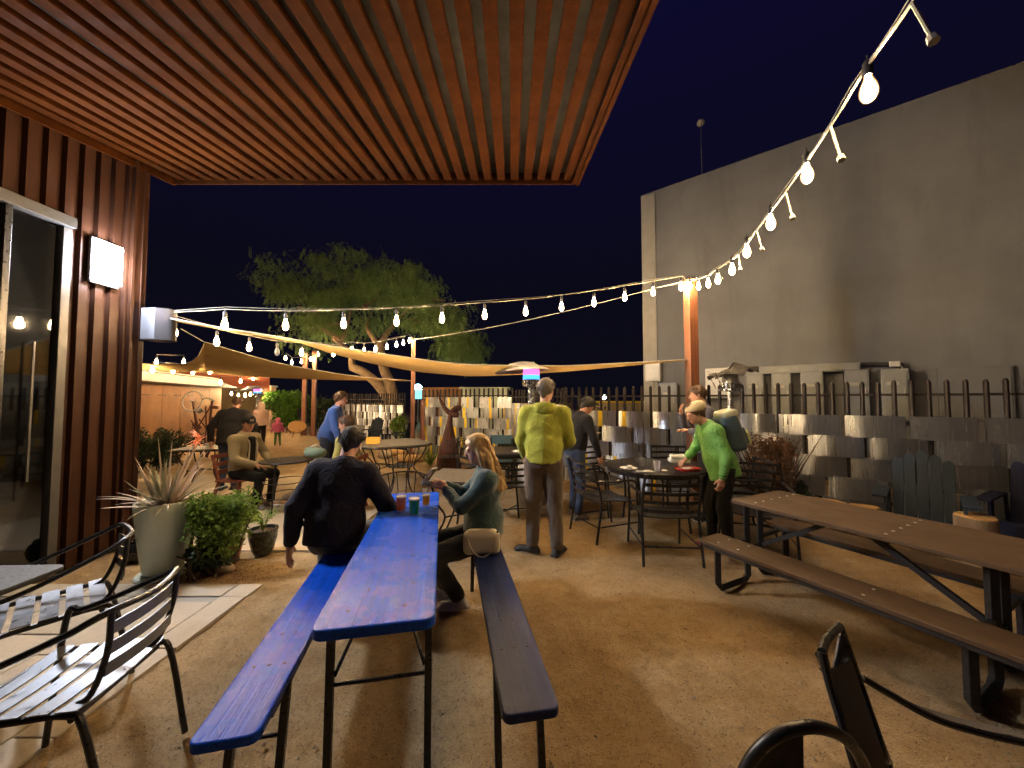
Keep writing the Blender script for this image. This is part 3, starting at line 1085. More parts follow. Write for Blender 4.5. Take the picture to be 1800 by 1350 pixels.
# lamps far away
def far_lamp(px, py, Y, col, st, r, label):
    p = at(px, py, Y)
    t = thing('street_lamp', label, 'street lamp', (p.x, p.y, 0))
    MB().cyl((0, 0, 0), (0, 0, p.z), .04, .03, 8).build('pole', M['galv'], t)
    MB().ball((0, -.05, p.z), r, 10, 6).build('lamp_head', emis('far_lamp_glow', col, st), t)


far_lamp(1062, 698, 24.0, (1, .97, .85), 60, .12, 'bright white lamp far off beyond the spiked fence')
far_lamp(735, 683, 22.0, (.25, .75, 1.0), 40, .26, 'cyan lit lamp between the two brown posts')
p = at(735, 693, 20.0)
ls = thing('lit_sign', 'glowing cyan sign panel seen between the two brown posts', 'sign', (p.x, p.y, 0))
MB().box((0, 0, p.z), (.38, .06, .5)).build('sign_face', emis('cyan_sign_glow', (.25, .8, 1.0), 1.6), ls, False)
MB().cyl((0, 0, 0), (0, 0, p.z - .2), .03).build('pole', M['galv'], ls)

# ---- back building with off-white fascia on the far left
rb_dir = V((-0.320, 0.947, 0)).normalized()
rb_n = V((0.947, 0.320, 0))
rb_far = at(388, 682, 16.0)
rb_near = rb_far - rb_dir * 6.6
rb_rz = math.atan2(rb_dir.y, rb_dir.x)
zf = at(388, 682, 16.0).z
rb = thing('rusted_bar_building', 'low ochre rusted steel building with an off-white fascia behind the plants', 'building', (rb_near.x, rb_near.y, 0), rb_rz)
MB().box((3.3, .1, zf / 2), (6.6, .2, zf - .02)).build('wall', M['corten_back'], rb, False)
for k in range(6):
    MB().box((.55 + 1.1 * k, -.006, zf / 2), (1.09, .012, zf - .06)).build('panel', M['corten_back'], rb, False)
for k in range(5):
    MB().box((1.3 + .9 * k, -.016, zf * .83), (.42, .008, .025)).build('slot', M['dark_deck'], rb, False)
MB().box((3.05, -.22, zf + .14), (7.2, .66, .26)).build('fascia', M['fascia_white'], rb, False, .01)
MB().box((3.05, -.22, zf + .31), (7.26, .72, .05)).build('roof', M['fascia_white'], rb, False, .01)
MB().box((6.65, 1.5, zf / 2), (.1, 3.0, zf)).build('end_wall', M['corten_back'], rb, False)

# far back wall closing the yard on the left
bw = thing('yard_back_wall', 'tan masonry wall closing the lantern-lit passage at the far left', 'wall', (-20.6, 24.0, 0))
MB().box((0, 0, 1.7), (9, .3, 3.4)).build('wall', M['tan_wall'], bw, False)
pa = at(474, 700, 19.5)
pil = thing('brick_pillar', 'thick pinkish pillar lit by bulbs beside the green shrub', 'pillar', (pa.x, pa.y, 0))
MB().box((0, 0, 1.12), (.42, .42, 2.24)).build('shaft', basic('pink_render', (.55, .34, .22), None, .9), pil, False, .02)
MB().box((0, 0, 2.28), (.52, .52, .08)).build('capstone', M['concrete'], pil, False, .01)

# ---- plate fences
def fence(pts0, pts1, rows, rh, ptop, rail_z, label, seed, wmean, yellow_p=0.0, npk=None, bow=0.02, top0=None):
    r = random.Random(seed)
    a, b = V(pts0), V(pts1)
    L = (b - a).length
    d = (b - a).normalized()
    rz = math.atan2(d.y, d.x)
    t = thing('plate_fence', label, 'fence', tuple(a), rz, 'fences hung with metal plates around the patio')
    # pickets (behind the plates: local +y is away from the patio)
    n = npk or int(L / 0.15)
    per = L / n
    src = None
    for i in range(n + 1):
        post = i % 4 == 0
        if src is None:
            rr_ = .019
            mb = MB().tube([(0, 0, 0), (0, 0, ptop - .03), (0, 0, ptop)], [rr_, rr_, .008], 8)
            o = mb.build('picket', M['dark_fence'], t)
            src = o
        else:
            o = src.copy(); COL.objects.link(o); o.parent = t
        o.location = (per * i, 0.05 + r.uniform(-.003, .003), r.uniform(-.008, .008))
        if post:
            o.scale = (1.35, 1.35, 1.0)
            o.location[1] = .03
    for z in (rail_z, 0.25):
        MB().bar((0, .05, z), (L, .05, z), .03, .03, (0, 0, 1)).build('rail', M['dark_fence'], t, False)
    top = top0 if top0 is not None else rows * rh
    for row in range(rows):
        z1 = top - row * rh
        x = -r.random() * wmean * .7
        while x < L:
            w = wmean * r.uniform(.72, 1.25)
            gap = wmean * r.uniform(.14, .30) if seed in (22, 23) else r.uniform(.035, .085)
            if x + w > 0.1:
                xa, xb = max(0, x), min(L, x + w)
                if xb - xa > .08:
                    hh = rh * (1 if row < rows - 1 else 1)
                    bw_ = bow * r.uniform(.1, 1.0)
                    tilt = r.uniform(-.020, .020)
                    rows_ = []
                    for zz in (z1, z1 - hh * .5, z1 - hh - .012):
                        rows_.append([(xa - xa + (xb - xa) * k / 8 - (xb - xa) / 2,
                                       -.012 * (row % 2) - bw_ * math.sin(math.pi * k / 8) + tilt * (k / 8 - .5) * 2 + r.uniform(-.0008, .0008) - (.004 if zz < z1 - .1 else 0), zz - z1)
                                      for k in range(9)])
                    o = MB().slab(rows_, (0, 1, 0), .003).build('plate', M['plate'], t, True)
                    o.location = ((xa + xb) / 2, -.012, z1)
                    if r.random() < yellow_p * (1 if seed in (22, 24) or x < 1.6 else 0):
                        k0 = r.choice([1, 2, 4, 6])
                        rs = [[V(q) + V((0, -.0035, 0)) for q in row_[k0:k0 + 2]] for row_ in rows_]
                        MB().sheet(rs).build('yellow_stripe', M['yellow'], o, False)
            x += w + gap
    return t


def fl(px, Y):
    p = at(px, 702, Y)
    return (p.x, p.y, 0)


def fence_y(px, D, k):
    X = (px - 900) / 650.0
    return D / (1 + k * X)


fence((1.05, 8.2 - .7 * 1.05, 0), (6.3, 8.2 - .7 * 6.3, 0), 5, .277, 1.84, 1.66, 'spiked fence hung with shiny metal plates behind the round table', 21, .56, .45, bow=.042)
fence((-2.62, 11.05, 0), (.0, 9.5, 0), 6, .277, 1.90, 1.70, 'spiked fence hung with yellow-striped plates behind the rusty cactus sculpture', 22, .60, .8, top0=1.66, bow=.022)
fence((-7.6, 16.4, 0), (-3.95, 13.5, 0), 5, .277, 1.84, 1.60, 'spiked fence hung with small cream plates below the big tree', 23, .34, 0, bow=.045)
fence((0.0, 9.5, 0), (1.05, 7.465, 0), 5, .277, 1.84, 1.66, 'short spiked fence run half hidden behind the man in the lime hoodie', 24, .44, .5, top0=1.5)
# ================================================================== posts, string lights, sails, heaters
def post(px, ptop, Y, w, label, z1=None, rnd=False):
    p = at(px, ptop, Y)
    z = p.z if z1 is None else z1
    t = thing('wooden_post', label, 'post', (p.x, p.y, 0), 0.2)
    MB().box((0, 0, z / 2), (w, w, z)).build('shaft', M['post_wood'], t, False, 0.008)
    MB().box((0, 0, z + .012), (w + .02, w + .02, .024)).build('cap', M['dark_fence'], t, False, .004)
    MB().cyl((-.0, -w / 2 - .02, z - .12), (0, -w / 2 + .01, z - .12), .012).build('hook', M['galv'], t)
    return V((p.x, p.y, z))


P1 = post(1213, 492, 6.0, .155, 'tall brown timber post before the beige building where the bulb strings meet')
P2 = post(727, 597, 10.6, .115, 'brown timber post beside the rusted cactus with bulbs at its top')
P3 = post(743, 703, 11.0, .13, 'short brown post standing next to the taller bulb post')
P4 = post(537, 622, 16.5, .17, 'thin brown post in front of the bright green shrub')
P5 = post(554, 617, 16.2, .17, 'thin brown post with a bulb at its top right of the green shrub')

bulb_prof = [(0.006, -0.118), (0.020, -0.110), (0.030, -0.092), (0.0325, -0.072), (0.029, -0.050), (0.020, -0.026), (0.014, -0.010), (0.0135, 0.0)]
_bulb_me = []


def bulb_at(root, p, lit=True, drop=0.11, sc=1.0, lean=(0, 0)):
    sc = sc * 1.22  # glass enlarged: the extra size stands in for the bulb's glow
    """p: where the string holds the cord (world); the glass hangs below it"""
    lp_ = V(p) - root.location
    if not _bulb_me:
        a = MB().lathe(bulb_prof, seg=10).build('bulb', M['bulb'], root)
        b = MB().lathe([(0.0, .062), (0.012, 0.060), (0.0175, 0.050), (0.0175, 0.002), (0.0145, -.004)], seg=10).cyl((0, 0, .058), (0, 0, .086), .0035, None, 6).build('socket', M['gasket'], root)
        c = MB().lathe(bulb_prof, seg=10).build('bulb', M['cup_frost'], root)
        _bulb_me.extend([a.data, b.data, c.data])
        for o in (a, b, c):
            bpy.data.objects.remove(o)
    for k, nm in ((0 if lit else 2, 'bulb'), (1, 'socket')):
        o = bpy.data.objects.new(nm, _bulb_me[k])
        COL.objects.link(o)
        o.parent = root
        o.location = lp_ + V((0, 0, -drop))
        o.scale = (sc,) * 3


def string(name_label, A, B, pix, start=None, cable_pix=None, end=None, unlit=(), sc=1.0, r=.0045, world_pts=None, drop=.100, extra=None, second=True):
    n = V((-(B - A).y, (B - A).x, 0)).normalized()
    hold = []
    for px, py in pix:
        q = hit(px, py, A, n)          # centre of the glass
        hold.append(q + V((0, 0, drop + .065 * sc)))
    cab = [hit(x, y, A, n) for x, y in cable_pix] if cable_pix else None
    if world_pts:
        hold += [V(q) for q in world_pts]
    root = thing('string_lights', name_label, 'string lights', tuple(hold[0]), 0, 'strings of warm bulbs over the patio')
    for i, h in enumerate(hold):
        bulb_at(root, h, i not in unlit, drop * sc, sc)
    path = ([V(start)] if start is not None else []) + hold + ([V(end)] if end is not None else [])
    if cab:
        path = [V(start)] + bez(cab, 3) + [V(q) for q in (world_pts or [])] + [V(end)]
        for h in hold[:len(pix)]:
            # cord from the socket up to the cable
            near = min(bez(cab, 12), key=lambda p_: (V((p_.x, p_.y, 0)) - V((h.x, h.y, 0))).length)
            if (near - h).length > .03:
                MB().cyl(h - root.location - V((0, 0, .02)), near - root.location, .004, None, 6).build('cord', M['cable'], root)
    if (path[0] - path[-1]).length > .1:
        # little sag between the clips
        P_ = []
        for i in range(len(path) - 1):
            a, b = path[i], path[i + 1]
            P_ += [a, (a + b) / 2 - V((0, 0, .010 * min(1, (b - a).length)))]
        P_.append(path[-1])
        MB().tube([q - root.location for q in P_], r, 6).build('cable', M['cable'], root)
        if second:
            MB().tube([q - root.location + V((0, .004, .018 + .010 * math.sin(i * 1.3))) for i, q in enumerate(path)], r * .55, 6).build('support_wire', M['cable'], root)
    return root, hold


A0 = at(297, 549, 4.15)
sA, hA = string('bulb string running level from the speaker to the post before the beige building', A0, P1,
                [(395, 568), (502, 570), (604, 567), (697, 563), (777, 558), (852, 552), (924, 546), (987, 538), (1044, 530), (1098, 521), (1148, 512), (1197, 503)],
                start=A0, end=P1 + V((0, 0, -.02)))
# heavy string towards the camera
BB = V((1.54, 1.6, 0))
pB = [(1213, 503), (1228, 504), (1245, 499), (1262, 492), (1287, 475), (1313, 443), (1355, 393), (1419, 308), (1527, 160)]
behind = [(1.33, .8, 3.42)]
sB, hB = string('heavy bulb string sweeping down from the top right corner to the timber post', V((2.87, 5.95, 0)), BB, pB,
                start=P1, end=(0.80, -0.95, 3.42), world_pts=behind, cable_pix=[(1222, 492), (1245, 484), (1262, 472), (1298, 448), (1330, 405), (1381, 337), (1460, 222), (1520, 124), (1603, 5), (1640, -60)], unlit=(9,), r=.0065, sc=.84)
# short dead cords with empty sockets between the bulbs
mb_src = None
for (x0, y0, x1, y1) in ((1603, 5, 1637, 64), (1460, 222, 1477, 274), (1381, 337, 1392, 379), (1330, 405, 1339, 436), (1298, 448, 1301, 470), (1262, 472, 1268, 488)):
    n_ = V((-(BB - V((2.87, 5.95, 0))).y, (BB - V((2.87, 5.95, 0))).x, 0)).normalized()
    a = hit(x0, y0, (2.87, 5.95, 0), n_); b = hit(x1, y1, (2.87, 5.95, 0), n_)
    MB().cyl(a - sB.location, b - sB.location, .007, .006, 6).cyl(b - sB.location, b - sB.location + (b - a).normalized() * .03, .014, .016, 8).build('empty_cord', M['cable'], sB)

A1 = at(300, 562, 4.15)
sC, hC = string('bulb string running away from the speaker to the post beside the rusted cactus', V((-4.22, 4.62, 0)), P2,
                [(307, 582), (381, 599), (438, 609), (487, 617), (530, 619), (586, 620), (619, 615), (640, 616), (660, 613), (680, 609), (697, 605), (709, 602), (720, 598)],
                start=A1, end=P2, unlit=(3,), r=.005)
sF, hF = string('short far bulb string hanging above the bright green shrub', V((P5.x, P5.y, 0)), V((-9.0, 13.0, 0)),
                [(559, 622), (546, 630), (530, 635), (513, 636), (502, 628)], start=P5, sc=1.15, r=.006)
sG, hG = string('bulb string along the off-white fascia of the rusted building', V((rb_near.x + 1.6, rb_near.y, 0)), V((rb_far.x + 1.7, rb_far.y, 0)),
                [(268, 648), (304, 650), (339, 652), (369, 652), (388, 671), (423, 669), (445, 664)], sc=1.15, r=.004, second=False)
sH, hH = string('two bulbs hanging in the dark gap left of the large shade sail', V((-9.6, 9.0, 0)), V((-9.0, 10.2, 0)), [(275, 635), (323, 635)], sc=1.1, r=.004, second=False)
sI, hI = string('farthest bulb string in the passage beyond the people', V((-13.0, 17.2, 0)), V((-10.5, 17.0, 0)),
                [(407, 691), (419, 694), (431, 694), (440, 692), (452, 690), (458, 685)], sc=1.2, r=.005)
# plain cable from post to post
cw = thing('steel_cable', 'thin steel cable strung between the two bulb posts', 'cable', tuple(P2))
nAB = V((-(P1 - P2).y, (P1 - P2).x, 0)).normalized()
MB().tube([hit(x, y, P2, nAB) - P2 for x, y in ((727, 597), (790, 588), (850, 578), (930, 562), (1000, 546), (1080, 526), (1150, 507), (1210, 493))], .008, 6).build('cable', M['cable'], cw)

# ---- sails
def sail(label, top, bot, Yt, Yb, m, rope=(), n=26, edge=None, trim_r=.008):
    """top / bot: outline as (px, py) functions of px; Yt / Yb: distance as function of px"""
    def ip(tab, x):
        return float(np.interp(x, [q[0] for q in tab], [q[1] for q in tab]))
    xs = np.linspace(top[0][0], top[-1][0], n)
    rows = []
    K = 8
    cols = []
    for x in xs:
        a = at(x, ip(top, x), ip(Yt, x)); b = at(x, ip(bot, x), ip(Yb, x))
        cols.append([a.lerp(b, k / K) - V((0, 0, .10 * math.sin(math.pi * k / K) * min(1, (a - b).length / 3))) for k in range(K + 1)])
    c0 = cols[0][0]
    t = thing('shade_sail', label, 'shade sail', tuple(c0), 0, 'fabric shade sails over the patio')
    rows = [[cols[i][k] - c0 for i in range(n)] for k in range(K + 1)]
    MB().sheet(rows).build('cloth', m, t, True)
    MB().tube([q + V((0, 0, 0)) for q in rows[0]], trim_r, 6).build('hem', M['cable'], t)
    MB().tube([q for q in rows[-1]], trim_r * .7, 6).build('hem', m, t)
    for a, b in rope:
        MB().cyl(V(a) - c0, V(b) - c0, .007, None, 6).build('rope', M['cable'], t)
    return t


_n1 = V((-(P1 - V((-3.78, 4.15, 0))).y, (P1 - V((-3.78, 4.15, 0))).x, 0)).normalized()


def y_on(px):
    return hit(px, 640, (-3.78, 4.15, 0), _n1).y


top1 = [(300, 560), (400, 578), (500, 594), (600, 611), (700, 626), (760, 635), (830, 641), (900, 643), (1000, 643), (1100, 638), (1210, 632)]
bot1 = [(300, 563), (400, 581), (500, 598), (560, 606), (650, 634), (730, 650), (830, 658), (900, 657), (1000, 651), (1080, 645), (1210, 633)]
sail('long tan shade sail seen nearly edge-on between the speaker and the timber post', top1, bot1,
     [(x, y_on(x)) for x in (300, 500, 700, 900, 1100, 1210)],
     [(300, y_on(300) + .05), (520, y_on(520) + .25), (600, 8.0), (730, 8.8), (900, 7.4), (1080, 6.4), (1210, y_on(1210))], M['sail'], n=34, trim_r=.009)
top2 = [(236, 638), (280, 640), (312, 640), (330, 638), (342, 633), (350, 624), (354, 612), (357, 600), (380, 607), (430, 622), (480, 636), (530, 646), (600, 658), (650, 664), (722, 669)]
bot2 = [(236, 643), (300, 650), (350, 655), (440, 662), (530, 666), (640, 667), (722, 670)]
sail('large tan shade sail with a deep curved edge below the speaker', top2, bot2,
     [(236, 8.6), (330, 8.0), (357, 7.2), (480, 8.3), (600, 9.4), (722, 10.55)], [(236, 11), (440, 13.0), (600, 11.6), (722, 10.6)], M['sail'],
     rope=((at(357, 600, 7.2), at(318, 578, 6.3)),), n=44)
sail('faded red shade sail hanging below the tan ones over the passage', [(292, 646), (390, 658), (474, 664)], [(292, 650), (400, 677), (474, 690)],
     [(292, 12.5), (474, 15.5)], [(292, 13.0), (400, 15.5), (474, 18.0)], M['sail_red'], n=10)

# ---- patio heaters
glow_b = emis('burner_glow_blue', (.05, .30, 1.0), 2.6)
glow_p = emis('burner_glow_pink', (1.0, .12, .60), 2.4)


def heater(px, Y, zc, label, dish='dish', rad=.41, lit=True):
    p = at(px, 700, Y)
    t = thing('patio_heater', label, 'patio heater', (p.x, p.y, 0), 0, 'gas patio heaters')
    MB().lathe([(.04, 0), (.045, .5), (.042, zc - .28)], seg=14).build('pole', M['steel'], t)
    MB().lathe([(.0, .0), (.24, .0), (.24, .03), (.21, .05), (.20, .62), (.17, .70), (.05, .74)], seg=24).build('tank_housing', M['galv'], t)
    MB().lathe([(.10, zc - .29), (.125, zc - .27), (.13, zc - .18)], seg=24).build('burner_ring', M['steel'], t)
    for k in range(16):
        a = 2 * math.pi * k / 16
        MB().box((.132 * math.cos(a), .132 * math.sin(a), zc - .225), (.006, .02, .07), a).build('vent_slot', M['gasket'], t, False)
    if lit:
        MB().lathe([(.125, zc - .18), (.122, zc - .115)], seg=24, cap=False).build('burner_screen', glow_b, t)
        MB().lathe([(.122, zc - .115), (.118, zc - .03)], seg=24, cap=False).build('burner_screen', glow_p, t)
    else:
        MB().lathe([(.105, zc - .18), (.10, zc - .03)], seg=24, cap=False).build('burner_screen', M['galv'], t)
    if dish == 'dish':
        o = MB().lathe([(rad, zc - .055), (rad * .985, zc - .045), (rad * .62, zc + .02), (rad * .45, zc + .065), (rad * .2, zc + .085), (.0, zc + .09), (.0, zc + .085), (rad * .44, zc + .058), (rad * .6, zc + .012), (rad, zc - .055)], seg=40, cap=False).build('reflector', M['galv'], t)
        o.rotation_euler = (0.0, R(-4.0), 0)
        MB().lathe([(.05, zc + .05), (.05, zc + .08), (0, zc + .085)], seg=12).build('cap_nut', M['galv'], t)
    else:
        r = random.Random(4)
        rows = []
        for k in range(7):
            rr_ = rad * (1 - k / 6.5)
            row = []
            for j in range(25):
                a = 2 * math.pi * j / 24
                j_ = j % 24
                q = math.sin(j_ * 1.7 + k) * .035 + math.sin(j_ * 3.1) * .03
                row.append((rr_ * math.cos(a) * (1 + .12 * math.sin(j_ * 2.3)) + .03, rr_ * math.sin(a) * .8, zc + .02 * k + q * (1 - k / 7) - .05 + .05 * math.cos(a)))
            rows.append(row)
        MB().sheet(rows).build('reflector', basic('dull_crumpled_foil', (.20, .19, .17), (.10, .09, .08), .45, .8, 12, .3), t, True, ang=0)
        MB().lathe([(.15, zc - .30), (.16, zc - .29), (.15, zc - .27)], seg=20).build('guard_ring', M['steel'], t)
        for a in (-.10, .0, .10):
            MB().cyl((-.28 + a, -.1, zc - .02), (-.12 + a, -.02, zc - .26), .008, None, 6).build('wire', M['steel'], t)
    return t


heater(934, 5.5, 2.075, 'lit patio heater with blue and pink glowing burner behind the lime hoodie')
heater(1284, 5.4, 2.02, 'unlit patio heater with a crumpled dark reflector behind the green jacket', 'crumpled', .34, False)
heater(452, 14.0, 2.02, 'small far patio heater glowing pink in the passage at the left')
# ================================================================== FURNITURE
def rrect(x0, x1, y0, y1, r, n=5):
    out = []
    for cx_, cy_, a0 in ((x1 - r, y1 - r, 0), (x0 + r, y1 - r, 90), (x0 + r, y0 + r, 180), (x1 - r, y0 + r, 270)):
        for k in range(n + 1):
            a = R(a0 + 90 * k / n)
            out.append((cx_ + r * math.cos(a), cy_ + r * math.sin(a)))
    return out


def plank(root, nm, x0, x1, y0, y1, z1, th, rad, m, screws, rnd, wob=.0):
    o = MB().prism(rrect(x0, x1, y0, y1, rad), z1 - th, z1).build(nm, m, root, False, .007)
    for (sx, sy) in screws:
        MB().lathe([(.0065, z1 - .002), (.0065, z1 + .0012), (.003, z1 + .0020), (0, z1 + .0012)], (sx, sy, 0), 10).build('screw', rnd, root)
    return o


def fold_legs(root, x, w, z, m, splay, brace_dir, name='leg'):
    """beer-table leg frame at x: two square legs, cross rods and a folding brace"""
    for s in (-1, 1):
        MB().bar((x, s * w / 2, z), (x - splay, s * w / 2, 0), .030, .030, (1, 0, 0)).build('leg', m, root, False, .003)
    MB().bar((x - splay * .05, -w / 2, z - .035), (x - splay * .05, w / 2, z - .035), .025, .025, (0, 0, 1)).build('cross_bar', m, root, False)
    zz = z - min(.22, z * .3)
    MB().cyl((x - splay * .3, -w / 2, zz - .06), (x - splay * .3, w / 2, zz - .06), .008, None, 6).build('stretcher', m, root)
    for s in (-1, 1):
        MB().cyl((x - splay * .2, s * w * .46, zz - .03), (x + brace_dir * .16, s * w * .2, z - .03), .008, None, 6).build('brace', m, root)


u_ang = math.atan2(.983, -.186)           # the picnic set points a little left of straight ahead
# table: local x runs along the table, away from the camera
tz, bz = .75, .46
c_near = (gnd(545, 1108, tz) + gnd(765, 1091, tz)) / 2
tab = thing('beer_table', 'long glossy blue painted beer table holding the three beers', 'table', (c_near.x, c_near.y, 0), u_ang)
tw = (gnd(545, 1108, tz) - gnd(765, 1091, tz)).length
plank(tab, 'table_top', 0, 2.02, -tw / 2, tw / 2, tz, .042, .045, M['blue_wood'],
      [(.12, .12), (.12, -.1), (.28, .07), (.31, -.12), (.62, .1), (.62, -.1), (1.3, .1), (1.3, -.1), (1.75, .1), (1.75, -.1)], M['screw_dark'])
MB().box((1.01, tw / 2 - .035, tz - .060), (1.86, .03, .035)).box((1.01, -tw / 2 + .035, tz - .060), (1.86, .03, .035)).build('under_rail', M['black_metal'], tab, False)
fold_legs(tab, .18, tw - .06, tz - .045, M['black_metal'], .03, 1)
fold_legs(tab, 1.78, tw - .06, tz - .045, M['black_metal'], -.03, -1)


def bench(px_near, w, ln, rz, m, label):
    b = thing('beer_bench', label, 'bench', (px_near.x, px_near.y, 0), rz, 'benches of the blue beer table')
    plank(b, 'seat', 0, ln, -w / 2, w / 2, bz, .036, .032, m,
          [(.36, .06), (.36, 0), (.36, -.06), (.58, .03), (.58, -.03), (ln - .4, .05), (ln - .4, -.05)], M['screw_dark'])
    MB().box((ln / 2, w / 2 - .02, bz - .050), (ln - .3, .02, .028)).box((ln / 2, -w / 2 + .02, bz - .050), (ln - .3, .02, .028)).build('under_rail', M['black_metal'], b, False)
    fold_legs(b, .30, w - .03, bz - .04, M['black_metal'], .09, 1)
    fold_legs(b, ln - .30, w - .03, bz - .04, M['black_metal'], -.09, -1)
    return b


lb_c = (gnd(313, 1326, bz) + gnd(470, 1262, bz)) / 2
bench(V((lb_c.x + .005, lb_c.y - .02, 0)), .215, 2.05, u_ang + R(1.0), M['blue_wood'], 'blue painted bench on the left under the man in the navy jacket')
rb_c = (gnd(882, 1262, bz) + gnd(988, 1243, bz)) / 2
bench(V((rb_c.x, rb_c.y, 0)), .215, 2.02, u_ang + R(-.6), M['blue_wood_dark'], 'dark navy bench on the right under the blond woman')

# ---- beers
def beer(px, py, Yz, fill_m, h, r1, level, label):
    p = gnd(px, py, tz)
    t = thing('beer_glass', label, 'beer glass', (p.x, p.y, tz), 0, 'three glasses of beer on the blue table')
    MB().lathe([(0, 0), (r1 * .70, 0), (r1 * .74, .008), (r1, h), (r1 * .95, h), (r1 * .69, .016), (0, .014)], seg=24, cap=False).build('glass', M['glass'], t, ang=30)
    ri = lambda z: (r1 * .69 + (r1 * .95 - r1 * .69) * z / h) - .0012
    MB().lathe([(0, .0155), (ri(.0155), .0155), (ri(level), level), (0, level)], seg=24).build('beer', fill_m, t)
    MB().lathe([(0, level), (ri(level), level), (ri(level + .010), level + .010), (0, level + .012)], seg=24).build('foam', M['foam'], t)
    return t


beer(705, 900, tz, M['amber'], .150, .043, .108, 'pint of amber beer, left of the green one')
beer(728, 906, tz, M['green_beer'], .150, .043, .115, 'pint of bright green beer on the blue table')
beer(749, 890, tz, M['pale_beer'], .140, .036, .080, 'half-empty glass of pale gold beer at the far right of the three')

# ---- brown picnic table
pA, pB_ = gnd(1280, 877, .75), gnd(1372, 862, .75)
pdir = V((.455, -.89, 0)).normalized()
pt_c = (pA + pB_) / 2
prz = math.atan2(pdir.y, pdir.x)
ptw = .72
pt = thing('picnic_table', 'brown topped picnic table with black tube legs at the right', 'picnic table', (pt_c.x, pt_c.y, 0), prz)
PL = 2.45      # set from the legs seen in the picture below
# local: x along the table, +y = away from camera side
def pl(p):
    return Matrix.Rotation(-prz, 3, 'Z') @ (V((p.x, p.y, 0)) - V((pt_c.x, pt_c.y, 0)))


st1, st2 = pl(gnd(1266, 1040)).x, pl(gnd(1712, 1258)).x
PL = st2 + .62
MB().prism(rrect(0, PL, -ptw / 2, ptw / 2, .02), .722, .75).build('table_top', M['brown_top'], pt, False, .004)
# where is the near bench in local coordinates
def pl(p):
    return Matrix.Rotation(-prz, 3, 'Z') @ (V((p.x, p.y, 0)) - V((pt_c.x, pt_c.y, 0)))
b1, b2 = pl(gnd(1222, 947, .43)), pl(gnd(1267, 936, .43))
yb = (b1.y + b2.y) / 2
xb = (b1.x + b2.x) / 2
near_s = -1 if yb < 0 else 1
for sgn, nm in ((1, 'near'), (-1, 'far')):
    yc = yb * sgn
    MB().prism(rrect(xb, PL - .05 + xb * 0, yc - .14, yc + .14, .02), .402, .43).build('bench_seat', M['brown_top'], pt, False, .004)
    MB().bar((xb + .06, yc + .125, .389), (PL - .1, yc + .125, .389), .03, .022, (0, 0, 1)).bar((xb + .06, yc - .125, .389), (PL - .1, yc - .125, .389), .03, .022, (0, 0, 1)).build('under_rail', M['black_matte'], pt, False)
MB().bar((.08, .2, .709), (PL - .08, .2, .709), .03, .024, (0, 0, 1)).bar((.08, -.2, .709), (PL - .08, -.2, .709), .03, .024, (0, 0, 1)).build('under_rail', M['black_matte'], pt, False)
for xx in (st1, st2):
    for sgn in (1, -1):
        yo = yb * sgn
        s = 1 if yo > 0 else -1
        pts = [(xx, s * (abs(yo) + .02), .39), (xx, s * (abs(yo) + .02), .07), (xx, s * (abs(yo) - .03), .026), (xx, s * .15, .026), (xx, s * .10, .06), (xx, s * .10, .70)]
        MB().tube(pts, .028, 4, sx=1.1, sy=1.1).build('leg_frame', M['black_matte'], pt, False, .004)
        MB().bar((xx, s * .12, .36), (xx, s * (abs(yo) + .02), .375), .03, .03, (0, 0, 1)).build('bench_arm', M['black_matte'], pt, False)
    dx = .62 if xx < 1 else -.62
    MB().bar((xx, 0, .28), (xx + dx, 0, .69), .035, .035, (0, 0, 1)).build('brace', M['black_matte'], pt, False)
    MB().bar((xx, -.13, .28), (xx, .13, .28), .03, .03, (0, 0, 1)).build('cross_bar', M['black_matte'], pt, False)
sc_me = None
for xx, ys, z in [(x, y, .7505) for x in (.16, .95, 1.9) for y in (-.28, -.17, -.05, .07, .19, .29)] + [(xb + dx, yb + dy, .4305) for dx in (.14, .30, 1.05, 1.75, 1.93) for dy in (-.07, .07)]:
    o = MB().lathe([(.0095, 0), (.0085, .003), (0, .0045)], (0, 0, 0), 10).build('screw', M['screw'], pt) if sc_me is None else bpy.data.objects.new('screw', sc_me)
    if sc_me is None:
        sc_me = o.data
    else:
        COL.objects.link(o); o.parent = pt
    o.location = (xx, ys, z)

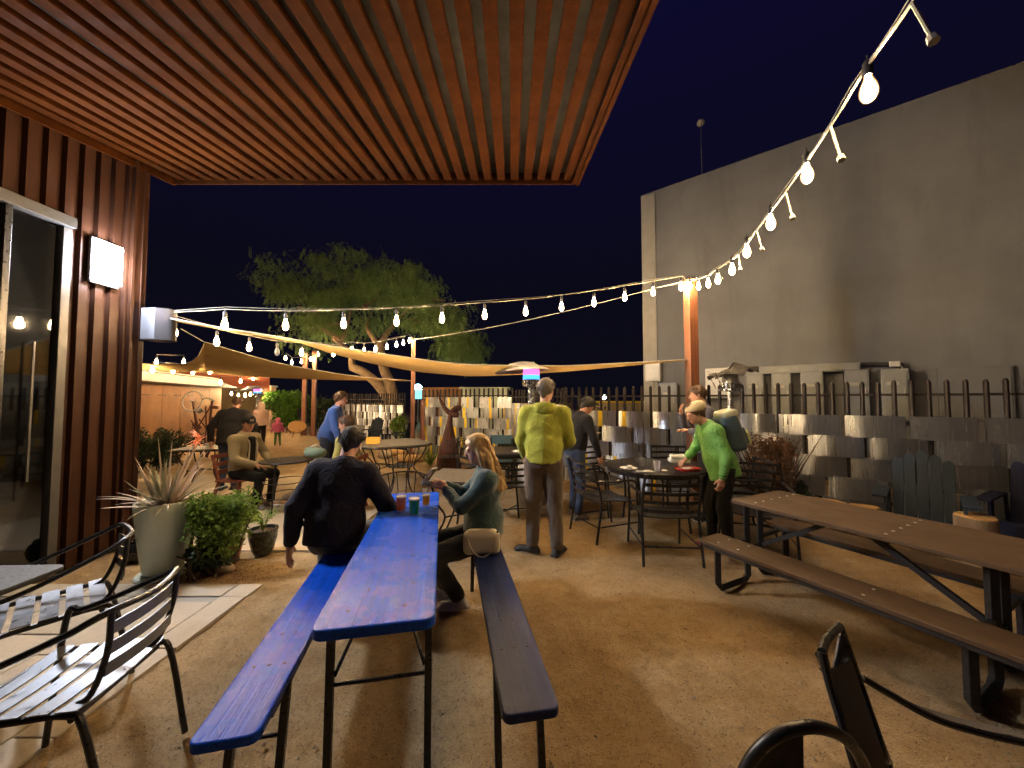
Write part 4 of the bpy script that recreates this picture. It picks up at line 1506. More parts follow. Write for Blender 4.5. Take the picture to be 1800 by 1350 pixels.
# ---- slatted bistro armchair: faces local +y
def bistro_chair(label, loc, rz, group):
    t = thing('slatted_armchair', label, 'chair', loc, rz, group)
    m = M['black_metal']
    W, D, SZ, AZ, BZ = .235, .215, .44, .60, .765
    # hoop: front leg - arm - back - arm - front leg
    side = lambda s: [(s * W, D + .05, 0), (s * W, D + .01, SZ - .02), (s * W, D - .02, .60), (s * W, D - .07, AZ), (s * (W + .005), 0, AZ + .05), (s * (W - .005), -D + .02, .735)]
    hoop = bez(side(1), 5) + bez([(W - .005, -D + .02, .735), (W - .05, -D - .055, .775), (0, -D - .09, BZ), (-W + .05, -D - .055, .775), (-W + .005, -D + .02, .735)], 5)[1:] + list(reversed(bez(side(-1), 5)))[1:]
    MB().tube(hoop, .0125, 8).build('arm_hoop', m, t)
    for s in (-1, 1):
        MB().tube(bez([(s * (W - .03), -D - .10, 0), (s * (W - .02), -D - .02, SZ - .06), (s * (W - .03), -D + .04, SZ - .012), (s * (W - .03), 0, SZ - .012), (s * (W - .01), D, SZ - .012)], 5), .0125, 8).build('rear_leg', m, t)
        MB().tube(bez([(s * (W - .075), -D + .06, SZ - .012), (s * (W - .07), -D - .0, SZ + .03), (s * (W - .065), -D - .05, .62), (s * (W - .06), -D - .062, .772)], 4), .011, 8).build('back_post', m, t)
    MB().cyl((-W + .01, D, SZ - .012), (W - .01, D, SZ - .012), .0115).build('front_rail', m, t)
    MB().cyl((-W + .03, -D + .03, SZ - .03), (W - .03, -D + .03, SZ - .03), .0115).build('rear_rail', m, t)
    for k in range(5):
        y = D - .035 - k * .089
        rows = [[(x * (W - .02) / 4, y + dy, SZ + .004 - .016 * (1 - (x / 4) ** 2)) for x in range(-4, 5)] for dy in (-.033, .033)]
        MB().slab(rows, (0, 0, 1), .006).build('seat_slat', M['slat_grey'], t, True)
    for k in range(3):
        z = .555 + k * .073
        q = .0
        rows = [[(x * (W - .065) / 4, -D - .045 - .022 * (1 - (x / 4) ** 2) - .03 * (z2 - .5), z2) for x in range(-4, 5)] for z2 in (z - .024, z + .024)]
        MB().slab(rows, (0, 1, 0), .006).build('back_slat', M['slat_grey'], t, True)
    return t


G1 = 'slatted metal armchairs by the dark terrace table'
ch1 = bistro_chair('slatted metal armchair nearest the camera at the lower left, seat facing left', (-1.83, 1.57, 0.018), R(100), G1)
ch2 = copy_thing(ch1, 'slatted metal armchair behind the nearer one, between the terrace table and the black pot', (-2.56, 2.10, 0.018), R(140))
# its shoulder towards us; third one half out of frame
# small dark terrace table
tt = thing('terrace_table', 'dark square terrace table at the left edge', 'table', (-2.66, 1.60, .018), R(2))
MB().prism(rrect(-.36, .36, -.36, .36, .05), .70, .722).build('table_top', basic('dark_mesh_top', (.020, .022, .023), (.014, .015, .016), .62, .1, 30, .3, 200), tt, False, .005)
MB().lathe([(.03, .03), (.03, .70)], seg=14).build('pedestal', M['black_metal'], tt)
for k in range(4):
    a = math.pi / 4 + k * math.pi / 2
    MB().tube([(0, 0, .05), (.15 * math.cos(a), .15 * math.sin(a), .05), (.28 * math.cos(a), .28 * math.sin(a), .012)], .016, 8).build('foot', M['black_metal'], tt)

# ---- ladder-back garden armchair with a solid mesh seat: faces +y
def ladder_chair(label, loc, rz, group='black ladder-back metal chairs'):
    t = thing('ladder_back_chair', label, 'chair', loc, rz, group)
    m = M['black_metal']
    W, D, SZ, BZ = .27, .25, .43, .88
    for s in (-1, 1):
        MB().tube(bez([(s * (W + .01), -D - .07, 0), (s * W, -D, SZ), (s * W, -D - .05, .70), (s * (W - .01), -D - .10, BZ)], 5), .014, 8).build('rear_leg', m, t)
        MB().tube(bez([(s * (W + .01), D + .05, 0), (s * W, D, SZ), (s * (W + .01), D - .01, .60), (s * (W + .01), D - .08, .665), (s * (W + .01), -.05, .67), (s * W, -D - .04, .68)], 5), .013, 8).build('arm', m, t)
    MB().slab([[(x * W / 3, y, SZ + .004 - .018 * (1 - (x / 3) ** 2) + (.02 if y < 0 else -.01)) for x in range(-3, 4)] for y in (-D, -.08, .1, D)], (0, 0, 1), .012).build('seat', m, t, True)
    for k in range(5):
        z = .52 + k * .085
        yy = -D - .02 - .12 * max(0, (z - .5))
        rows = [[(x * (W - .008) / 4, yy - .045 * (1 - (x / 4) ** 2), z2) for x in range(-4, 5)] for z2 in (z - .016, z + .016)]
        MB().slab(rows, (0, 1, 0), .006).build('back_slat', m, t, True)
    MB().cyl((-W, D - .0, .18), (-W, -D, .18), .008, None, 6).cyl((W, D, .18), (W, -D, .18), .008, None, 6).cyl((-W, -D - .04, .18), (W, -D - .04, .18), .008, None, 6).build('stretcher', m, t)
    return t


lc = ladder_chair('black ladder-back chair with its back to the camera at the round table', (1.56, 3.90, 0), R(-4))
copy_thing(lc, 'black ladder-back chair facing right on the left side of the round table', (1.12, 4.50, 0), R(-68))
copy_thing(lc, 'black ladder-back chair at the far left of the round table beside the dark jacket', (1.32, 5.45, 0), R(-140))
copy_thing(lc, 'black ladder-back chair against the plate fence, facing the camera across the round table', (2.42, 5.5, 0), R(175))
copy_thing(lc, 'black ladder-back chair just right of the round table behind the green jacket', (2.72, 4.55, 0), R(80))
copy_thing(lc, 'low black chair behind the end of the brown picnic table', (2.62, 3.98, 0), R(155), )
copy_thing(lc, 'black ladder-back chair between the blond woman and the man in the lime hoodie', (-.02, 5.15, 0), R(12))
copy_thing(lc, 'black ladder-back chair tucked behind the blond woman', (-.30, 4.95, 0), R(-30))

# ---- round table
rt = thing('round_table', 'black round metal table with glasses and a takeout box on it', 'table', (1.82, 4.78, 0))
MB().lathe([(0, .735), (.60, .735), (.615, .742), (.615, .752), (.60, .757), (0, .757)], seg=48).build('table_top', M['black_metal'], rt)
MB().lathe([(.585, .69), (.59, .735)], seg=40, cap=False).build('apron', M['black_metal'], rt)
for k in range(4):
    a = math.pi / 4 + k * math.pi / 2
    MB().tube(bez([(.46 * math.cos(a), .46 * math.sin(a), .73), (.40 * math.cos(a), .40 * math.sin(a), .4), (.44 * math.cos(a), .44 * math.sin(a), 0)], 5), .016, 8).build('leg', M['black_metal'], rt)
RTZ = .757


def on_rt(px, py):
    p = gnd(px, py, RTZ)
    return (p.x, p.y, RTZ)


wg = thing('stem_glass', 'stemmed water glass at the left of the round table', 'glass', on_rt(1093, 817))
MB().lathe([(0, 0), (.032, 0), (.03, .004), (.005, .01), (.005, .06), (.03, .08), (.036, .11), (.032, .145), (.030, .145), (.033, .11), (.026, .082), (0, .068)], seg=20, cap=False).build('glass', M['glass'], wg)
for px, py, lab in ((1129, 820, 'clear tumbler beside the white napkin'), (1142, 822, 'clear tumbler second from the plastic cup'), (1121, 812, 'clear tumbler at the back of the round table')):
    t = thing('tumbler', lab, 'glass', on_rt(px, py))
    MB().lathe([(0, 0), (.032, 0), (.038, .11), (.035, .11), (.030, .008), (0, .006)], seg=20, cap=False).build('glass', M['glass'], t)
t = thing('plastic_cup', 'frosted plastic cup at the middle of the round table', 'cup', on_rt(1155, 828))
MB().lathe([(0, 0), (.028, 0), (.040, .125), (.038, .125), (.027, .004), (0, .003)], seg=20, cap=False).build('cup', M['cup_frost'], t)
t = thing('paper_plate', 'white paper plate with a crumpled napkin on the round table', 'plate', on_rt(1105, 824))
MB().lathe([(0, .002), (.07, .002), (.10, .012), (.101, .014), (.07, .006), (0, .005)], seg=24, cap=False).build('plate', M['paper'], t)
MB().ball((0.01, 0, .025), (.04, .03, .02), 10, 6).build('napkin', M['paper'], t)
t = thing('napkin', 'flat white napkin near the camera side of the round table', 'napkin', on_rt(1134, 829), R(-6))
MB().box((0, 0, .004), (.20, .06, .006)).build('napkin_sheet', M['paper'], t, False)
MB().box((.03, .005, .012), (.07, .05, .01), .4).build('napkin_fold', M['paper'], t, False, .002)
t = thing('red_tray', 'red plastic food basket at the right edge of the round table', 'basket', on_rt(1209, 827), R(8))
MB().prism(rrect(-.12, .12, -.08, .08, .05), .0, .02).build('base', M['red_tray'], t, False, .006)
MB().tube([(x, y, .024) for x, y in rrect(-.13, .13, -.09, .09, .05)], .009, 6, True).build('rim', M['red_tray'], t)
MB().box((.0, 0, .028), (.13, .09, .008), .3).build('paper_liner', M['paper'], t, False, .002)
t = thing('bottle_cap_disc', 'small pale coaster lying right of the plastic cup', 'coaster', on_rt(1168, 827))
MB().lathe([(0, 0), (.035, 0), (.035, .004), (0, .005)], seg=16).build('coaster_disc', M['paper'], t)
pk = gnd(1191, 812, .80)
t = thing('takeout_box', 'white foam takeout box held over the round table by the woman in green', 'takeout box', (1.93, 4.32, .875), R(-4))
MB().prism([(-.11, -.075), (.11, -.075), (.10, .075), (-.10, .075)], 0, .045).build('box_base', M['foam_white'], t, False, .012)
MB().prism([(-.112, -.077), (.112, -.077), (.085, .06), (-.085, .06)], .048, .085).build('lid', M['foam_white'], t, False, .014)

# ---- curved-leg garden tables and chairs further back
def curved_table(label, loc, rz, sx, sy, z=.73, octo=False):
    t = thing('garden_table', label, 'table', loc, rz)
    topm = basic('grey_brown_mesh_top', (.145, .125, .095), (.10, .088, .07), .55, .2, 20, .3, 200)
    c = .22 if octo else .03
    if octo:
        poly = [(sx / 2, -sy / 2 + c), (sx / 2, sy / 2 - c), (sx / 2 - c, sy / 2), (-sx / 2 + c, sy / 2), (-sx / 2, sy / 2 - c), (-sx / 2, -sy / 2 + c), (-sx / 2 + c, -sy / 2), (sx / 2 - c, -sy / 2)]
    else:
        poly = rrect(-sx / 2, sx / 2, -sy / 2, sy / 2, c)
    MB().prism(poly, z - .02, z).build('table_top', topm, t, False, .003)
    MB().tube([(x, y, z - .03) for x, y in poly], .012, 6, True).build('edge_rim', M['black_metal'], t)
    for a, b in ((1, 1), (1, -1), (-1, 1), (-1, -1)):
        MB().tube(bez([(a * sx * .40, b * sy * .40, z - .02), (a * sx * .33, b * sy * .33, z * .65), (a * sx * .24, b * sy * .24, z * .42), (a * sx * .34, b * sy * .34, .12), (a * sx * .42, b * sy * .42, 0)], 5), .012, 8).build('leg', M['black_metal'], t)
    MB().bar((-sx * .24, -sy * .24, z * .42), (sx * .24, sy * .24, z * .42), .015, .015, (0, 0, 1)).bar((sx * .24, -sy * .24, z * .425), (-sx * .24, sy * .24, z * .425), .015, .015, (0, 0, 1)).build('cross_bar', M['black_metal'], t, False)
    return t


curved_table('eight-sided mesh-top garden table behind the man in the navy jacket', (-2.35, 7.35, 0), R(32), 1.30, 1.30, .75, True)
curved_table('dark square mesh-top table between the beers and the rusted cactus', (-.52, 4.25, 0), R(-8), .80, .72, .74)
curved_table('dark table in front of the pale blue chair backs', (.05, 6.3, 0), R(4), 1.3, .85, .75)
t9 = curved_table('dark low table left of the man in the black cap', (-5.75, 7.0, 0), R(15), .85, .7, .70)


def wire_chair(label, loc, rz, group='barrel-backed wire chairs'):
    t = thing('wire_chair', label, 'chair', loc, rz, group)
    m = M['black_metal']
    rad, SZ, BZ = .27, .43, .80
    arcp = lambda z, r, a0=-25, a1=205: [(r * math.cos(R(a)), -r * math.sin(R(a)) * .9, z + .06 * math.sin(max(0, math.sin(R(a))) * math.pi / 2)) for a in range(a0, a1 + 1, 10)]
    top = arcp(BZ - .08, rad + .05)
    bot = arcp(SZ, rad - .04)
    MB().tube(top, .010, 8).build('top_rail', m, t)
    for k in range(1, len(top) - 1, 2):
        MB().cyl(top[k], (bot[k][0], bot[k][1], SZ), .006, None, 6).build('spindle', m, t)
    MB().lathe([(0, SZ), (.23, SZ), (.24, SZ + .008), (0, SZ + .016)], seg=28).build('seat', m, t)
    for a in (45, 135, 225, 315):
        c, s = math.cos(R(a)), math.sin(R(a))
        MB().tube(bez([(.20 * c, .20 * s, SZ), (.17 * c, .17 * s, .25), (.21 * c, .21 * s, .08), (.26 * c, .26 * s, 0)], 5), .011, 8).build('leg', m, t)
    return t


wc = wire_chair('barrel-backed wire chair just beyond the beer glasses', (-1.12, 3.98, 0), R(-125))
copy_thing(wc, 'barrel-backed wire chair at the eight-sided table, nearer its right side', (-1.95, 6.55, 0), R(20))
copy_thing(wc, 'barrel-backed wire chair right of the eight-sided table by the short post', (-1.25, 7.6, 0), R(100))
copy_thing(wc, 'barrel-backed wire chair half hidden behind the bent bag at the thin round table', (-3.05, 6.3, 0), R(160))
copy_thing(wc, 'barrel-backed wire chair left of the eight-sided table behind the blue fleece', (-3.4, 7.9, 0), R(-100))

# thin round table in front of the man in the cap
p = gnd(505, 808, .72)
t = thing('round_cafe_table', 'thin dark round table in front of the man in the black cap', 'table', (p.x, p.y, 0))
MB().lathe([(0, .70), (.35, .70), (.355, .71), (.35, .72), (0, .72)], seg=36).build('table_top', M['black_metal'], t)
for k in range(3):
    a = R(30 + 120 * k)
    MB().cyl((.27 * math.cos(a), .27 * math.sin(a), .70), (.33 * math.cos(a), .33 * math.sin(a), 0), .011).build('leg', M['black_metal'], t)
MB().tube([(.29 * math.cos(R(a)), .29 * math.sin(R(a)), .42) for a in range(0, 360, 15)], .007, 6, True).tube([(.31 * math.cos(R(a)), .31 * math.sin(R(a)), .22) for a in range(0, 360, 15)], .007, 6, True).build('ring_brace', M['black_metal'], t)
p = gnd(552, 806, .72)
t = thing('green_bag', 'crumpled grey-green bag lying on the thin round table', 'bag', (p.x + .02, p.y, .72), .3)
MB().ball((0, 0, .085), (.16, .10, .085), 16, 10).ball((-.08, .0, .13), (.07, .06, .05), 12, 8).build('bag_body', cloth('grey_green_cloth', (.22, .30, .22), (.30, .33, .30)), t)
MB().tube(bez([(.10, 0, .13), (.02, -.05, .21), (-.10, 0, .15)], 6), .008, 6).build('strap', M['white_plastic'], t)

# wooden red-brown chair of the man in the cap
def wood_chair(label, loc, rz):
    t = thing('wooden_chair', label, 'chair', loc, rz)
    m = M['rust_chair']
    for sx in (-1, 1):
        MB().bar((sx * .20, .20, 0), (sx * .17, .17, .42), .045, .03).build('leg', m, t, False, .004)
        MB().bar((sx * .24, -.26, 0), (sx * .17, -.15, .42), .045, .03).build('leg', m, t, False, .004)
        MB().bar((sx * .18, -.15, .42), (sx * .18, -.27, .80), .035, .03).build('back_post', m, t, False, .004)
    MB().prism(rrect(-.22, .22, -.20, .21, .04), .42, .445).build('seat', m, t, False, .006)
    for z in (.55, .66, .77):
        MB().bar((-.18, -.19 - (z - .5) * .3, z), (.18, -.19 - (z - .5) * .3, z), .02, .06, (0, 0, 1)).build('back_slat', m, t, False, .004)
    MB().bar((-.19, .19, .2), (.19, .19, .2), .02, .03, (0, 0, 1)).build('stretcher', m, t, False)
    return t


wood_chair('red-brown wooden chair under the man in the black cap', (-4.02, 5.5, 0), R(-98))
wood_chair('red-brown wooden chair hidden behind the navy jacket, under the person stretching a leg', (-2.42, 5.35, 0), R(90))

# ---- adirondack chairs
def adirondack(label, loc, rz, m, group='slatted adirondack chairs'):
    t = thing('adirondack_chair', label, 'chair', loc, rz, group)
    # faces +y
    for k in range(5):
        x = -.196 + .098 * k
        h = 1.02 - .10 * abs(k - 2) ** 1.3 * .5
        MB().prism([(-.045, 0), (.045, 0), (.045, .70 * h), (.032, .74 * h), (0, .76 * h), (-.032, .74 * h), (-.045, .70 * h)], -.01, .01,
                   Matrix.Rotation(R(90 - 0), 3, 'X') ).build('back_slat', m, t, False, .004).matrix_local = Matrix.Translation((x, -.20, .27)) @ Matrix.Rotation(R(18), 4, 'X')
    for k in range(5):
        y = .30 - .105 * k
        MB().box((0, y, .36 - .045 * k * .6), (.52, .09, .02)).build('seat_slat', m, t, False, .004)
    for s in (-1, 1):
        MB().box((s * .315, .06, .57), (.12, .66, .022)).build('arm', m, t, False, .006)
        MB().box((s * .27, .33, .28), (.025, .09, .56)).build('front_leg', m, t, False, .003)
        MB().bar((s * .265, .36, .34), (s * .265, -.55, .05), .025, .12, (0, 0, 1)).build('side_rail', m, t, False, .003)
        MB().bar((s * .27, -.25, .56), (s * .27, -.33, .16), .025, .06).build('rear_post', m, t, False, .003)
    MB().box((0, .345, .30), (.52, .022, .11)).build('front_apron', m, t, False, .003)
    return t


ad = adirondack('slate blue adirondack chair behind the brown picnic table against the plates', (4.42, 4.02, 0), R(132), M['adirondack'])
a2 = adirondack('dark navy adirondack chair at the right edge beside the tree stump', (5.32, 3.75, 0), R(118), M['adirondack_dark'])
copy_thing(ad, 'slate blue adirondack chair far back near the cream plates, leaning right', (-4.75, 12.4, 0), R(160))
copy_thing(ad, 'slate blue adirondack chair far back turned side-on by the two posts', (-3.35, 11.2, 0), R(75))
# pale blue straight-backed chairs
def board_chair(label, loc, rz):
    t = thing('blue_board_chair', label, 'chair', loc, rz, 'pale blue board-backed chairs')
    MB().prism(rrect(-.22, .22, -.085, .085, .02), -.01, .01, Matrix.Rotation(R(80), 3, 'X')).build('backrest', M['blue_back'], t, False, .004).location = (0, -.24, .83)
    for s in (-1, 1):
        MB().tube(bez([(s * .20, -.26, 0), (s * .20, -.2, .43), (s * .2, -.24, .90)], 4), .012).build('rear_leg', M['black_metal'], t)
        MB().tube([(s * .20, .22, 0), (s * .19, .18, .43)], .012).build('front_leg', M['black_metal'], t)
    MB().prism(rrect(-.21, .21, -.2, .2, .03), .43, .45).build('seat', M['blue_back'], t, False, .004)
    return t


bc = board_chair('pale blue board-backed chair right of the blond woman', (-.20, 6.95, 0), R(180))
copy_thing(bc, 'pale blue board-backed chair just left of the lime hoodie', (.30, 6.95, 0), R(175))

# wicker bowl chair far left
p = gnd(512, 770, 0)
t = thing('wicker_chair', 'orange wicker bowl chair in front of the green shrub', 'chair', (p.x, p.y + .4, 0), R(-150))
cr = []
for j in range(0, 360, 20):
    a = R(j)
    cr.append((.46 * math.cos(a), .30 * math.sin(a) - .05, .52 + .26 * -math.sin(a)))
MB().tube(cr, .03, 8, True).build('rim', M['wicker'], t)
rows = []
for k in range(5):
    f = 1 - k / 4.6
    rows.append([((q[0]) * f, q[1] * f + .0 * (1 - f), .33 + (q[2] - .33) * f ** .8) for q in cr + [cr[0]]])
MB().sheet(rows).build('bowl', M['wicker'], t, True)
for a in (45, 135, 225, 315):
    MB().cyl((.2 * math.cos(R(a)), .2 * math.sin(R(a)), .34), (.32 * math.cos(R(a)), .32 * math.sin(R(a)), 0), .012).build('leg', M['black_metal'], t)
t.scale = (.72, .72, .85)

# ---- metal bin
t = thing('metal_bin', 'round galvanised bin behind the man in the lime hoodie', 'bin', (.42, 5.35, 0))
MB().lathe([(0, 0), (.19, 0), (.195, .05), (.21, .77), (.21, .80)], seg=28).build('body', M['galv'], t)
MB().lathe([(.222, .78), (.225, .80), (.222, .83), (.19, .85), (.05, .87), (0, .87)], seg=28).build('lid', M['steel'], t)
for z in (.12, .4, .7):
    MB().lathe([(.198 + z * .015, z - .012), (.208 + z * .015, z), (.198 + z * .015, z + .012)], seg=28, cap=False).build('rib', M['galv'], t)

# ---- stumps, logs and stones
def stump(label, px, py, Y, r_, h, irregular=.12, group=None, cat='stump', name='tree_stump'):
    p = at(px, py, Y)
    t = thing(name, label, cat, (p.x, p.y, 0), 0, group)
    rnd = random.Random(int(px))
    ph = [rnd.uniform(0, 6) for _ in range(3)]
    prof = lambda a: 1 + irregular * (math.sin(2 * a + ph[0]) * .5 + math.sin(3 * a + ph[1]) * .4 + math.sin(7 * a + ph[2]) * .2)
    n = 32
    poly = [(r_ * prof(2 * math.pi * k / n) * math.cos(2 * math.pi * k / n), r_ * prof(2 * math.pi * k / n) * math.sin(2 * math.pi * k / n)) for k in range(n)]
    MB().prism([(x * 1.0, y * 1.0) for x, y in poly], 0, h - .012).build('trunk', M['bark'], t, True, ang=30)
    MB().prism([(x * .96, y * .96) for x, y in poly], h - .012, h).build('cut_face', M['log_end'], t, False)
    return t


stump('tree stump seat with a pale sawn top beside the dark navy chair', 1716, 905, 3.55, .145, .50, .16)
stump('low tree stump half hidden behind the middle of the brown picnic table', 1520, 882, 4.35, .13, .36, .2)
stump('flat low stump behind the brown picnic table, left of the other low stump', 1458, 875, 4.4, .15, .40, .3)
def log(label, px, py, Y, r_, ln, rz, band=False):
    p = gnd(px, py, r_)
    t = thing('log', label, 'log', (p.x, p.y, r_), rz, 'cut logs and stones in the planting bed')
    MB().cyl((-ln / 2, 0, 0), (ln / 2, 0, 0), r_, r_ * .92, 18).build('trunk', M['log_end'], t)
    MB().cyl((-ln / 2 - .004, 0, 0), (-ln / 2 + .02, 0, 0), r_ * .9, None, 18).build('cut_end', M['log_end'], t)
    if band:
        MB().tube([(0.0, (r_ + .006) * math.cos(R(a)), (r_ + .006) * math.sin(R(a))) for a in range(0, 360, 20)], .014, 6, True).build('iron_band', M['rust_chair'], t)
    return t


log('short pale log with an iron band by the eight-sided table', 722, 806, 9.0, .10, .62, R(8), True)
log('pale log lying behind the banded log', 700, 796, 10.0, .10, .5, R(-30))
log('tan log leaning by the foot of the short post', 742, 792, 10.4, .11, .5, R(60))


def stone(label, px, py, sx, sy, sz):
    p = gnd(px, py, 0)
    o = bpy.data.objects.new('t', None)
    mb = MB().ball((0, 0, sz * .8), (sx, sy, sz), 14, 9)
    rnd = random.Random(int(px * 7))
    mb.v = [(x * (1 + rnd.uniform(-.08, .08)), y * (1 + rnd.uniform(-.08, .08)), z * (1 + rnd.uniform(-.06, .06))) for x, y, z in mb.v]
    q = mb.build('stone', M['stone'], None, True, loc=(p.x, p.y, 0), ang=60)
    bpy.data.objects.remove(o)
    return tag(q, label, 'stone', 'cut logs and stones in the planting bed')


stone('pale stone under the far end of the eight-sided table', 676, 806, .20, .14, .12)
stone('tan boulder behind the banded log', 735, 800, .30, .18, .20)
stone('small tan stone at the foot of the potted shrubs', 395, 1006, .09, .06, .045)

# small orange thing on the eight-sided table
p = gnd(645, 783, .75)
t = thing('orange_lantern', 'small glowing orange box lantern on the eight-sided table', 'lantern', (p.x, p.y + .3, .75))
MB().box((0, 0, .06), (.22, .16, .12)).build('shade', emis('orange_lantern_glow', (1.0, .42, .05), .9), t, False, .01)

# ---- two mesh-backed chairs cut by the bottom right corner
mesh_m = basic('charcoal_mesh_fabric', (.060, .056, .055), (.045, .042, .042), .75, 0, 300, .5, 500)
cA = thing('mesh_chair', 'black mesh-backed chair at the lower right, its back seen side-on', 'chair', (1.5, 1.25, 0))
o_ = V((1.5, 1.25, 0))
q = lambda px, py, Y: at(px, py, Y) - o_
nT, fT = q(1445, 1146, 1.12), q(1476, 1100, 1.27)
nM, fM = q(1462, 1215, 1.10), q(1512, 1205, 1.24)
nB, fB = V((nM.x + .10, nM.y, .40)), V((fM.x + .10, fM.y + .02, .42))
nP = bez([nT, nM, q(1498, 1330, 1.05), nB], 6)
fP = bez([fT, fM, q(1552, 1320, 1.16), fB], 6)
MB().tube([nB] + [nB + V((.0, 0, -.38))], .012).build('leg', M['black_metal'], cA)
MB().tube([fB] + [fB + V((.0, 0, -.40))], .012).build('leg', M['black_metal'], cA)
MB().tube(nP, .012).build('back_post', M['black_metal'], cA)
MB().tube(fP, .012).build('back_post', M['black_metal'], cA)
dip = q(1461, 1190, 1.2)
MB().tube(bez([nT, q(1452, 1126, 1.18), fT], 4), .012).build('top_rail', M['black_metal'], cA)
MB().tube(bez([nT + V((.004, .02, -.02)), dip, fT + V((0, -.01, -.01))], 5), .008).build('mesh_edge', M['black_metal'], cA)
de = bez([nT + V((.004, .02, -.06)), dip + V((0, 0, -.006)), fT + V((0, -.01, -.015))], 5)
rows = [de]
for k in range(3, len(nP), 3):
    a, b = nP[k], fP[k]
    rows.append([a.lerp(b, j / (len(de) - 1)) + V((.02 * math.sin(math.pi * j / (len(de) - 1)), 0, 0)) for j in range(len(de))])
MB().slab(rows, (.9, .3, 0), .003).build('mesh_back', mesh_m, cA, True)
seat_y = .43
sr = [V((nB.x, nB.y, .42)), V((nB.x + .46, nB.y - .02, .44))]
sf_ = [V((fB.x, fB.y + .2, .42)), V((fB.x + .46, fB.y + .2, .44))]
arm = bez([q(1516, 1192, 1.25), q(1560, 1218, 1.24), q(1640, 1262, 1.22), q(1720, 1287, 1.2), q(1810, 1308, 1.18)], 6)
arm2 = bez([q(1530, 1198, 1.27), q(1600, 1236, 1.28), q(1660, 1256, 1.3), q(1730, 1274, 1.31), q(1810, 1292, 1.32)], 6)
MB().tube(arm, .011).build('arm', M['black_metal'], cA)
MB().slab([arm, arm2], (0, 0, 1), .004).build('arm_mesh', mesh_m, cA, True)
cB = thing('round_back_chair', 'black round-backed metal chair cut by the bottom edge at the right', 'chair', (.95, .92, 0))
o2 = V((.95, .92, 0))
q2 = lambda px, py, Y: at(px, py, Y) - o2
hoop = bez([q2(1300, 1372, .98), q2(1330, 1322, .97), q2(1375, 1288, .96), q2(1435, 1278, .97), q2(1488, 1300, .99), q2(1520, 1350, 1.02), q2(1535, 1410, 1.03)], 6)
MB().tube(hoop, .015, 10).build('top_rail', M['black_metal'], cB)
pan = bez([q2(1312, 1360, .985), q2(1335, 1326, .985), q2(1375, 1294, .975), q2(1412, 1284, .975)], 6)
low = [V((p_.x, p_.y + .01, .40)) for p_ in pan]
MB().slab([pan, low], (0, 1, 0), .006).build('back_panel', M['black_matte'], cB, True)
for qx in (hoop[0], hoop[-1]):
    MB().tube([qx, V((qx.x, qx.y, -0.0 + .001))], .013).build('leg', M['black_metal'], cB)
MB().lathe([(0, .41), (.21, .41), (.22, .42), (0, .43)], (.02, -.24, 0), 24).build('seat', M['black_metal'], cB)
for a in (225, 315):
    MB().cyl((.02 + .15 * math.cos(R(a)), -.24 + .15 * math.sin(R(a)), .41), (.02 + .2 * math.cos(R(a)), -.24 + .2 * math.sin(R(a)), 0), .012).build('front_leg', M['black_metal'], cB)
# ================================================================== PEOPLE
# bodies and clothes are grown as one smooth surface from tapered limbs blended together
def surface_nets(V_, org, h):
    ins = V_ < 0
    nx, ny, nz = V_.shape
    c = np.zeros((nx - 1, ny - 1, nz - 1), np.int8)
    for dx in (0, 1):
        for dy in (0, 1):
            for dz in (0, 1):
                c += ins[dx:nx - 1 + dx, dy:ny - 1 + dy, dz:nz - 1 + dz]
    act = (c > 0) & (c < 8)
    ids = -np.ones(act.shape, np.int64)
    I = np.argwhere(act)
    ids[act] = np.arange(len(I))
    acc = np.zeros((len(I), 3)); cnt = np.zeros(len(I))
    cor = [(0, 0, 0), (1, 0, 0), (0, 1, 0), (1, 1, 0), (0, 0, 1), (1, 0, 1), (0, 1, 1), (1, 1, 1)]
    val = [V_[I[:, 0] + a, I[:, 1] + b, I[:, 2] + d] for a, b, d in cor]
    for i, j in ((0, 1), (2, 3), (4, 5), (6, 7), (0, 2), (1, 3), (4, 6), (5, 7), (0, 4), (1, 5), (2, 6), (3, 7)):
        a, b = val[i], val[j]
        m = (a < 0) != (b < 0)
        t = np.where(m, a / np.where(m, a - b, 1), 0)
        p = np.array(cor[i]) + t[:, None] * (np.array(cor[j]) - np.array(cor[i]))
        acc[m] += p[m]; cnt[m] += 1
    vs = (I + acc / np.maximum(cnt, 1)[:, None]) * h + org
    faces = []
    for ax in range(3):
        sl0 = [slice(None)] * 3; sl1 = [slice(None)] * 3
        sl0[ax] = slice(0, -1); sl1[ax] = slice(1, None)
        a, b = ins[tuple(sl0)], ins[tuple(sl1)]
        E = np.argwhere(a != b)
        o1, o2 = [(1, 2), (2, 0), (0, 1)][ax]
        ok = (E[:, o1] > 0) & (E[:, o2] > 0) & (E[:, o1] < V_.shape[o1] - 1) & (E[:, o2] < V_.shape[o2] - 1)
        E = E[ok]
        flip = ~a[E[:, 0], E[:, 1], E[:, 2]]
        def g(d1, d2):
            q = E.copy(); q[:, o1] -= d1; q[:, o2] -= d2
            return ids[q[:, 0], q[:, 1], q[:, 2]]
        quad = np.stack([g(1, 1), g(0, 1), g(0, 0), g(1, 0)], -1)
        quad[flip] = quad[flip][:, ::-1]
        faces.append(quad)
    return vs, np.vstack(faces)


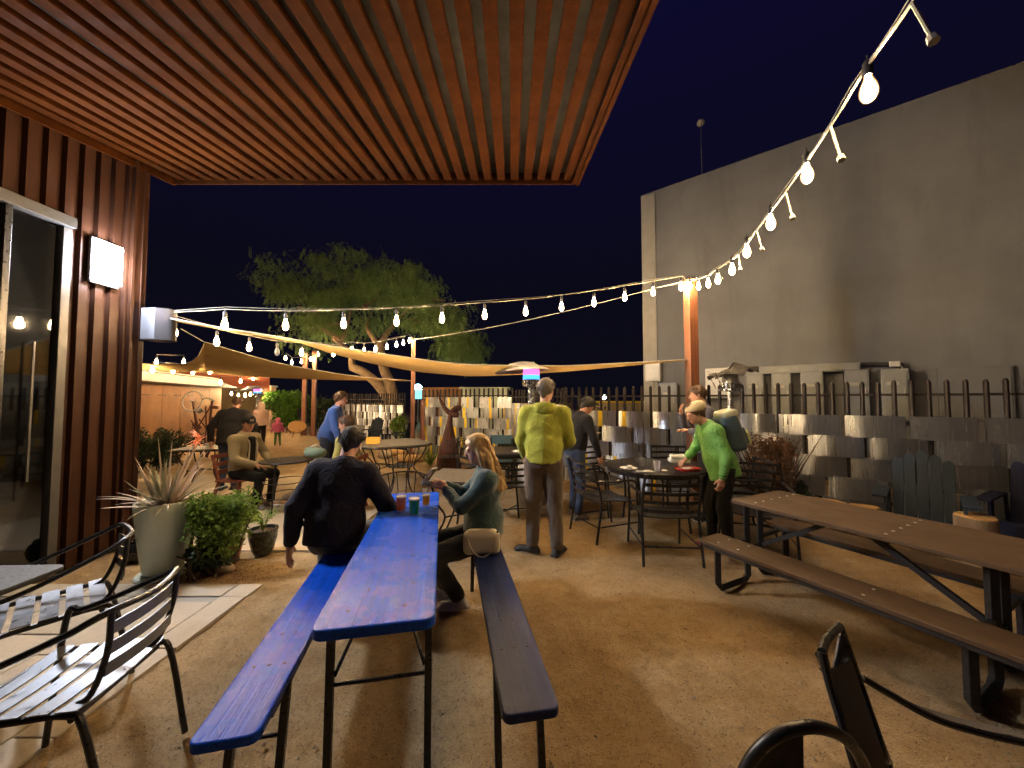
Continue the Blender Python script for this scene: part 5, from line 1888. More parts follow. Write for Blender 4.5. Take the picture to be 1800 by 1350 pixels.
class Field:
    """a union of blended shapes on a grid"""
    def __init__(s, h=0.012):
        s.h, s.pr = h, []

    def cap(s, a, b, ra, rb, k=.03, mode='+'):
        s.pr.append(('c', np.array(a, float), np.array(b, float), ra, rb, k, mode)); return s

    def ell(s, c, r, M_=None, k=.03, mode='+'):
        s.pr.append(('e', np.array(c, float), np.array(r, float), np.array(M_ if M_ is not None else np.eye(3), float), 0, k, mode)); return s

    def box(s, c, hs, M_=None, rd=.01, k=.02, mode='+'):
        s.pr.append(('b', np.array(c, float), np.array(hs, float), np.array(M_ if M_ is not None else np.eye(3), float), rd, k, mode)); return s

    def plane(s, p, n):
        """cut away everything on the side n points to (applies to what was added before)"""
        s.pr.append(('p', np.array(p, float), np.array(n, float) / np.linalg.norm(n), 0, 0, 0, 'cut')); return s

    def bounds(s):
        lo, hi = np.full(3, 9e9), np.full(3, -9e9)
        for q in s.pr:
            if q[0] == 'c' and q[6] == '+':
                r = max(q[3], q[4]); P_ = np.stack([q[1], q[2]]); lo = np.minimum(lo, P_.min(0) - r); hi = np.maximum(hi, P_.max(0) + r)
            elif q[0] in 'eb' and q[6] == '+':
                r = np.linalg.norm(q[2]) if q[0] == 'b' else q[2].max(); lo = np.minimum(lo, q[1] - r); hi = np.maximum(hi, q[1] + r)
        return lo - .04, hi + .04

    def grow(s, fold=0.0, fs=1.0, seed=0, smooth=1):
        lo, hi = s.bounds()
        h = s.h
        n = np.ceil((hi - lo) / h).astype(int) + 1
        ax = [lo[i] + np.arange(n[i]) * h for i in range(3)]
        F_ = np.full(n, .2, np.float32)
        for q in s.pr:
            kind, k = q[0], q[5]
            if kind == 'p':
                d = (ax[0][:, None, None] - q[1][0]) * q[2][0] + (ax[1][None, :, None] - q[1][1]) * q[2][1] + (ax[2][None, None, :] - q[1][2]) * q[2][2]
                F_ = np.maximum(F_, d.astype(np.float32)); continue
            if kind == 'c':
                P_ = np.stack([q[1], q[2]]); r = max(q[3], q[4]); l_, h_ = P_.min(0) - r, P_.max(0) + r
            else:
                r = np.linalg.norm(q[2]) if kind == 'b' else q[2].max(); l_, h_ = q[1] - r, q[1] + r
            m = k + .05
            i0 = np.maximum(0, np.floor((l_ - m - lo) / h).astype(int)); i1 = np.minimum(n, np.ceil((h_ + m - lo) / h).astype(int) + 1)
            if (i1 <= i0).any():
                continue
            sl = tuple(slice(i0[i], i1[i]) for i in range(3))
            X = np.stack(np.meshgrid(*[ax[i][sl[i]] for i in range(3)], indexing='ij'), -1)
            if kind == 'c':
                ab = q[2] - q[1]; L2 = max(1e-9, ab @ ab)
                t = np.clip(((X - q[1]) @ ab) / L2, 0, 1)
                D = np.linalg.norm(X - q[1] - t[..., None] * ab, axis=-1) - (q[3] + (q[4] - q[3]) * t)
            elif kind == 'e':
                Y = (X - q[1]) @ q[3]
                u = np.linalg.norm(Y / q[2], axis=-1)
                g = np.linalg.norm(Y / q[2] ** 2, axis=-1)
                D = np.where(g > 1e-6, u * (u - 1) / np.maximum(g, 1e-6), -q[2].min())
            else:
                Y = np.abs((X - q[1]) @ q[3]) - (q[2] - q[4])
                D = np.linalg.norm(np.maximum(Y, 0), axis=-1) + np.minimum(Y.max(-1), 0) - q[4]
            cur = F_[sl]
            if q[6] == '+':
                hh = np.clip(.5 + .5 * (cur - D) / k, 0, 1)
                F_[sl] = cur + (D - cur) * hh - k * hh * (1 - hh)
            else:
                D = -D
                hh = np.clip(.5 - .5 * (cur - D) / k, 0, 1)
                F_[sl] = cur + (D - cur) * hh + k * hh * (1 - hh)
        if fold > 0:
            r = np.random.default_rng(seed + 11)
            X = np.stack(np.meshgrid(*ax, indexing='ij'), -1)
            w = np.zeros(n)
            warp = .05 * np.sin(X[..., 2] * 11 * fs + r.uniform(0, 6)) + .045 * np.sin(X[..., 0] * 15 * fs + X[..., 1] * 9 + r.uniform(0, 6))
            for _ in range(3):
                d = r.normal(size=3) * np.array([1, 1, 1.1]); d /= np.linalg.norm(d)
                f = r.uniform(30, 58) * fs
                w += np.abs(np.sin((X @ d + warp) * f / 2 + r.uniform(0, 6))) - .6
            F_ = F_ + (w * fold / 2.2).astype(np.float32)
        return surface_nets(F_, lo, h)


def grow_obj(name, fields, m, parent, smooth_iter=2):
    """fields: list of (Field, kwargs) joined into one mesh"""
    VS, FS, n = [], [], 0
    for f, kw in fields:
        v, q = f.grow(**kw)
        if len(v) == 0:
            continue
        # a light smoothing of the grown surface
        for _ in range(smooth_iter):
            s_ = np.zeros_like(v); c_ = np.zeros(len(v))
            for a, b in ((0, 1), (1, 2), (2, 3), (3, 0)):
                np.add.at(s_, q[:, a], v[q[:, b]]); np.add.at(c_, q[:, a], 1)
                np.add.at(s_, q[:, b], v[q[:, a]]); np.add.at(c_, q[:, b], 1)
            v = v * .5 + .5 * s_ / np.maximum(c_, 1)[:, None]
        VS.append(v); FS.append(q + n); n += len(v)
    v = np.vstack(VS); q = np.vstack(FS)
    me = bpy.data.meshes.new(name)
    me.vertices.add(len(v)); me.vertices.foreach_set('co', v.astype(np.float32).ravel())
    me.loops.add(len(q) * 4); me.loops.foreach_set('vertex_index', q.astype(np.int32).ravel())
    me.polygons.add(len(q)); me.polygons.foreach_set('loop_start', (np.arange(len(q)) * 4).astype(np.int32))
    me.update(calc_edges=True)
    me.validate()
    return link(name, me, m, parent, True, 0, None, 0, 0)


def rot(yaw=0, pitch=0, roll=0):
    """yaw to the left, pitch forward/down, roll to the right; local frame faces +y"""
    return np.array(Matrix.Rotation(R(yaw), 3, 'Z') @ Matrix.Rotation(R(-pitch), 3, 'X') @ Matrix.Rotation(R(roll), 3, 'Y'))


def ik(a, t, l1, l2, pole):
    a, t, pole = np.array(a, float), np.array(t, float), np.array(pole, float)
    d = t - a; L = np.linalg.norm(d)
    if L > (l1 + l2) * .999:
        t = a + d / L * (l1 + l2) * .999; d = t - a; L = np.linalg.norm(d)
    x = (l1 ** 2 - l2 ** 2 + L ** 2) / (2 * L)
    y = math.sqrt(max(0, l1 ** 2 - x ** 2))
    u = d / L
    p = pole - u * (pole @ u); p /= np.linalg.norm(p)
    return a + u * x + p * y, t


def person(label, loc, rz, H=1.75, seat=None, lean=0, side=0, twist=0, head=(0, 0, 0), neck_fwd=0.02, lh=None, rh=None, lf=None, rf=None,
           lk=(0, 1, .2), rk=(0, 1, .2), le=(-.6, -.6, -.5), re=(.6, -.6, -.5), jacket=None, pants=None, shoes=None, hair=None, hairstyle='short', skin='skin',
           hat=None, bulk=1.0, hem=-.06, hood=None, fold=.007, hands=True, curl=45, fem=False, lfy=0, rfy=0, h=0.0125, pants_w=1.0, collar=None, belly=0.0, seatdrop=0.0, shoe_sole=None, cuff_l=None):
    s = H / 1.75
    t = thing('person', label, 'person', loc, rz)
    pz = seat + .10 * s if seat is not None else .93 * s
    pel = np.array([0, 0, pz - seatdrop])
    Rt = rot(0, lean, side)
    up = Rt @ np.array([0, 0, 1.]); fw = Rt @ np.array([0, 1., 0]); rt_ = Rt @ np.array([1., 0, 0])
    Rtw = rot(twist, 0, 0)
    sh_axis = Rt @ (Rtw @ np.array([1., 0, 0]))
    chest = pel + up * .30 * s
    nb = pel + up * .50 * s
    shw = (.165 if fem else .19) * s
    shL, shR = nb - sh_axis * shw - up * .045 * s, nb + sh_axis * shw - up * .045 * s
    Rh = Rt @ Rtw @ rot(*head) if False else rot(0, 0, 0) @ Rt @ rot(head[0], head[1], head[2])
    hu, hf = Rh @ np.array([0, 0, 1.]), Rh @ np.array([0, 1., 0])
    hr_ = Rh @ np.array([1., 0, 0])
    nt = nb + up * .085 * s + fw * neck_fwd * s
    hc = nt + hu * .115 * s + hf * .018 * s
    # arms
    lA, lF = .285 * s, .25 * s
    loc_np = lambda p, dflt: np.array(p if p is not None else dflt, float)
    lhT = loc_np(lh, shL + np.array([-.08, .03, -.53 * s])); rhT = loc_np(rh, shR + np.array([.08, .03, -.53 * s]))
    eL, wL = ik(shL, lhT, lA, lF, le); eR, wR = ik(shR, rhT, lA, lF, re)
    # legs
    hw = .088 * s
    hL, hR = pel + np.array([-hw, 0, -.03 * s]), pel + np.array([hw, 0, -.03 * s])
    lT, lS = .425 * s, .40 * s
    aL = loc_np(lf, (-.10, 0, 0)) + np.array([0, -.02, .085 * s]); aR = loc_np(rf, (.10, 0, 0)) + np.array([0, -.02, .085 * s])
    kL, aL = ik(hL, aL, lT, lS, lk); kR, aR = ik(hR, aR, lT, lS, rk)

    def foot_dir(a, k):
        d = np.array([a[0] * .25, 1., 0]); d += np.array([(k - a)[0], (k - a)[1], 0]) * .0
        return d / np.linalg.norm(d)
    # ---- body (skin): head, neck, arms, hands, trunk and legs in one surface
    B = Field(h)
    B.ell(chest, (.135 * s, .095 * s, .19 * s), Rt, .05).ell(pel + up * .06 * s, (.14 * s, .10 * s, .13 * s), Rt, .05)
    B.cap(shL, shR, .055 * s, .055 * s, .05)
    B.cap(nb - up * .03, nt + hu * .03 * s, .056 * s, .052 * s, .03)
    for a, k, an in ((hL, kL, aL), (hR, kR, aR)):
        B.cap(a, k, .075 * s, .05 * s, .03).cap(k, an, .05 * s, .034 * s, .02)
    for a, e_, w_ in ((shL, eL, wL), (shR, eR, wR)):
        B.cap(a, e_, .046 * s, .036 * s, .02).cap(e_, w_, .036 * s, .025 * s, .015)
    # head in its own finer grid, neck shared
    Hd = Field(max(.0065, h * .55))
    Hd.cap(nb + up * .01, nt + hu * .05 * s, .054 * s, .050 * s, .02)
    Hd.ell(hc + hu * .018 * s - hf * .010 * s, (.074 * s, .092 * s, .090 * s), Rh, .02)
    Hd.ell(hc + hf * .030 * s - hu * .045 * s, (.054 * s, .060 * s, .068 * s), Rh, .03)
    Hd.ell(hc + hf * .062 * s - hu * .090 * s, (.024 * s, .022 * s, .020 * s), Rh, .03)       # chin
    Hd.cap(hc + hf * .088 * s + hu * .012 * s, hc + hf * .106 * s - hu * .026 * s, .007 * s, .013 * s, .016)   # nose
    for sg in (-1, 1):
        Hd.ell(hc + hf * .092 * s + hr_ * sg * .030 * s + hu * .008 * s, (.013 * s, .012 * s, .010 * s), Rh, .012, '-')
        Hd.ell(hc + hf * .074 * s + hr_ * sg * .030 * s + hu * .004 * s, (.013 * s, .013 * s, .012 * s), Rh, .006)
        Hd.cap(hc + hf * .083 * s + hr_ * sg * .014 * s + hu * .024 * s, hc + hf * .073 * s + hr_ * sg * .044 * s + hu * .026 * s, .007 * s, .006 * s, .014)
        Hd.ell(hc + hr_ * sg * .076 * s - hf * .004 * s - hu * .008 * s, (.009 * s, .018 * s, .031 * s), Rh, .008)    # ear
    Hd.cap(hc + hf * .083 * s - hr_ * .017 * s - hu * .056 * s, hc + hf * .083 * s + hr_ * .017 * s - hu * .056 * s, .0085 * s, .0085 * s, .008)
    parts = [(B, {}), (Hd, {})]
    if hands:
        for w_, e_, sg in ((wL, eL, -1), (wR, eR, 1)):
            d = (w_ - e_) / np.linalg.norm(w_ - e_)
            pn = np.cross(d, np.array([0, 0, 1.])) * -sg
            if np.linalg.norm(pn) < .3:
                pn = np.array([-sg * 1., .2, 0])
            # palm faces the body / down
            pn = pn / np.linalg.norm(pn)
            if abs(d[2]) < .6:
                pn = np.array([0, 0, -1.]) - d * (-d[2]); pn /= np.linalg.norm(pn)
            sd = np.cross(pn, d) * 1.0
            Hn = Field(.0052)
            Mh = np.stack([sd, d, pn], 1)
            Hn.cap(w_ - d * .03, w_ + d * .02, .024 * s, .025 * s, .012)
            Hn.box(w_ + d * .055 * s, (.040 * s, .046 * s, .015 * s), Mh, .013, .012)
            for fi, (off, ln) in enumerate(((-.029, .070), (-.010, .080), (.010, .074), (.029, .058))):
                c0 = R(curl * .55 + fi * 3); c1 = R(curl * 1.25 + fi * 4)
                b0 = w_ + d * .096 * s + sd * off * s
                p1 = b0 + (d * math.cos(c0) + pn * math.sin(c0) + sd * off * 1.5) * ln * .52 * s
                p2 = p1 + (d * math.cos(c1) + pn * math.sin(c1)) * ln * .48 * s
                Hn.cap(b0, p1, .0088 * s, .0080 * s, .005).cap(p1, p2, .0080 * s, .0066 * s, .003)
            ts = -1 if sg < 0 else 1
            inner = np.sign((sd @ fw) if abs(sd @ fw) > .3 else -sg * (sd @ rt_)) or 1
            th0 = w_ + d * .030 * s + sd * inner * .030 * s
            th1 = th0 + (d * .55 + sd * inner * .65 + pn * .35) * .040 * s
            th2 = th1 + (d * .85 + sd * inner * .10 + pn * .40) * .032 * s
            Hn.cap(th0, th1, .0125 * s, .0100 * s, .010).cap(th1, th2, .0098 * s, .0078 * s, .004)
            parts.append((Hn, {}))
    grow_obj('body', parts, M[skin], t, 1)
    # ---- face details
    for sg in (-1, 1):
        c = hc + hf * .0865 * s + hr_ * sg * .030 * s + hu * .004 * s
        MB().ball(c, .0045 * s, 8, 6).build('eye', M['eye'], t)
        a = hc + hf * .090 * s + hr_ * sg * .016 * s + hu * .023 * s; b = hc + hf * .080 * s + hr_ * sg * .044 * s + hu * .025 * s
        MB().cyl(a, b, .0035 * s, .0025 * s, 6).build('eyebrow', M[hair] if hair else M['hair_brown'], t)
    MB().tube([hc + hf * .0885 * s - hr_ * .018 * s - hu * .057 * s, hc + hf * .0935 * s - hu * .056 * s, hc + hf * .0885 * s + hr_ * .018 * s - hu * .057 * s], .0038 * s, 6).build('mouth', M['lip'], t)
    # ---- hair
    if hair and hairstyle != 'none':
        Q = Field(max(.008, h * .7))
        if hairstyle in ('short', 'long', 'bun', 'messy'):
            gr = .010 if hairstyle == 'short' else .016
            Q.ell(hc + hu * .026 * s - hf * .012 * s, (.076 * s + gr, .094 * s + gr, .090 * s + gr), Rh, .02)
            Q.plane(hc + hf * .070 * s + hu * .052 * s, hf * 1.0 - hu * .75)
            Q.plane(hc - hu * .030 * s + hf * .0 * s, -hu * .8 + hf * .60)
        if hairstyle == 'short':
            Q.cap(hc - hf * .075 * s - hu * .02 * s, hc - hf * .062 * s - hu * .070 * s, .035 * s, .025 * s, .03)
        if hairstyle == 'bun':
            Q.ell(hc - hf * .115 * s + hu * .01 * s, (.035 * s, .032 * s, .035 * s), Rh, .02)
            Q.cap(hc - hf * .06 * s - hu * .02 * s, hc - hf * .06 * s - hu * .08 * s, .04 * s, .03 * s, .03)
        if hairstyle == 'messy':
            rr_ = np.random.default_rng(4)
            for _ in range(26):
                v = rr_.normal(size=3); v /= np.linalg.norm(v)
                if v @ hf > .45 or v @ hu < -.5:
                    continue
                c = hc + hu * .02 * s + v * np.array([.088, .10, .10]) * s
                Q.cap(c, c + v * .02 * s + rr_.normal(size=3) * .012, .022 * s, .010 * s, .012)
            Q.cap(hc - hf * .07 * s, hc - hf * .06 * s - hu * .085 * s, .045 * s, .030 * s, .03)
        if hairstyle == 'long':
            down = np.array([0, 0, -1.])
            rr_ = np.random.default_rng(8)
            for j in range(15):
                a = R(-84 + 168 * j / 14)          # 0 = straight back
                dirv = -hf * math.cos(a) + hr_ * math.sin(a)
                p = hc + dirv * .072 * s + hu * (.02 + .02 * math.cos(a)) * s
                ln = (.34 + .07 * math.cos(a)) * s
                prev = p
                for q_ in range(1, 6):
                    f = q_ / 5
                    wv = .011 * math.sin(f * 9 + j * 1.7)
                    spread = .020 + .05 * f * (1 if abs(a) < 1.2 else .35)
                    nx_ = p + down * ln * f + dirv * (spread + wv) * s - np.array([hf[0], hf[1], 0]) * .12 * f * s + np.array([rr_.uniform(-.006, .006), 0, 0])
                    Q.cap(prev, nx_, .026 * s * (1 - .25 * f), .026 * s * (1 - .25 * (f + .2)) * (.6 if q_ == 5 else 1), .012)
                    prev = nx_
        grow_obj('hair', [(Q, dict(fold=.0055, fs=2.6, seed=3))], M[hair], t, 1)
        # single locks lying over the mass of the hair
        rr_ = random.Random(int(H * 977))
        lk_ = MB()
        if hat:
            pass
        elif hairstyle == 'long':
            for _ in range(190):
                sgn = rr_.choice((-1, 1))
                u = rr_.uniform(0, 1)                 # 0 forehead, 1 back of the crown
                p0 = hc + hu * (.125 - .03 * u * u) * s + hf * (.060 - .13 * u) * s + hr_ * sgn * .004
                side_ = hc + hr_ * sgn * rr_.uniform(.080, .098) * s * (1 - .25 * u) - hf * (.015 + .085 * u) * s + hu * rr_.uniform(.0, .035) * s
                back = np.array([-hf[0], -hf[1], 0])
                ln_ = rr_.uniform(.26, .40) * s
                q1 = side_ + np.array([0, 0, -.32 * ln_]) + back * .05 * s + hr_ * sgn * rr_.uniform(-.01, .02)
                q2 = side_ + np.array([0, 0, -.65 * ln_]) + back * rr_.uniform(.07, .12) * s + hr_ * sgn * rr_.uniform(-.02, .02)
                q3 = side_ + np.array([0, 0, -1.0 * ln_]) + back * rr_.uniform(.09, .17) * s + hr_ * sgn * rr_.uniform(-.03, .02)
                pts_ = bez([V(p0), V((p0 + side_) / 2 + hu * .012 * s + hr_ * sgn * .022 * s), V(side_), V(q1), V(q2), V(q3)], 4)
                ph_ = rr_.uniform(0, 6)
                pts_ = [p_ + V(tuple(hr_ * .006 * math.sin(i_ * .9 + ph_) + np.array([0, 0, 0]))) + V(tuple(back)) * .007 * math.cos(i_ * .9 + ph_) for i_, p_ in enumerate(pts_)]
                n_p = len(pts_)
                lk_.tube(pts_, [.0042 * s * (1 - .75 * (i_ / n_p) ** 3) for i_ in range(n_p)], 4)
        else:
            for _ in range(420):
                v = np.array([rr_.gauss(0, 1), rr_.gauss(0, 1), rr_.gauss(0, 1)]); v /= np.linalg.norm(v)
                if v @ hf > .35 + .5 * max(0, v @ hu) or v @ hu < -.35 or (v @ hf > .0 and v @ hu < .12):
                    continue
                base_ = hc + hu * .024 * s - hf * .010 * s
                rad_ = .094 + (.012 if hairstyle != 'short' else .004)
                p0 = base_ + (hr_ * (v @ hr_) * (rad_ - .012) + hf * (v @ hf) * (rad_ + .008) + hu * (v @ hu) * rad_) * s
                fl_ = (hf * .55 - hu * .35 if v @ hu > .3 else -hu * .9 - hf * .15) + np.array([rr_.gauss(0, .25), rr_.gauss(0, .25), rr_.gauss(0, .2)])
                fl_ /= np.linalg.norm(fl_)
                l_ = rr_.uniform(.022, .042) * s
                lk_.tube([V(p0), V(p0 + fl_ * l_ * .5 + v * .006 * s), V(p0 + fl_ * l_ + v * .004 * s)], [.0036 * s, .003 * s, .0008], 3)
        if lk_.v:
            lk_.build('hair_locks', M[hair], t, True)
    if hat:
        kind, hm = hat
        if kind == 'cap':
            Q = Field(.008)
            Q.ell(hc + hu * .034 * s - hf * .010 * s, (.090 * s, .106 * s, .092 * s), Rh, .02).plane(hc + hu * .026 * s, -hu)
            g_ = grow_obj('cap', [(Q, {})], M[hm], t, 1)
            br = [[hc + hu * (.030 - .012 * f) * s + hf * (.088 + .070 * f * (1 - .5 * abs(u) ** 2)) * s + hr_ * u * .068 * s for u in (-1, -.6, -.2, .2, .6, 1)] for f in (0, .35, .7, 1)]
            MB().slab([[V(p) for p in r_] for r_ in br], tuple(hu), .004).build('brim', M[hm], t, True)
            MB().box(tuple(hc + hf * .094 * s + hu * .062 * s), (.05, .006, .03), M=Matrix([list(r_) for r_ in Rh])).build('badge', M['white_plastic'], t, False)
        elif kind == 'beret':
            Q = Field(.008)
            Q.ell(hc + hu * .058 * s - hf * .035 * s, (.106 * s, .126 * s, .074 * s), rot(0, 0, 0) @ Rh, .02)
            Q.plane(hc + hu * .030 * s, -hu + hf * .25)
            grow_obj('cap', [(Q, dict(fold=.003))], M[hm], t, 1)
        elif kind == 'hood':
            Q = Field(.010)
            Q.ell(hc + hu * .018 * s - hf * .020 * s, (.108 * s, .120 * s, .132 * s), Rh, .03).cap(hc - hf * .04 * s, nb - up * .02, .10 * s, .12 * s, .06)
            Q.ell(hc + hf * .095 * s - hu * .02 * s, (.070 * s, .05 * s, .10 * s), Rh, .02, '-')
            grow_obj('hood', [(Q, dict(fold=.004))], M[hm], t, 1)
    # ---- trousers and shoes
    if pants:
        Q = Field(h)
        w_ = pants_w
        Q.ell(pel + up * .02 * s, (.160 * s, .118 * s, .115 * s), Rt, .04)
        Q.ell(pel - fw * .055 * s - np.array([0, 0, .02]), (.145 * s, .09 * s, .095 * s), None, .04)
        Q.plane(pel + up * .13 * s, up)
        for a, k, an in ((hL, kL, aL), (hR, kR, aR)):
            Q.cap(a, k, .093 * s * w_, .068 * s * w_, .03)
            e_ = k + (an - k) * .93
            Q.cap(k, e_, .066 * s * w_, .054 * s * w_ * (1.0), .02)
        grow_obj('trousers', [(Q, dict(fold=fold * .8, fs=1.2, seed=int(H * 100) + 3))], M[pants], t, 1)
    if shoes:
        for an, k, fy in ((aL, kL, lfy), (aR, kR, rfy)):
            d = rot(fy) @ foot_dir(an, k)
            pd = (k - an); tilt = 0
            sd = np.cross(d, [0, 0, 1.])
            Q = Field(.0085)
            g0 = an[2] - .085 * s
            base = np.array([an[0], an[1], g0])
            Q.cap(base + np.array([0, 0, .040 * s]) - d * .035 * s, base + d * .13 * s + np.array([0, 0, .033 * s]), .040 * s, .036 * s, .02)
            Q.cap(base + np.array([0, 0, .05 * s]), an + np.array([0, 0, .01]), .044 * s, .040 * s, .02)
            Q.box(base + d * .05 * s + np.array([0, 0, .022 * s]), (.041 * s, .13 * s, .02 * s), np.stack([sd, d, [0, 0, 1.]], 1), .018, .015)
            Q.plane(base + np.array([0, 0, .012]), (0, 0, -1))
            o = grow_obj('shoe', [(Q, {})], M[shoes], t, 1)
            n_ = 20
            out = []
            for q_ in range(n_):
                a = 2 * math.pi * q_ / n_
                wd = .044 * s * (1.05 if math.sin(a) > 0 else .88)
                p_ = base + d * (.05 + .138 * math.sin(a)) * s + sd * wd * math.cos(a)
                out.append((p_[0], p_[1]))
            MB().prism(out, float(g0) + .001, float(g0) + .020).build('sole', M[shoe_sole or 'white_plastic'], o, True)
    # ---- jacket
    if jacket:
        b_ = bulk
        Q = Field(h)
        Q.ell(chest + up * .03 * s, (.165 * s * b_, (.118 + belly * .5) * s * b_, .215 * s), Rt, .06)
        Q.ell(pel + up * .12 * s + fw * belly * .5 * s, (.165 * s * b_, (.125 + belly) * s * b_, .16 * s), Rt, .06)
        Q.cap(pel + up * (hem + .02) * s, pel + up * .12 * s, .150 * s * b_, .145 * s * b_, .05)
        Q.cap(shL + rt_ * .02, shR - rt_ * .02, .078 * s * b_, .078 * s * b_, .06)
        Q.cap(nb - up * .06 * s, nb + up * .015 * s, .095 * s, .078 * s, .04)
        Q.plane(pel + up * hem * s, -up)
        for a, e_, w__ in ((shL, eL, wL), (shR, eR, wR)):
            en = w__ - (w__ - e_) / np.linalg.norm(w__ - e_) * .015
            Q.cap(a, e_, .064 * s * b_, .053 * s * b_, .035).cap(e_, en, .053 * s * b_, .042 * s * (1 + (b_ - 1) * .5), .02)
        grow_obj('jacket', [(Q, dict(fold=fold, fs=.8, seed=int(H * 1000)))], M[jacket], t, 2)
        cq = Field(.009)
        cq.cap(nb - up * .02 * s, nb + up * .055 * s + fw * .01, .078 * s, .070 * s, .01)
        cq.cap(nb - up * .0 * s, nb + up * .12 * s + fw * .015, .052 * s, .060 * s, .01, '-')
        cq.plane(nb + up * .055 * s, up * 1.0 + fw * .12)
        grow_obj('collar', [(cq, {})], M[collar or jacket], t, 1)
        if hood:
            cq = Field(.010)
            cq.ell(nb - fw * .085 * s + up * .005 * s, (.115 * s, .060 * s, .075 * s), rot(0, lean - 20, side), .03)
            cq.cap(nb - fw * .02 * s - rt_ * .085 * s + up * .03 * s, nb - fw * .08 * s - rt_ * .05 * s, .036 * s, .04 * s, .03)
            cq.cap(nb - fw * .02 * s + rt_ * .085 * s + up * .03 * s, nb - fw * .08 * s + rt_ * .05 * s, .036 * s, .04 * s, .03)
            cq.ell(nb - fw * .060 * s + up * .062 * s, (.062 * s, .030 * s, .04 * s), rot(0, lean, side), .03, '-')
            grow_obj('hood', [(cq, dict(fold=.005, fs=1.2))], M[jacket], t, 2)
    return t, dict(hc=hc, hf=hf, hu=hu, hr=hr_, nb=nb, wL=wL, wR=wR, eL=eL, eR=eR, pel=pel, up=up, fw=fw, rt=rt_, kL=kL, kR=kR, aL=aL, aR=aR, chest=chest, s=s)


M['navy'] = cloth('navy_black_wool', (.012, .011, .022), (.007, .006, .012), .5, .35)
M['grey_jean'] = cloth('dark_grey_trousers', (.05, .052, .05), (.03, .032, .03))
M['teal'] = cloth('dark_teal_fleece', (.050, .100, .105), (.026, .055, .058), .5, .4)
M['teal_collar'] = cloth('black_teal_collar', (.015, .025, .03))
M['dkgrey'] = cloth('charcoal_trousers', (.045, .052, .052), (.028, .032, .034))
M['lime'] = cloth('lime_green_fleece', (.39, .42, .060), (.36, .38, .03), .45, .15)
M['taupe'] = cloth('taupe_trousers', (.125, .098, .078), (.085, .065, .052))
M['blackcloth'] = cloth('black_cloth', (.012, .012, .014), (.007, .007, .009))
M['jeans'] = cloth('dark_blue_denim', (.028, .045, .095), (.016, .026, .06))
M['greenjkt'] = cloth('bright_green_quilted_nylon', (.15, .39, .095), (.10, .35, .05), .6, .1, 120, .55)
M['greyshirt'] = cloth('grey_purple_shirt', (.10, .10, .125), (.07, .07, .09))
M['khaki'] = cloth('olive_khaki_jacket', (.29, .25, .155), (.22, .19, .115))
M['cream'] = cloth('cream_cloth', (.66, .60, .48), (.55, .5, .4))
M['bluefleece'] = cloth('blue_fleece', (.060, .15, .55), (.05, .09, .25))
M['pinkhood'] = cloth('pale_pink_fleece', (.66, .45, .38), (.55, .36, .30))
M['pink'] = cloth('bright_pink_jacket', (.72, .16, .32), (.6, .12, .26))
M['greenpants'] = cloth('green_leggings', (.06, .16, .04), (.04, .1, .03))
M['brownpants'] = cloth('brown_trousers', (.17, .115, .055), (.12, .08, .04))
M['tanboot'] = basic('tan_leather_boot', (.34, .20, .07), (.26, .15, .05), .6)
M['blackshoe'] = basic('black_shoe', (.016, .015, .016), None, .6)
M['whiteshoe'] = basic('white_sneaker', (.72, .72, .72), None, .5)
M['greyshoe'] = basic('grey_sneaker', (.22, .20, .19), None, .6)
M['pinkshoe'] = basic('pink_sneaker', (.65, .18, .22), None, .6)
M['beige_cap'] = cloth('beige_knit_cap', (.52, .44, .27), (.44, .37, .22))
M['blackcap'] = cloth('black_cap_cloth', (.012, .012, .014), (.01, .01, .012))
M['olive'] = cloth('olive_yellow_knit', (.30, .27, .07), (.2, .18, .05))

# man in navy jacket, back to the camera on the left bench
person('man in a dark navy jacket seated on the blue bench, seen from behind', (-1.36, 2.86, 0), R(3), 1.80, seat=.455, lean=10, side=4, head=(2, 4, 4), neck_fwd=.02,
       lh=(-.285, -.06, .535), rh=(.25, .24, .80), lf=(-.24, .42, 0), rf=(.24, .42, 0), lk=(-.3, 1, .4), rk=(.3, 1, .4), le=(-.5, -.9, -.3), re=(.7, -.7, -.5),
       jacket='navy', pants='grey_jean', shoes='blackshoe', hair='hair_black', skin='skin', bulk=1.30, hem=-.045, fold=.012, curl=25)
# blond woman
tw_, jw = person('woman with long wavy blond hair in a teal fleece looking at her phone', (-.23, 2.98, 0), R(95), 1.66, seat=.455, lean=-3, head=(0, 20, 0), neck_fwd=.03,
       lh=(.02, .30, .89), rh=(.085, .31, .91), lf=(-.10, .20, 0.02), rf=(.12, .33, 0), lk=(-.1, 1, .5), rk=(.1, 1, .5), le=(-.9, -.4, -1), re=(.9, -.4, -1),
       jacket='teal', pants='dkgrey', shoes='whiteshoe', hair='hair_blond', hairstyle='long', bulk=1.12, hem=.0, fold=.012, curl=70, fem=True, pants_w=1.12, collar='teal_collar')
Tw = Matrix.Translation(tw_.location) @ tw_.rotation_euler.to_matrix().to_4x4()
ph = Tw @ V((.045, .425, .995))
t = thing('phone', 'pale smartphone held up by the blond woman', 'phone', tuple(ph), tw_.rotation_euler.z - .55)
o = MB().box((0, 0, 0), (.074, .010, .15)).build('phone_body', M['phone'], t, False, .003); o.rotation_euler = (R(38), 0, 0)
o = MB().box((0, -.0055, 0), (.066, .002, .138)).build('screen', basic('dark_screen', (.02, .02, .03), None, .1), t, False); o.rotation_euler = (R(38), 0, 0)
o = MB().ball((.018, .007, .055), .008, 8, 6).ball((.0, .007, .055), .006, 8, 6).build('camera_lens', M['eye'], t); o.rotation_euler = (R(38), 0, 0)
hb = gnd(846, 976, .47)
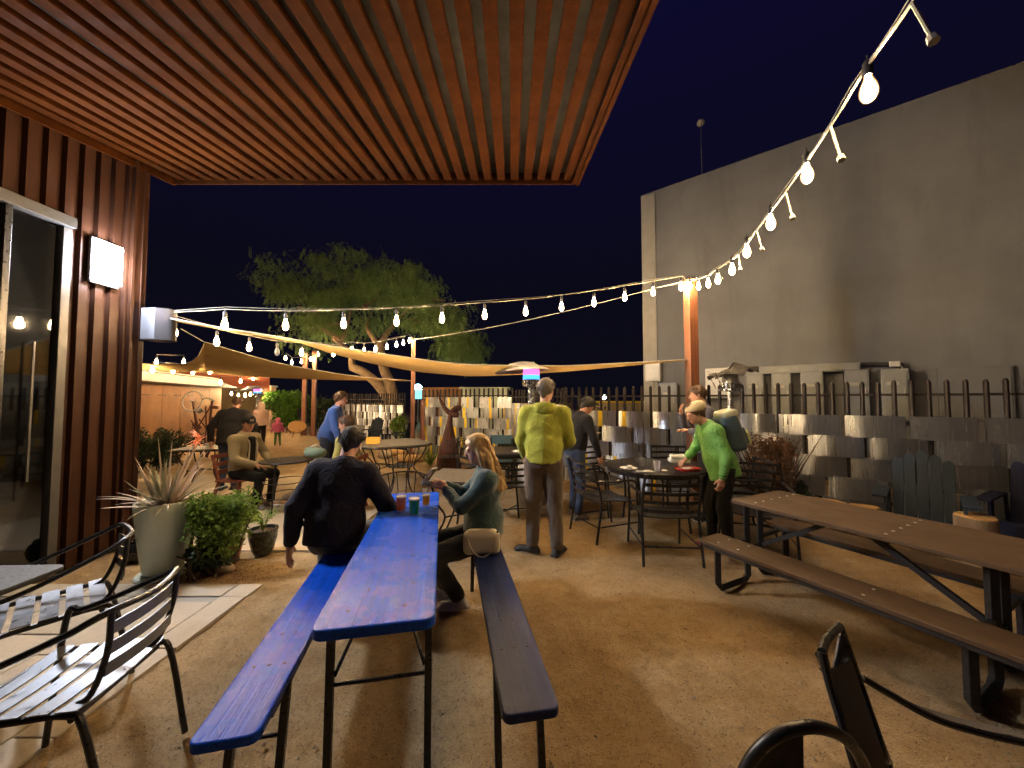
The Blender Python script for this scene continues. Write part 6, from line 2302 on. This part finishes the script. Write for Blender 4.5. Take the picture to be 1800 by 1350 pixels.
t = thing('handbag', 'cream leather shoulder bag standing on the dark bench', 'handbag', (hb.x, hb.y + .04, .462), R(2))
Q = Field(.007)
Q.box((0, 0, .085), (.135, .045, .082), None, .035, .02).box((0, 0, .16), (.10, .020, .02), None, .015, .03)
grow_obj('bag_body', [(Q, {})], M['bag_cream'], t, 1)
MB().tube(bez([(-.10, -.035, .155), (-.085, -.052, .08), (-.03, -.054, .012), (.03, -.056, -.0 + .006), (.085, -.052, .06), (.118, -.03, .15)], 6), .005, 6).build('strap', M['bag_cream'], t)
MB().tube([(-.11, -.0, .172), (.11, .0, .172)], .004, 6).build('zip', M['galv'], t)
MB().ball((.115, -.02, .165), .010, 8, 6).build('buckle', M['steel'], t)

# man in lime hoodie
person('man in a bright lime hoodie and taupe trousers standing with his back turned', (.33, 3.92, 0), R(-4), 1.83, lean=2, side=2, twist=-8, head=(-28, -3, 0), neck_fwd=.02,
       lh=(-.21, .22, .97), rh=(.19, .28, 1.06), lfy=75, rfy=-25, lf=(-.12, .02, 0), rf=(.135, -.05, 0), le=(-.35, -.6, -.8), re=(.6, -.6, -.7),
       jacket='lime', pants='taupe', shoes='blackshoe', hair='hair_grey', bulk=1.16, hem=-.03, hood=True, fold=.013, pants_w=1.2, shoe_sole='stone')
t = thing('paper_plate', 'white paper plate carried at hip height by the man in lime', 'plate', (.095, 4.19, 1.005))
MB().lathe([(0, 0), (.07, 0), (.10, .012), (.101, .014), (.07, .004), (0, .003)], seg=24, cap=False).build('plate', M['paper'], t)
# woman in dark jacket
tdw, jdw = person('woman in a dark jacket and blue jeans standing behind the lime hoodie', (.86, 5.10, 0), R(-62), 1.68, lean=13, head=(0, 26, 0),
       lh=(-.16, .34, 1.10), rh=(.24, .22, .84), lf=(-.11, .06, 0), rf=(.12, -.03, 0), le=(-.8, -.5, -.6), re=(1, -.6, -.2),
       jacket='blackcloth', pants='jeans', shoes='greyshoe', hair='hair_black', hairstyle='bun', bulk=1.04, hem=-.02, fem=True, skin='skin_tan')
Td = Matrix.Translation(tdw.location) @ tdw.rotation_euler.to_matrix().to_4x4()
q_ = Td @ V((-.13, .44, 1.10))
t = thing('paper_plate', 'white paper plate held out by the woman in the dark jacket', 'plate', tuple(q_))
MB().lathe([(0, 0), (.07, 0), (.105, .014), (.106, .016), (.07, .004), (0, .003)], seg=24, cap=False).build('plate', M['paper'], t)
MB().ball((0, 0, .02), (.035, .025, .02), 10, 6).build('napkin', M['paper'], t)
# woman in green
tg, jg = person('woman in a bright green jacket and beige cap bending over the round table', (2.27, 4.02, 0), R(86), 1.62, lean=18, head=(0, 10, 0), neck_fwd=.05,
       lh=(-.20, .10, .79), rh=(.22, .30, .93), lf=(-.08, .0, 0), rf=(.10, .10, 0), le=(-.5, -1, -.1), re=(.8, -.3, -.6),
       jacket='greenjkt', pants='blackcloth', shoes='pinkshoe', hair='hair_brown', hairstyle='bun', hat=('beret', 'beige_cap'), bulk=1.16, hem=-.10, fold=.012, fem=True, pants_w=1.05)
Tg = Matrix.Translation(tg.location) @ tg.rotation_euler.to_matrix().to_4x4()
bk = Tg @ V(tuple(jg['chest'] - jg['fw'] * .20 + jg['up'] * .06))
t = thing('backpack', 'slate blue and pale green backpack worn over the green jacket', 'backpack', tuple(bk), tg.rotation_euler.z)
t.rotation_euler = (R(-18), 0, tg.rotation_euler.z)
Q = Field(.010)
Q.box((0, 0, 0), (.135, .085, .20), None, .05, .02).box((0, -.085, -.06), (.10, .04, .10), None, .03, .02)
grow_obj('pack_body', [(Q, dict(fold=.005))], cloth('slate_blue_nylon', (.05, .085, .12), (.03, .05, .075)), t, 1)
Q = Field(.010)
Q.box((0, -.02, .20), (.125, .085, .045), None, .035, .02)
grow_obj('pack_lid', [(Q, dict(fold=.004))], cloth('pale_green_nylon', (.48, .50, .36), (.4, .42, .3)), t, 1)
MB().box((-.07, -.10, .05), (.03, .01, .30)).box((.07, -.10, .05), (.03, .01, .30)).build('webbing', M['paper'], t, False, .003)
Q = Field(.010)
Q.box((0, -.12, -.09), (.085, .03, .08), None, .02, .02)
grow_obj('front_pocket', [(Q, dict(fold=.004))], cloth('lime_nylon', (.42, .48, .14), (.34, .4, .1)), t, 1)
MB().tube([V(tuple(x)) for x in [jg['wL'] - (jg['wL'] - jg['eL']) * .14 + np.array([.034 * math.cos(R(a)), .034 * math.sin(R(a)), 0]) for a in range(0, 360, 24)]], .009, 6, True).build('wristband', M['blackcloth'], tg)
# man behind
person('man in a grey shirt with a high forehead standing behind the green jacket', (2.62, 5.0, 0), R(80), 1.80, lean=4, head=(-8, 8, 0),
       rh=(.05, .30, 1.40), lh=(-.10, .24, 1.18), lf=(-.1, .05, 0), rf=(.1, -.05, 0), jacket='greyshirt', pants='blackcloth', shoes='blackshoe', hair='hair_brown', bulk=1.05, skin='skin_tan')
# man in cap, seated
tc, jc_ = person('man in a black cap and khaki jacket seated with hands on his knees', (-4.02, 5.55, 0), R(-97), 1.78, seat=.445, lean=4, head=(-26, 8, 0),
       lh=(-.13, .36, .66), rh=(.14, .33, .66), lf=(-.11, .40, 0), rf=(.10, .34, 0), lk=(-.1, 1, .6), rk=(.15, 1, .6), le=(-.9, -.8, -.2), re=(.9, -.8, -.2),
       jacket='khaki', pants='blackcloth', shoes='greyshoe', hair='hair_brown', hat=('cap', 'blackcap'), bulk=1.10, hem=-.02, curl=22, collar='cream')
Q = Field(.010)
Q.box(jc_['chest'] + jc_['fw'] * .118 + jc_['up'] * .01, (.062, .042, .20), None, .035, .02)
grow_obj('shirt', [(Q, {})], M['blackcloth'], tc, 1)
for sg in (-1, 1):
    cc = [V(tuple(jc_['chest'] + jc_['fw'] * f + jc_['rt'] * sg * x_ + jc_['up'] * z_)) for f, x_, z_ in ((.09, .045, .20), (.148, .068, .10), (.160, .072, -.05), (.150, .070, -.19))]
    MB().tube(bez(cc, 4), .011, 6).build('jacket_lining', M['cream'], tc)
# large black coat
person('person in a bulky black coat seen from behind under the far lamps', (-5.02, 6.6, 0), R(10), 1.70, lean=16, head=(15, 10, 0), lh=(-.33, .08, .86), rh=(.34, .1, .88), le=(-1, -.4, -.4), re=(1, -.4, -.4),
       jacket='blackcloth', pants='jeans', shoes='blackshoe', hair='hair_brown', bulk=1.28, hem=-.12, hands=True, h=.016)
# blue fleece
person('person in a blue fleece with tousled brown hair leaning to the right', (-3.20, 6.45, 0), R(-78), 1.76, lean=15, head=(-4, -8, 0), lh=(-.2, .30, .86), rh=(.2, .24, .84),
       lf=(-.12, .05, 0), rf=(.12, -.10, 0), jacket='bluefleece', pants='jeans', shoes='greyshoe', hair='hair_brown', hairstyle='messy', bulk=1.12, hem=-.05, fem=True, h=.014)
# person stretching one leg to the left
person('person seated behind the navy jacket with one brown-trousered leg stretched out', (-2.42, 5.38, 0), R(90), 1.78, seat=.445, lean=-4, head=(0, 20, 0), neck_fwd=-.02,
       lh=(-.2, .2, .68), rh=(.2, .2, .68), lf=(-.12, 1.06, .02), rf=(.14, .40, 0), rk=(.1, 1, .6), lk=(0, .2, 1), jacket='olive', pants='brownpants', shoes='tanboot', hair='hair_brown', bulk=1.02, seatdrop=.0, h=.015)
# far pair
person('person in a pale pink hooded top walking away far down the passage', (-8.12, 12.0, 0), R(20), 1.50, head=(0, 4, 0), lf=(-.09, .10, 0), rf=(.09, -.08, 0),
       jacket='pinkhood', pants='blackcloth', shoes='greyshoe', hair='hair_brown', hairstyle='none', hat=('hood', 'pinkhood'), bulk=1.25, hem=-.04, hands=False, h=.018, fem=True)
person('small child in a pink jacket and green trousers walking beside the pink hood', (-7.95, 12.6, 0), R(30), .96, head=(0, 5, 0), lf=(-.07, .12, 0), rf=(.09, -.10, 0),
       jacket='pink', pants='greenpants', shoes='pinkshoe', hair='hair_brown', hairstyle='none', hat=('hood', 'pink'), bulk=1.25, hem=-.04, hands=False, h=.014)
# ================================================================== PLANTS AND SCULPTURES
def leaf_cloud(centers, n, size, r, droop=0.0, elong=1.6, rnd=None):
    """n small leaf blades spread in ellipsoid clumps; returns an MB"""
    rnd = rnd or random.Random(1)
    mb = MB()
    tot = sum(c[1] for c in centers)
    for c, wgt, rad in centers:
        for _ in range(int(n * wgt / tot)):
            while True:
                p = V((rnd.uniform(-1, 1), rnd.uniform(-1, 1), rnd.uniform(-1, 1)))
                if .25 < p.length < 1:
                    break
            q = V(c) + V((p.x * rad[0], p.y * rad[1], p.z * rad[2]))
            s = size * rnd.uniform(.6, 1.4)
            d = V((rnd.gauss(0, 1), rnd.gauss(0, 1), rnd.gauss(0, .7) - droop)).normalized()
            a, b = orient(d)
            t_ = rnd.uniform(0, 6.28)
            w = (a * math.cos(t_) + b * math.sin(t_)) * s * .5
            mb.add([q - d * s * elong * .5, q + w * .8, q + d * s * elong * .5, q - w * .8], [(0, 1, 2, 3)])
    return mb


def twigs(n, base, top, r0, spread, rnd, seg=4):
    mb = MB()
    for _ in range(n):
        a = V(base) + V((rnd.uniform(-.3, .3) * spread, rnd.uniform(-.3, .3) * spread, 0))
        b = V(top) + V((rnd.gauss(0, .5) * spread, rnd.gauss(0, .5) * spread, rnd.uniform(-.25, .15) * V(top).z))
        m = a.lerp(b, .5) + V((rnd.uniform(-.1, .1), rnd.uniform(-.1, .1), .05)) * spread
        mb.tube(bez([a, m, b], 3), [r0 * (1 - .8 * k / 6) for k in range(7)], seg)
    return mb


# ---- big tree
def big_tree():
    rnd = random.Random(12)
    Y = 17.6
    base = at(690, 742, Y); base.z = 0
    t = thing('mesquite_tree', 'large feathery desert tree with a forked pale trunk behind the fence', 'tree', tuple(base))
    T = lambda px, py, Y_=Y: at(px, py, Y_) - base
    mb = MB()
    mb.tube(bez([(0, 0, 0), T(690, 700), T(683, 668), T(672, 640), T(668, 600)], 4), [.34, .33, .31, .30, .29, .28, .27, .26, .25, .24, .23, .22, .21, .20, .19, .18, .16], 12)
    mb.tube(bez([T(690, 712), T(668, 680), T(640, 655), T(617, 645)], 4), [.28, .27, .26, .25, .24, .23, .22, .21, .21, .20, .20, .19, .18], 12)
    limbs = []
    tips = []
    for a, b, r0 in ((T(620, 646), T(600, 600), .18), (T(600, 600), T(555, 550), .13), (T(600, 600), T(610, 540), .11), (T(668, 610), T(640, 540), .14), (T(668, 605), T(720, 530), .15),
                     (T(720, 530), T(790, 540), .09), (T(720, 530), T(740, 480), .09), (T(640, 540), T(650, 470), .09), (T(720, 560), T(820, 600), .08), (T(555, 550), T(515, 540), .07),
                     (T(600, 570), T(545, 585), .08)):
        c = (a + b) / 2 + V((rnd.uniform(-.3, .3), rnd.uniform(-.8, .8), rnd.uniform(-.1, .3)))
        b2 = b + V((0, rnd.uniform(-1.2, 1.2), 0))
        mb.tube(bez([a, c, b2], 4), [r0 * (1 - .6 * k / 8) for k in range(9)], 8)
        tips += [c, b2]
    mb.build('trunk', M['bark'], t, True)
    # crown: hanging feathery sprays on a rough dome
    cr = MB()
    outline = [(440, 500), (470, 478), (505, 470), (545, 455), (585, 442), (620, 436), (660, 442), (705, 440), (740, 452), (772, 480), (795, 510), (815, 548), (845, 575), (858, 600)]
    cl = []
    for i in range(190):
        u = rnd.random()
        px = 500 + 332 * u
        top = np.interp(px, [o_[0] for o_ in outline], [o_[1] for o_ in outline])
        low = np.interp(px, [440, 520, 600, 680, 760, 820, 860], [545, 590, 600, 560, 610, 640, 630])
        f = rnd.random() ** 1.25
        py = top + 30 + (low - top - 40) * f
        Yc = Y + rnd.uniform(-2.6, 2.6) * (1 - f * .3)
        rad = rnd.uniform(.4, .8)
        cl.append((at(px, py, Y) - base + V((0, Yc - Y, 0)), 1.0, (rad * 1.1, rad, rad * .62)))
    for px, py in ((845, 618), (828, 632), (812, 622), (795, 628), (850, 605), (780, 618), (500, 590), (530, 600), (560, 610), (835, 590)):
        cl.append((T(px, py), .7, (.42, .6, .45)))
    for c, w, rad in cl:
        for _ in range(int(50 * w)):
            p = V((rnd.gauss(0, .5) * rad[0], rnd.gauss(0, .5) * rad[1], rnd.gauss(0, .5) * rad[2])) + c
            d = V((rnd.gauss(0, .5), rnd.gauss(0, .5), rnd.uniform(-.9, .1))).normalized()
            ln = rnd.uniform(.25, .55)
            q = p
            for k in range(11):
                q = q + d * ln / 11
                d = (d + V((0, 0, -.09))).normalized()
                a, b = orient(d)
                for sg in (-1, 1):
                    w_ = (a * sg + b * rnd.uniform(-.6, .6) + d * .5).normalized() * rnd.uniform(.04, .085)
                    cr.add([q, q + w_ * .5 + d * .012, q + w_, q + w_ * .5 - d * .012], [(0, 1, 2, 3)])
    cr.build('crown', M['leaf_tree'], t, False)


big_tree()


def shrub(label, px, Y, w, h, d, n, size, m, cat='shrub', name='shrub', z0=0.0, stems=8, group=None, elong=1.6, px_y=None, rnd=None, clumps=9, core=None, droop=0.0):
    rnd = rnd or random.Random(int(px * 3 + Y * 7))
    p = at(px, 700, Y)
    t = thing(name, label, cat, (p.x, p.y, 0), 0, group)
    if stems:
        twigs(stems, (0, 0, z0), (0, 0, z0 + h * .85), .012 + .006 * h, w * .7, rnd).build('stem', M['bark_dark'], t)
    cs = []
    for _ in range(clumps):
        a = rnd.uniform(0, 6.28); rr_ = rnd.random() ** .6
        cs.append(((w * .36 * rr_ * math.cos(a), d * .36 * rr_ * math.sin(a), z0 + h * rnd.uniform(.22, .80)), rnd.uniform(.6, 1.4), (w * rnd.uniform(.14, .27), d * rnd.uniform(.14, .27), h * rnd.uniform(.13, .24))))
    leaf_cloud(cs, n, size, None, droop, elong, rnd).build('foliage', m, t, False)
    return t


shrub('bright green leafy shrub glowing behind the wicker chair', 505, 17.6, 2.4, 2.15, 1.4, 9000, .085, M['leaf_bright'], clumps=16)
shrub('darker olive shrub right of the two thin brown posts', 572, 18.4, 1.9, 1.95, 1.2, 5000, .08, M['leaf_dark'], clumps=12)
shrub('dark low shrub behind the aloe at the left wall', 262, 8.2, 1.1, 1.0, .8, 2600, .05, M['leaf_dark'], clumps=10)
shrub('dark leafless scrub below the bike wheel', 305, 9.4, 1.3, .95, .8, 1800, .04, M['leaf_dark'], clumps=9, stems=26)
shrub('wispy brown dry shrub in front of the metal plates right of the backpack', 1352, 4.95, .75, 1.18, .5, 4200, .020, M['leaf_dry'], stems=60, clumps=14, elong=3.2)
shrub('olive bushy plant behind the pale blue chair backs', 892, 7.6, .85, .98, .5, 1800, .040, M['leaf_dark'], clumps=9, stems=14)
shrub('small leafy plant growing against the shiny plates behind the round table', 1135, 6.7, .55, 1.28, .35, 900, .040, M['leaf_dark'], clumps=8, stems=7)
shrub('dark round shrub top showing over the fence behind the woman in the dark jacket', 1018, 9.0, 1.4, 1.72, .9, 4200, .045, M['leaf_dark'], clumps=12, z0=.2)
shrub('twiggy desert plant in front of the cream plates left of the posts', 706, 12.6, 1.0, 1.15, .6, 1500, .05, M['leaf_green'], clumps=8, stems=18)
shrub('low dark plant against the plates behind the picnic table', 1392, 4.85, .45, .60, .3, 900, .030, M['leaf_dark'], clumps=6, stems=0)


# ---- aloe / agave in tall white pot
def blade(mb, base, d, ln, w, bend, rnd, n=7):
    """a long tapering leaf"""
    d = V(d).normalized()
    a, b = orient(d)
    side = V((-d.y, d.x, 0)).normalized() if abs(d.z) < .98 else a
    p = V(base)
    L_, R__, C_ = [], [], []
    for k in range(n + 1):
        f = k / n
        ww = w * (1 - f) ** .7 * (.75 + .5 * math.sin(min(1, f * 3) * 1.57) * .5)
        nrm = side.cross(d).normalized()
        L_.append(p - side * ww); R__.append(p + side * ww); C_.append(p - nrm * ww * .45)
        p = p + d * ln / n
        d = (d + V((0, 0, -bend / n))).normalized()
    for k in range(n):
        mb.add([L_[k], C_[k], C_[k + 1], L_[k + 1]], [(0, 1, 2, 3)])
        mb.add([C_[k], R__[k], R__[k + 1], C_[k + 1]], [(0, 1, 2, 3)])


pb = at(289, 950, 3.45)
pot = thing('tall_planter', 'tall pale green glazed planter holding a spiky aloe', 'planter', (pb.x, pb.y, .018 * 0))
MB().lathe([(0, 0), (.19, 0), (.20, .015), (.19, .03), (.14, .035)], seg=32).build('saucer', M['pot_white'], pot)
MB().lathe([(.125, .03), (.140, .04), (.165, .18), (.195, .42), (.212, .60), (.218, .665), (.214, .675), (.200, .672), (.192, .60), (.0, .60)], seg=40).build('pot_body', M['pot_white'], pot)
MB().lathe([(0, .625), (.19, .62)], seg=24).build('soil', M['soil'], pot)
al = thing('aloe_plant', 'spiky grey-green aloe with dry straw leaves and one orange flower', 'plant', (pb.x, pb.y, .62))
rnd = random.Random(31)
for i in range(64):
    a = rnd.uniform(0, 6.28); el = rnd.uniform(.25, 1.45)
    mb = MB()
    blade(mb, (.09 * math.cos(a) * rnd.random(), .09 * math.sin(a) * rnd.random(), 0), (math.cos(a) * math.cos(el), math.sin(a) * math.cos(el), math.sin(el)), rnd.uniform(.26, .46), rnd.uniform(.014, .026), rnd.uniform(.1, .9), rnd)
    mb.build('leaf', M['agave'] if i % 3 else M['agave_dry'], al, True, ang=60)
for (tx, ty) in ((277, 772), (303, 778), (352, 782), (368, 786), (373, 792), (378, 818), (383, 815), (203, 880), (365, 800), (232, 808), (338, 790), (377, 857)):
    tip = at(tx, ty, 3.45 + rnd.uniform(-.12, .12)) - al.location
    b0 = V((tip.x * .15, tip.y * .2, 0.0))
    mb = MB()
    d = tip - b0
    blade(mb, b0, d + V((0, 0, .12)), d.length * 1.05, .017, .22, rnd, 9)
    mb.build('leaf', M['agave_dry'], al, True, ang=60)
fb = at(346, 778, 3.40) - al.location; ft = at(347, 760, 3.40) - al.location
MB().tube(bez([(.05, 0, 0), (.14, -.02, .25), fb], 5), .007, 6).build('flower_stalk', M['agave_dry'], al)
for k in range(22):
    a = rnd.uniform(0, 6.28); el = rnd.uniform(-.9, 1.1)
    mb = MB()
    c0 = fb.lerp(ft, rnd.random())
    blade(mb, c0, (math.cos(a) * math.cos(el), math.sin(a) * math.cos(el), math.sin(el) - .2), rnd.uniform(.06, .10), .013, .6, rnd, 4)
    mb.build('flower_petal', M['flower'], al, True, ang=60)

# potted shrubs beside it
sh = shrub('bushy bright green potted plant between the tall planter and the small dark pot', 392, 3.52, .66, .74, .50, 6000, .026, M['leaf_green'], clumps=26, stems=5, z0=.05)
shrub('trailing grey-leaved plant close to the tall planter', 345, 3.62, .34, .62, .3, 1300, .022, M['agave_dry'], clumps=9, stems=9, z0=.05)
shrub('dark leafy underplant at the foot of the green bush', 372, 3.40, .46, .34, .34, 2400, .024, M['leaf_dark'], clumps=12, stems=9)
p = gnd(385, 1000, 0)
t = thing('clay_pot', 'brown clay pot almost hidden under the green bush', 'pot', (p.x, p.y + .10, 0))
MB().lathe([(0, 0), (.09, 0), (.125, .20), (.135, .20), (.135, .23), (.115, .23), (.11, .2), (0, .2)], seg=24).build('pot_body', basic('terracotta', (.30, .14, .06), (.22, .1, .05), .8), t)
p = gnd(450, 981, 0)
t = thing('dark_pot', 'small dark green glazed pot at the right end of the plants', 'pot', (p.x, p.y + .10, 0))
MB().lathe([(0, 0), (.075, 0), (.10, .05), (.128, .17), (.133, .24), (.138, .25), (.134, .262), (.118, .26), (.114, .23), (0, .23)], seg=30).build('pot_body', M['pot_dark'], t)
MB().lathe([(0, .235), (.114, .232)], seg=20).build('soil', M['soil'], t)
rnd = random.Random(5)
mbs, mbl = MB(), MB()
for k in range(7):
    a = rnd.uniform(0, 6.28)
    tip = V((.13 * math.cos(a), .10 * math.sin(a), rnd.uniform(.30, .50)))
    pts_ = bez([(0, 0, .23), (tip.x * .4, tip.y * .4, tip.z * .8 + .05), tip], 5)
    mbs.tube(pts_, .004, 5)
    for q_ in pts_[3:]:
        for _ in range(9):
            c = q_ + V((rnd.gauss(0, .02), rnd.gauss(0, .02), rnd.gauss(0, .015)))
            d = V((rnd.gauss(0, 1), rnd.gauss(0, 1), rnd.gauss(0, .6))).normalized(); a_, b_ = orient(d)
            mbl.add([c, c + d * .010 + a_ * .007, c + d * .022, c + d * .010 - a_ * .007], [(0, 1, 2, 3)])
sp_ = thing('sprig_plant', 'sparse thin-stemmed plant growing from the small dark pot', 'plant', (t.location.x, t.location.y, 0))
mbs.build('stem', M['leaf_green'], sp_)
mbl.build('foliage', M['leaf_green'], sp_, False)
p = gnd(231, 992, 0)
t = thing('round_pot', 'shiny black round pot left of the tall planter', 'pot', (p.x, p.y + .08, .0))
MB().lathe([(0, 0), (.07, 0), (.115, .05), (.128, .11), (.11, .17), (.075, .20), (.082, .215), (.06, .215), (.055, .19), (0, .19)], seg=30).build('pot_body', M['pot_black'], t)
# dry litter on the ground by the pots and strewn thinly over the patio
rnd = random.Random(77)
mb = MB()
for i_ in range(1250):
    p = gnd(rnd.gauss(400, 55), rnd.gauss(1005, 10), .004) if i_ < 900 else V((rnd.uniform(-1.8, 4.5), rnd.uniform(.8, 7), .008))
    a = rnd.uniform(0, 6.28); l_ = rnd.uniform(.008, .03)
    mb.add([p, p + V((math.cos(a + .6) * l_ * .4, math.sin(a + .6) * l_ * .4, .004)), p + V((math.cos(a) * l_, math.sin(a) * l_, rnd.uniform(.0, .01))), p + V((math.cos(a - .6) * l_ * .4, math.sin(a - .6) * l_ * .4, .002))], [(0, 1, 2, 3)])
tag(mb.build('leaf_litter', M['leaf_dry'], None, False), 'dry leaf litter around the potted plants', kind='stuff')

# ---- green spiky plant by the cactus sculpture, and the sculpture
def rosette(label, px, Y, n, ln, w, m, z=0):
    p = at(px, 700, Y)
    t = thing('yucca_plant', label, 'plant', (p.x, p.y, z))
    r_ = random.Random(int(px))
    for i in range(n):
        a = 6.28 * i / n + r_.uniform(-.2, .2); el = r_.uniform(.45, 1.4)
        mb = MB()
        blade(mb, (0, 0, .03), (math.cos(a) * math.cos(el), math.sin(a) * math.cos(el), math.sin(el)), ln * r_.uniform(.7, 1.1), w, r_.uniform(.1, .5), r_)
        mb.build('leaf', m, t, True, ang=60)
    return t


rosette('green spiky yucca left of the rusted cactus sculpture', 757, 8.9, 26, .62, .022, M['leaf_green'])
rosette('small dark yucca at the foot of the plates right of the rusted cactus', 835, 8.9, 16, .42, .018, M['leaf_dark'])


def cactus_sculpture():
    Y = 8.6
    base = at(789, 790, Y); base.z = 0
    t = thing('rusted_sculpture', 'dark rusted steel cactus sculpture with a curved upper branch', 'sculpture', tuple(base))
    T = lambda px, py: at(px, py, Y) - base
    MB().tube([(0, 0, 0), T(788, 795), T(789, 770), T(790, 745), T(792, 728)], [.30, .245, .155, .075, .05], 14).build('trunk', M['rust_steel'], t)
    MB().tube(bez([T(791, 735), T(795, 722), T(806, 716), T(808, 722)], 5), [.05] * 12 + [.045, .04, .035, .03], 10).build('arm', M['rust_steel'], t)
    MB().tube(bez([T(806, 730), T(792, 727), T(780, 715), T(773, 700), T(770, 688)], 5), [.055, .06, .065, .065, .062, .06, .058, .056, .052, .05, .046, .042, .038, .034, .03, .026, .022, .018, .014, .012, .008], 10).build('arm', M['rust_steel'], t)
    r_ = random.Random(3)
    for k in range(12):
        a = T(800 + r_.uniform(-3, 6), 722 + r_.uniform(-3, 5)); b = a + V((r_.uniform(-.12, .16), r_.uniform(-.1, .1), r_.uniform(.05, .22)))
        MB().tube([a, a.lerp(b, .5) + V((.02, 0, .02)), b], [.010, .008, .003], 5).build('spike', M['rust_steel'], t)


cactus_sculpture()
# scrap sculpture with bike wheel on the ochre wall
wp = at(338, 705, 10.2)
t = thing('bicycle_wheel_sculpture', 'scrap metal sculpture topped by a bicycle wheel against the ochre wall', 'sculpture', (wp.x, wp.y, 0))
wr = .27
MB().tube([(wr * math.cos(R(a)), .05 * math.sin(R(a)), wp.z + wr * math.sin(R(a))) for a in range(0, 360, 10)], .016, 8, True).build('wheel_rim', M['cable'], t)
sm = MB()
for a in range(0, 360, 30):
    sm.cyl((0, 0, wp.z), (wr * math.cos(R(a)), .05 * math.sin(R(a)), wp.z + wr * math.sin(R(a))), .003, None, 4)
sm.build('spokes', M['galv'], t)
MB().cyl((0, -.04, wp.z), (0, .04, wp.z), .02).build('hub', M['galv'], t)
MB().tube(bez([(.27, 0, wp.z + .05), (.45, 0, wp.z + .08), (.62, 0, wp.z + .0)], 4), .02, 6).build('frame_tube', M['cable'], t)
MB().cyl((.02, 0, wp.z), (.32, 0, .02), .03).cyl((.55, 0, wp.z), (.40, .05, .02), .03).build('support', M['rust_steel'], t)
r_ = random.Random(9)
for k in range(16):
    c = V((r_.uniform(.0, .95), r_.uniform(-.15, .15), r_.uniform(.25, 1.45)))
    mb = MB().box(c, (r_.uniform(.08, .22), r_.uniform(.03, .12), r_.uniform(.06, .2)), M=Matrix.Rotation(r_.uniform(0, 3), 3, V((r_.random(), r_.random(), r_.random())).normalized()))
    mb.build('scrap_plate', r_.choice([M['rust_steel'], M['rust_steel'], M['galv'], M['white_plastic']]), t, False, .006)
for k in range(8):
    a = V((r_.uniform(0, .9), r_.uniform(-.1, .1), r_.uniform(.0, .5))); b = V((r_.uniform(0, .9), r_.uniform(-.1, .1), r_.uniform(.8, 1.5)))
    MB().tube(bez([a, a.lerp(b, .5) + V((r_.uniform(-.15, .15), 0, 0)), b], 4), .016, 6).build('scrap_rod', M['rust_steel'], t)
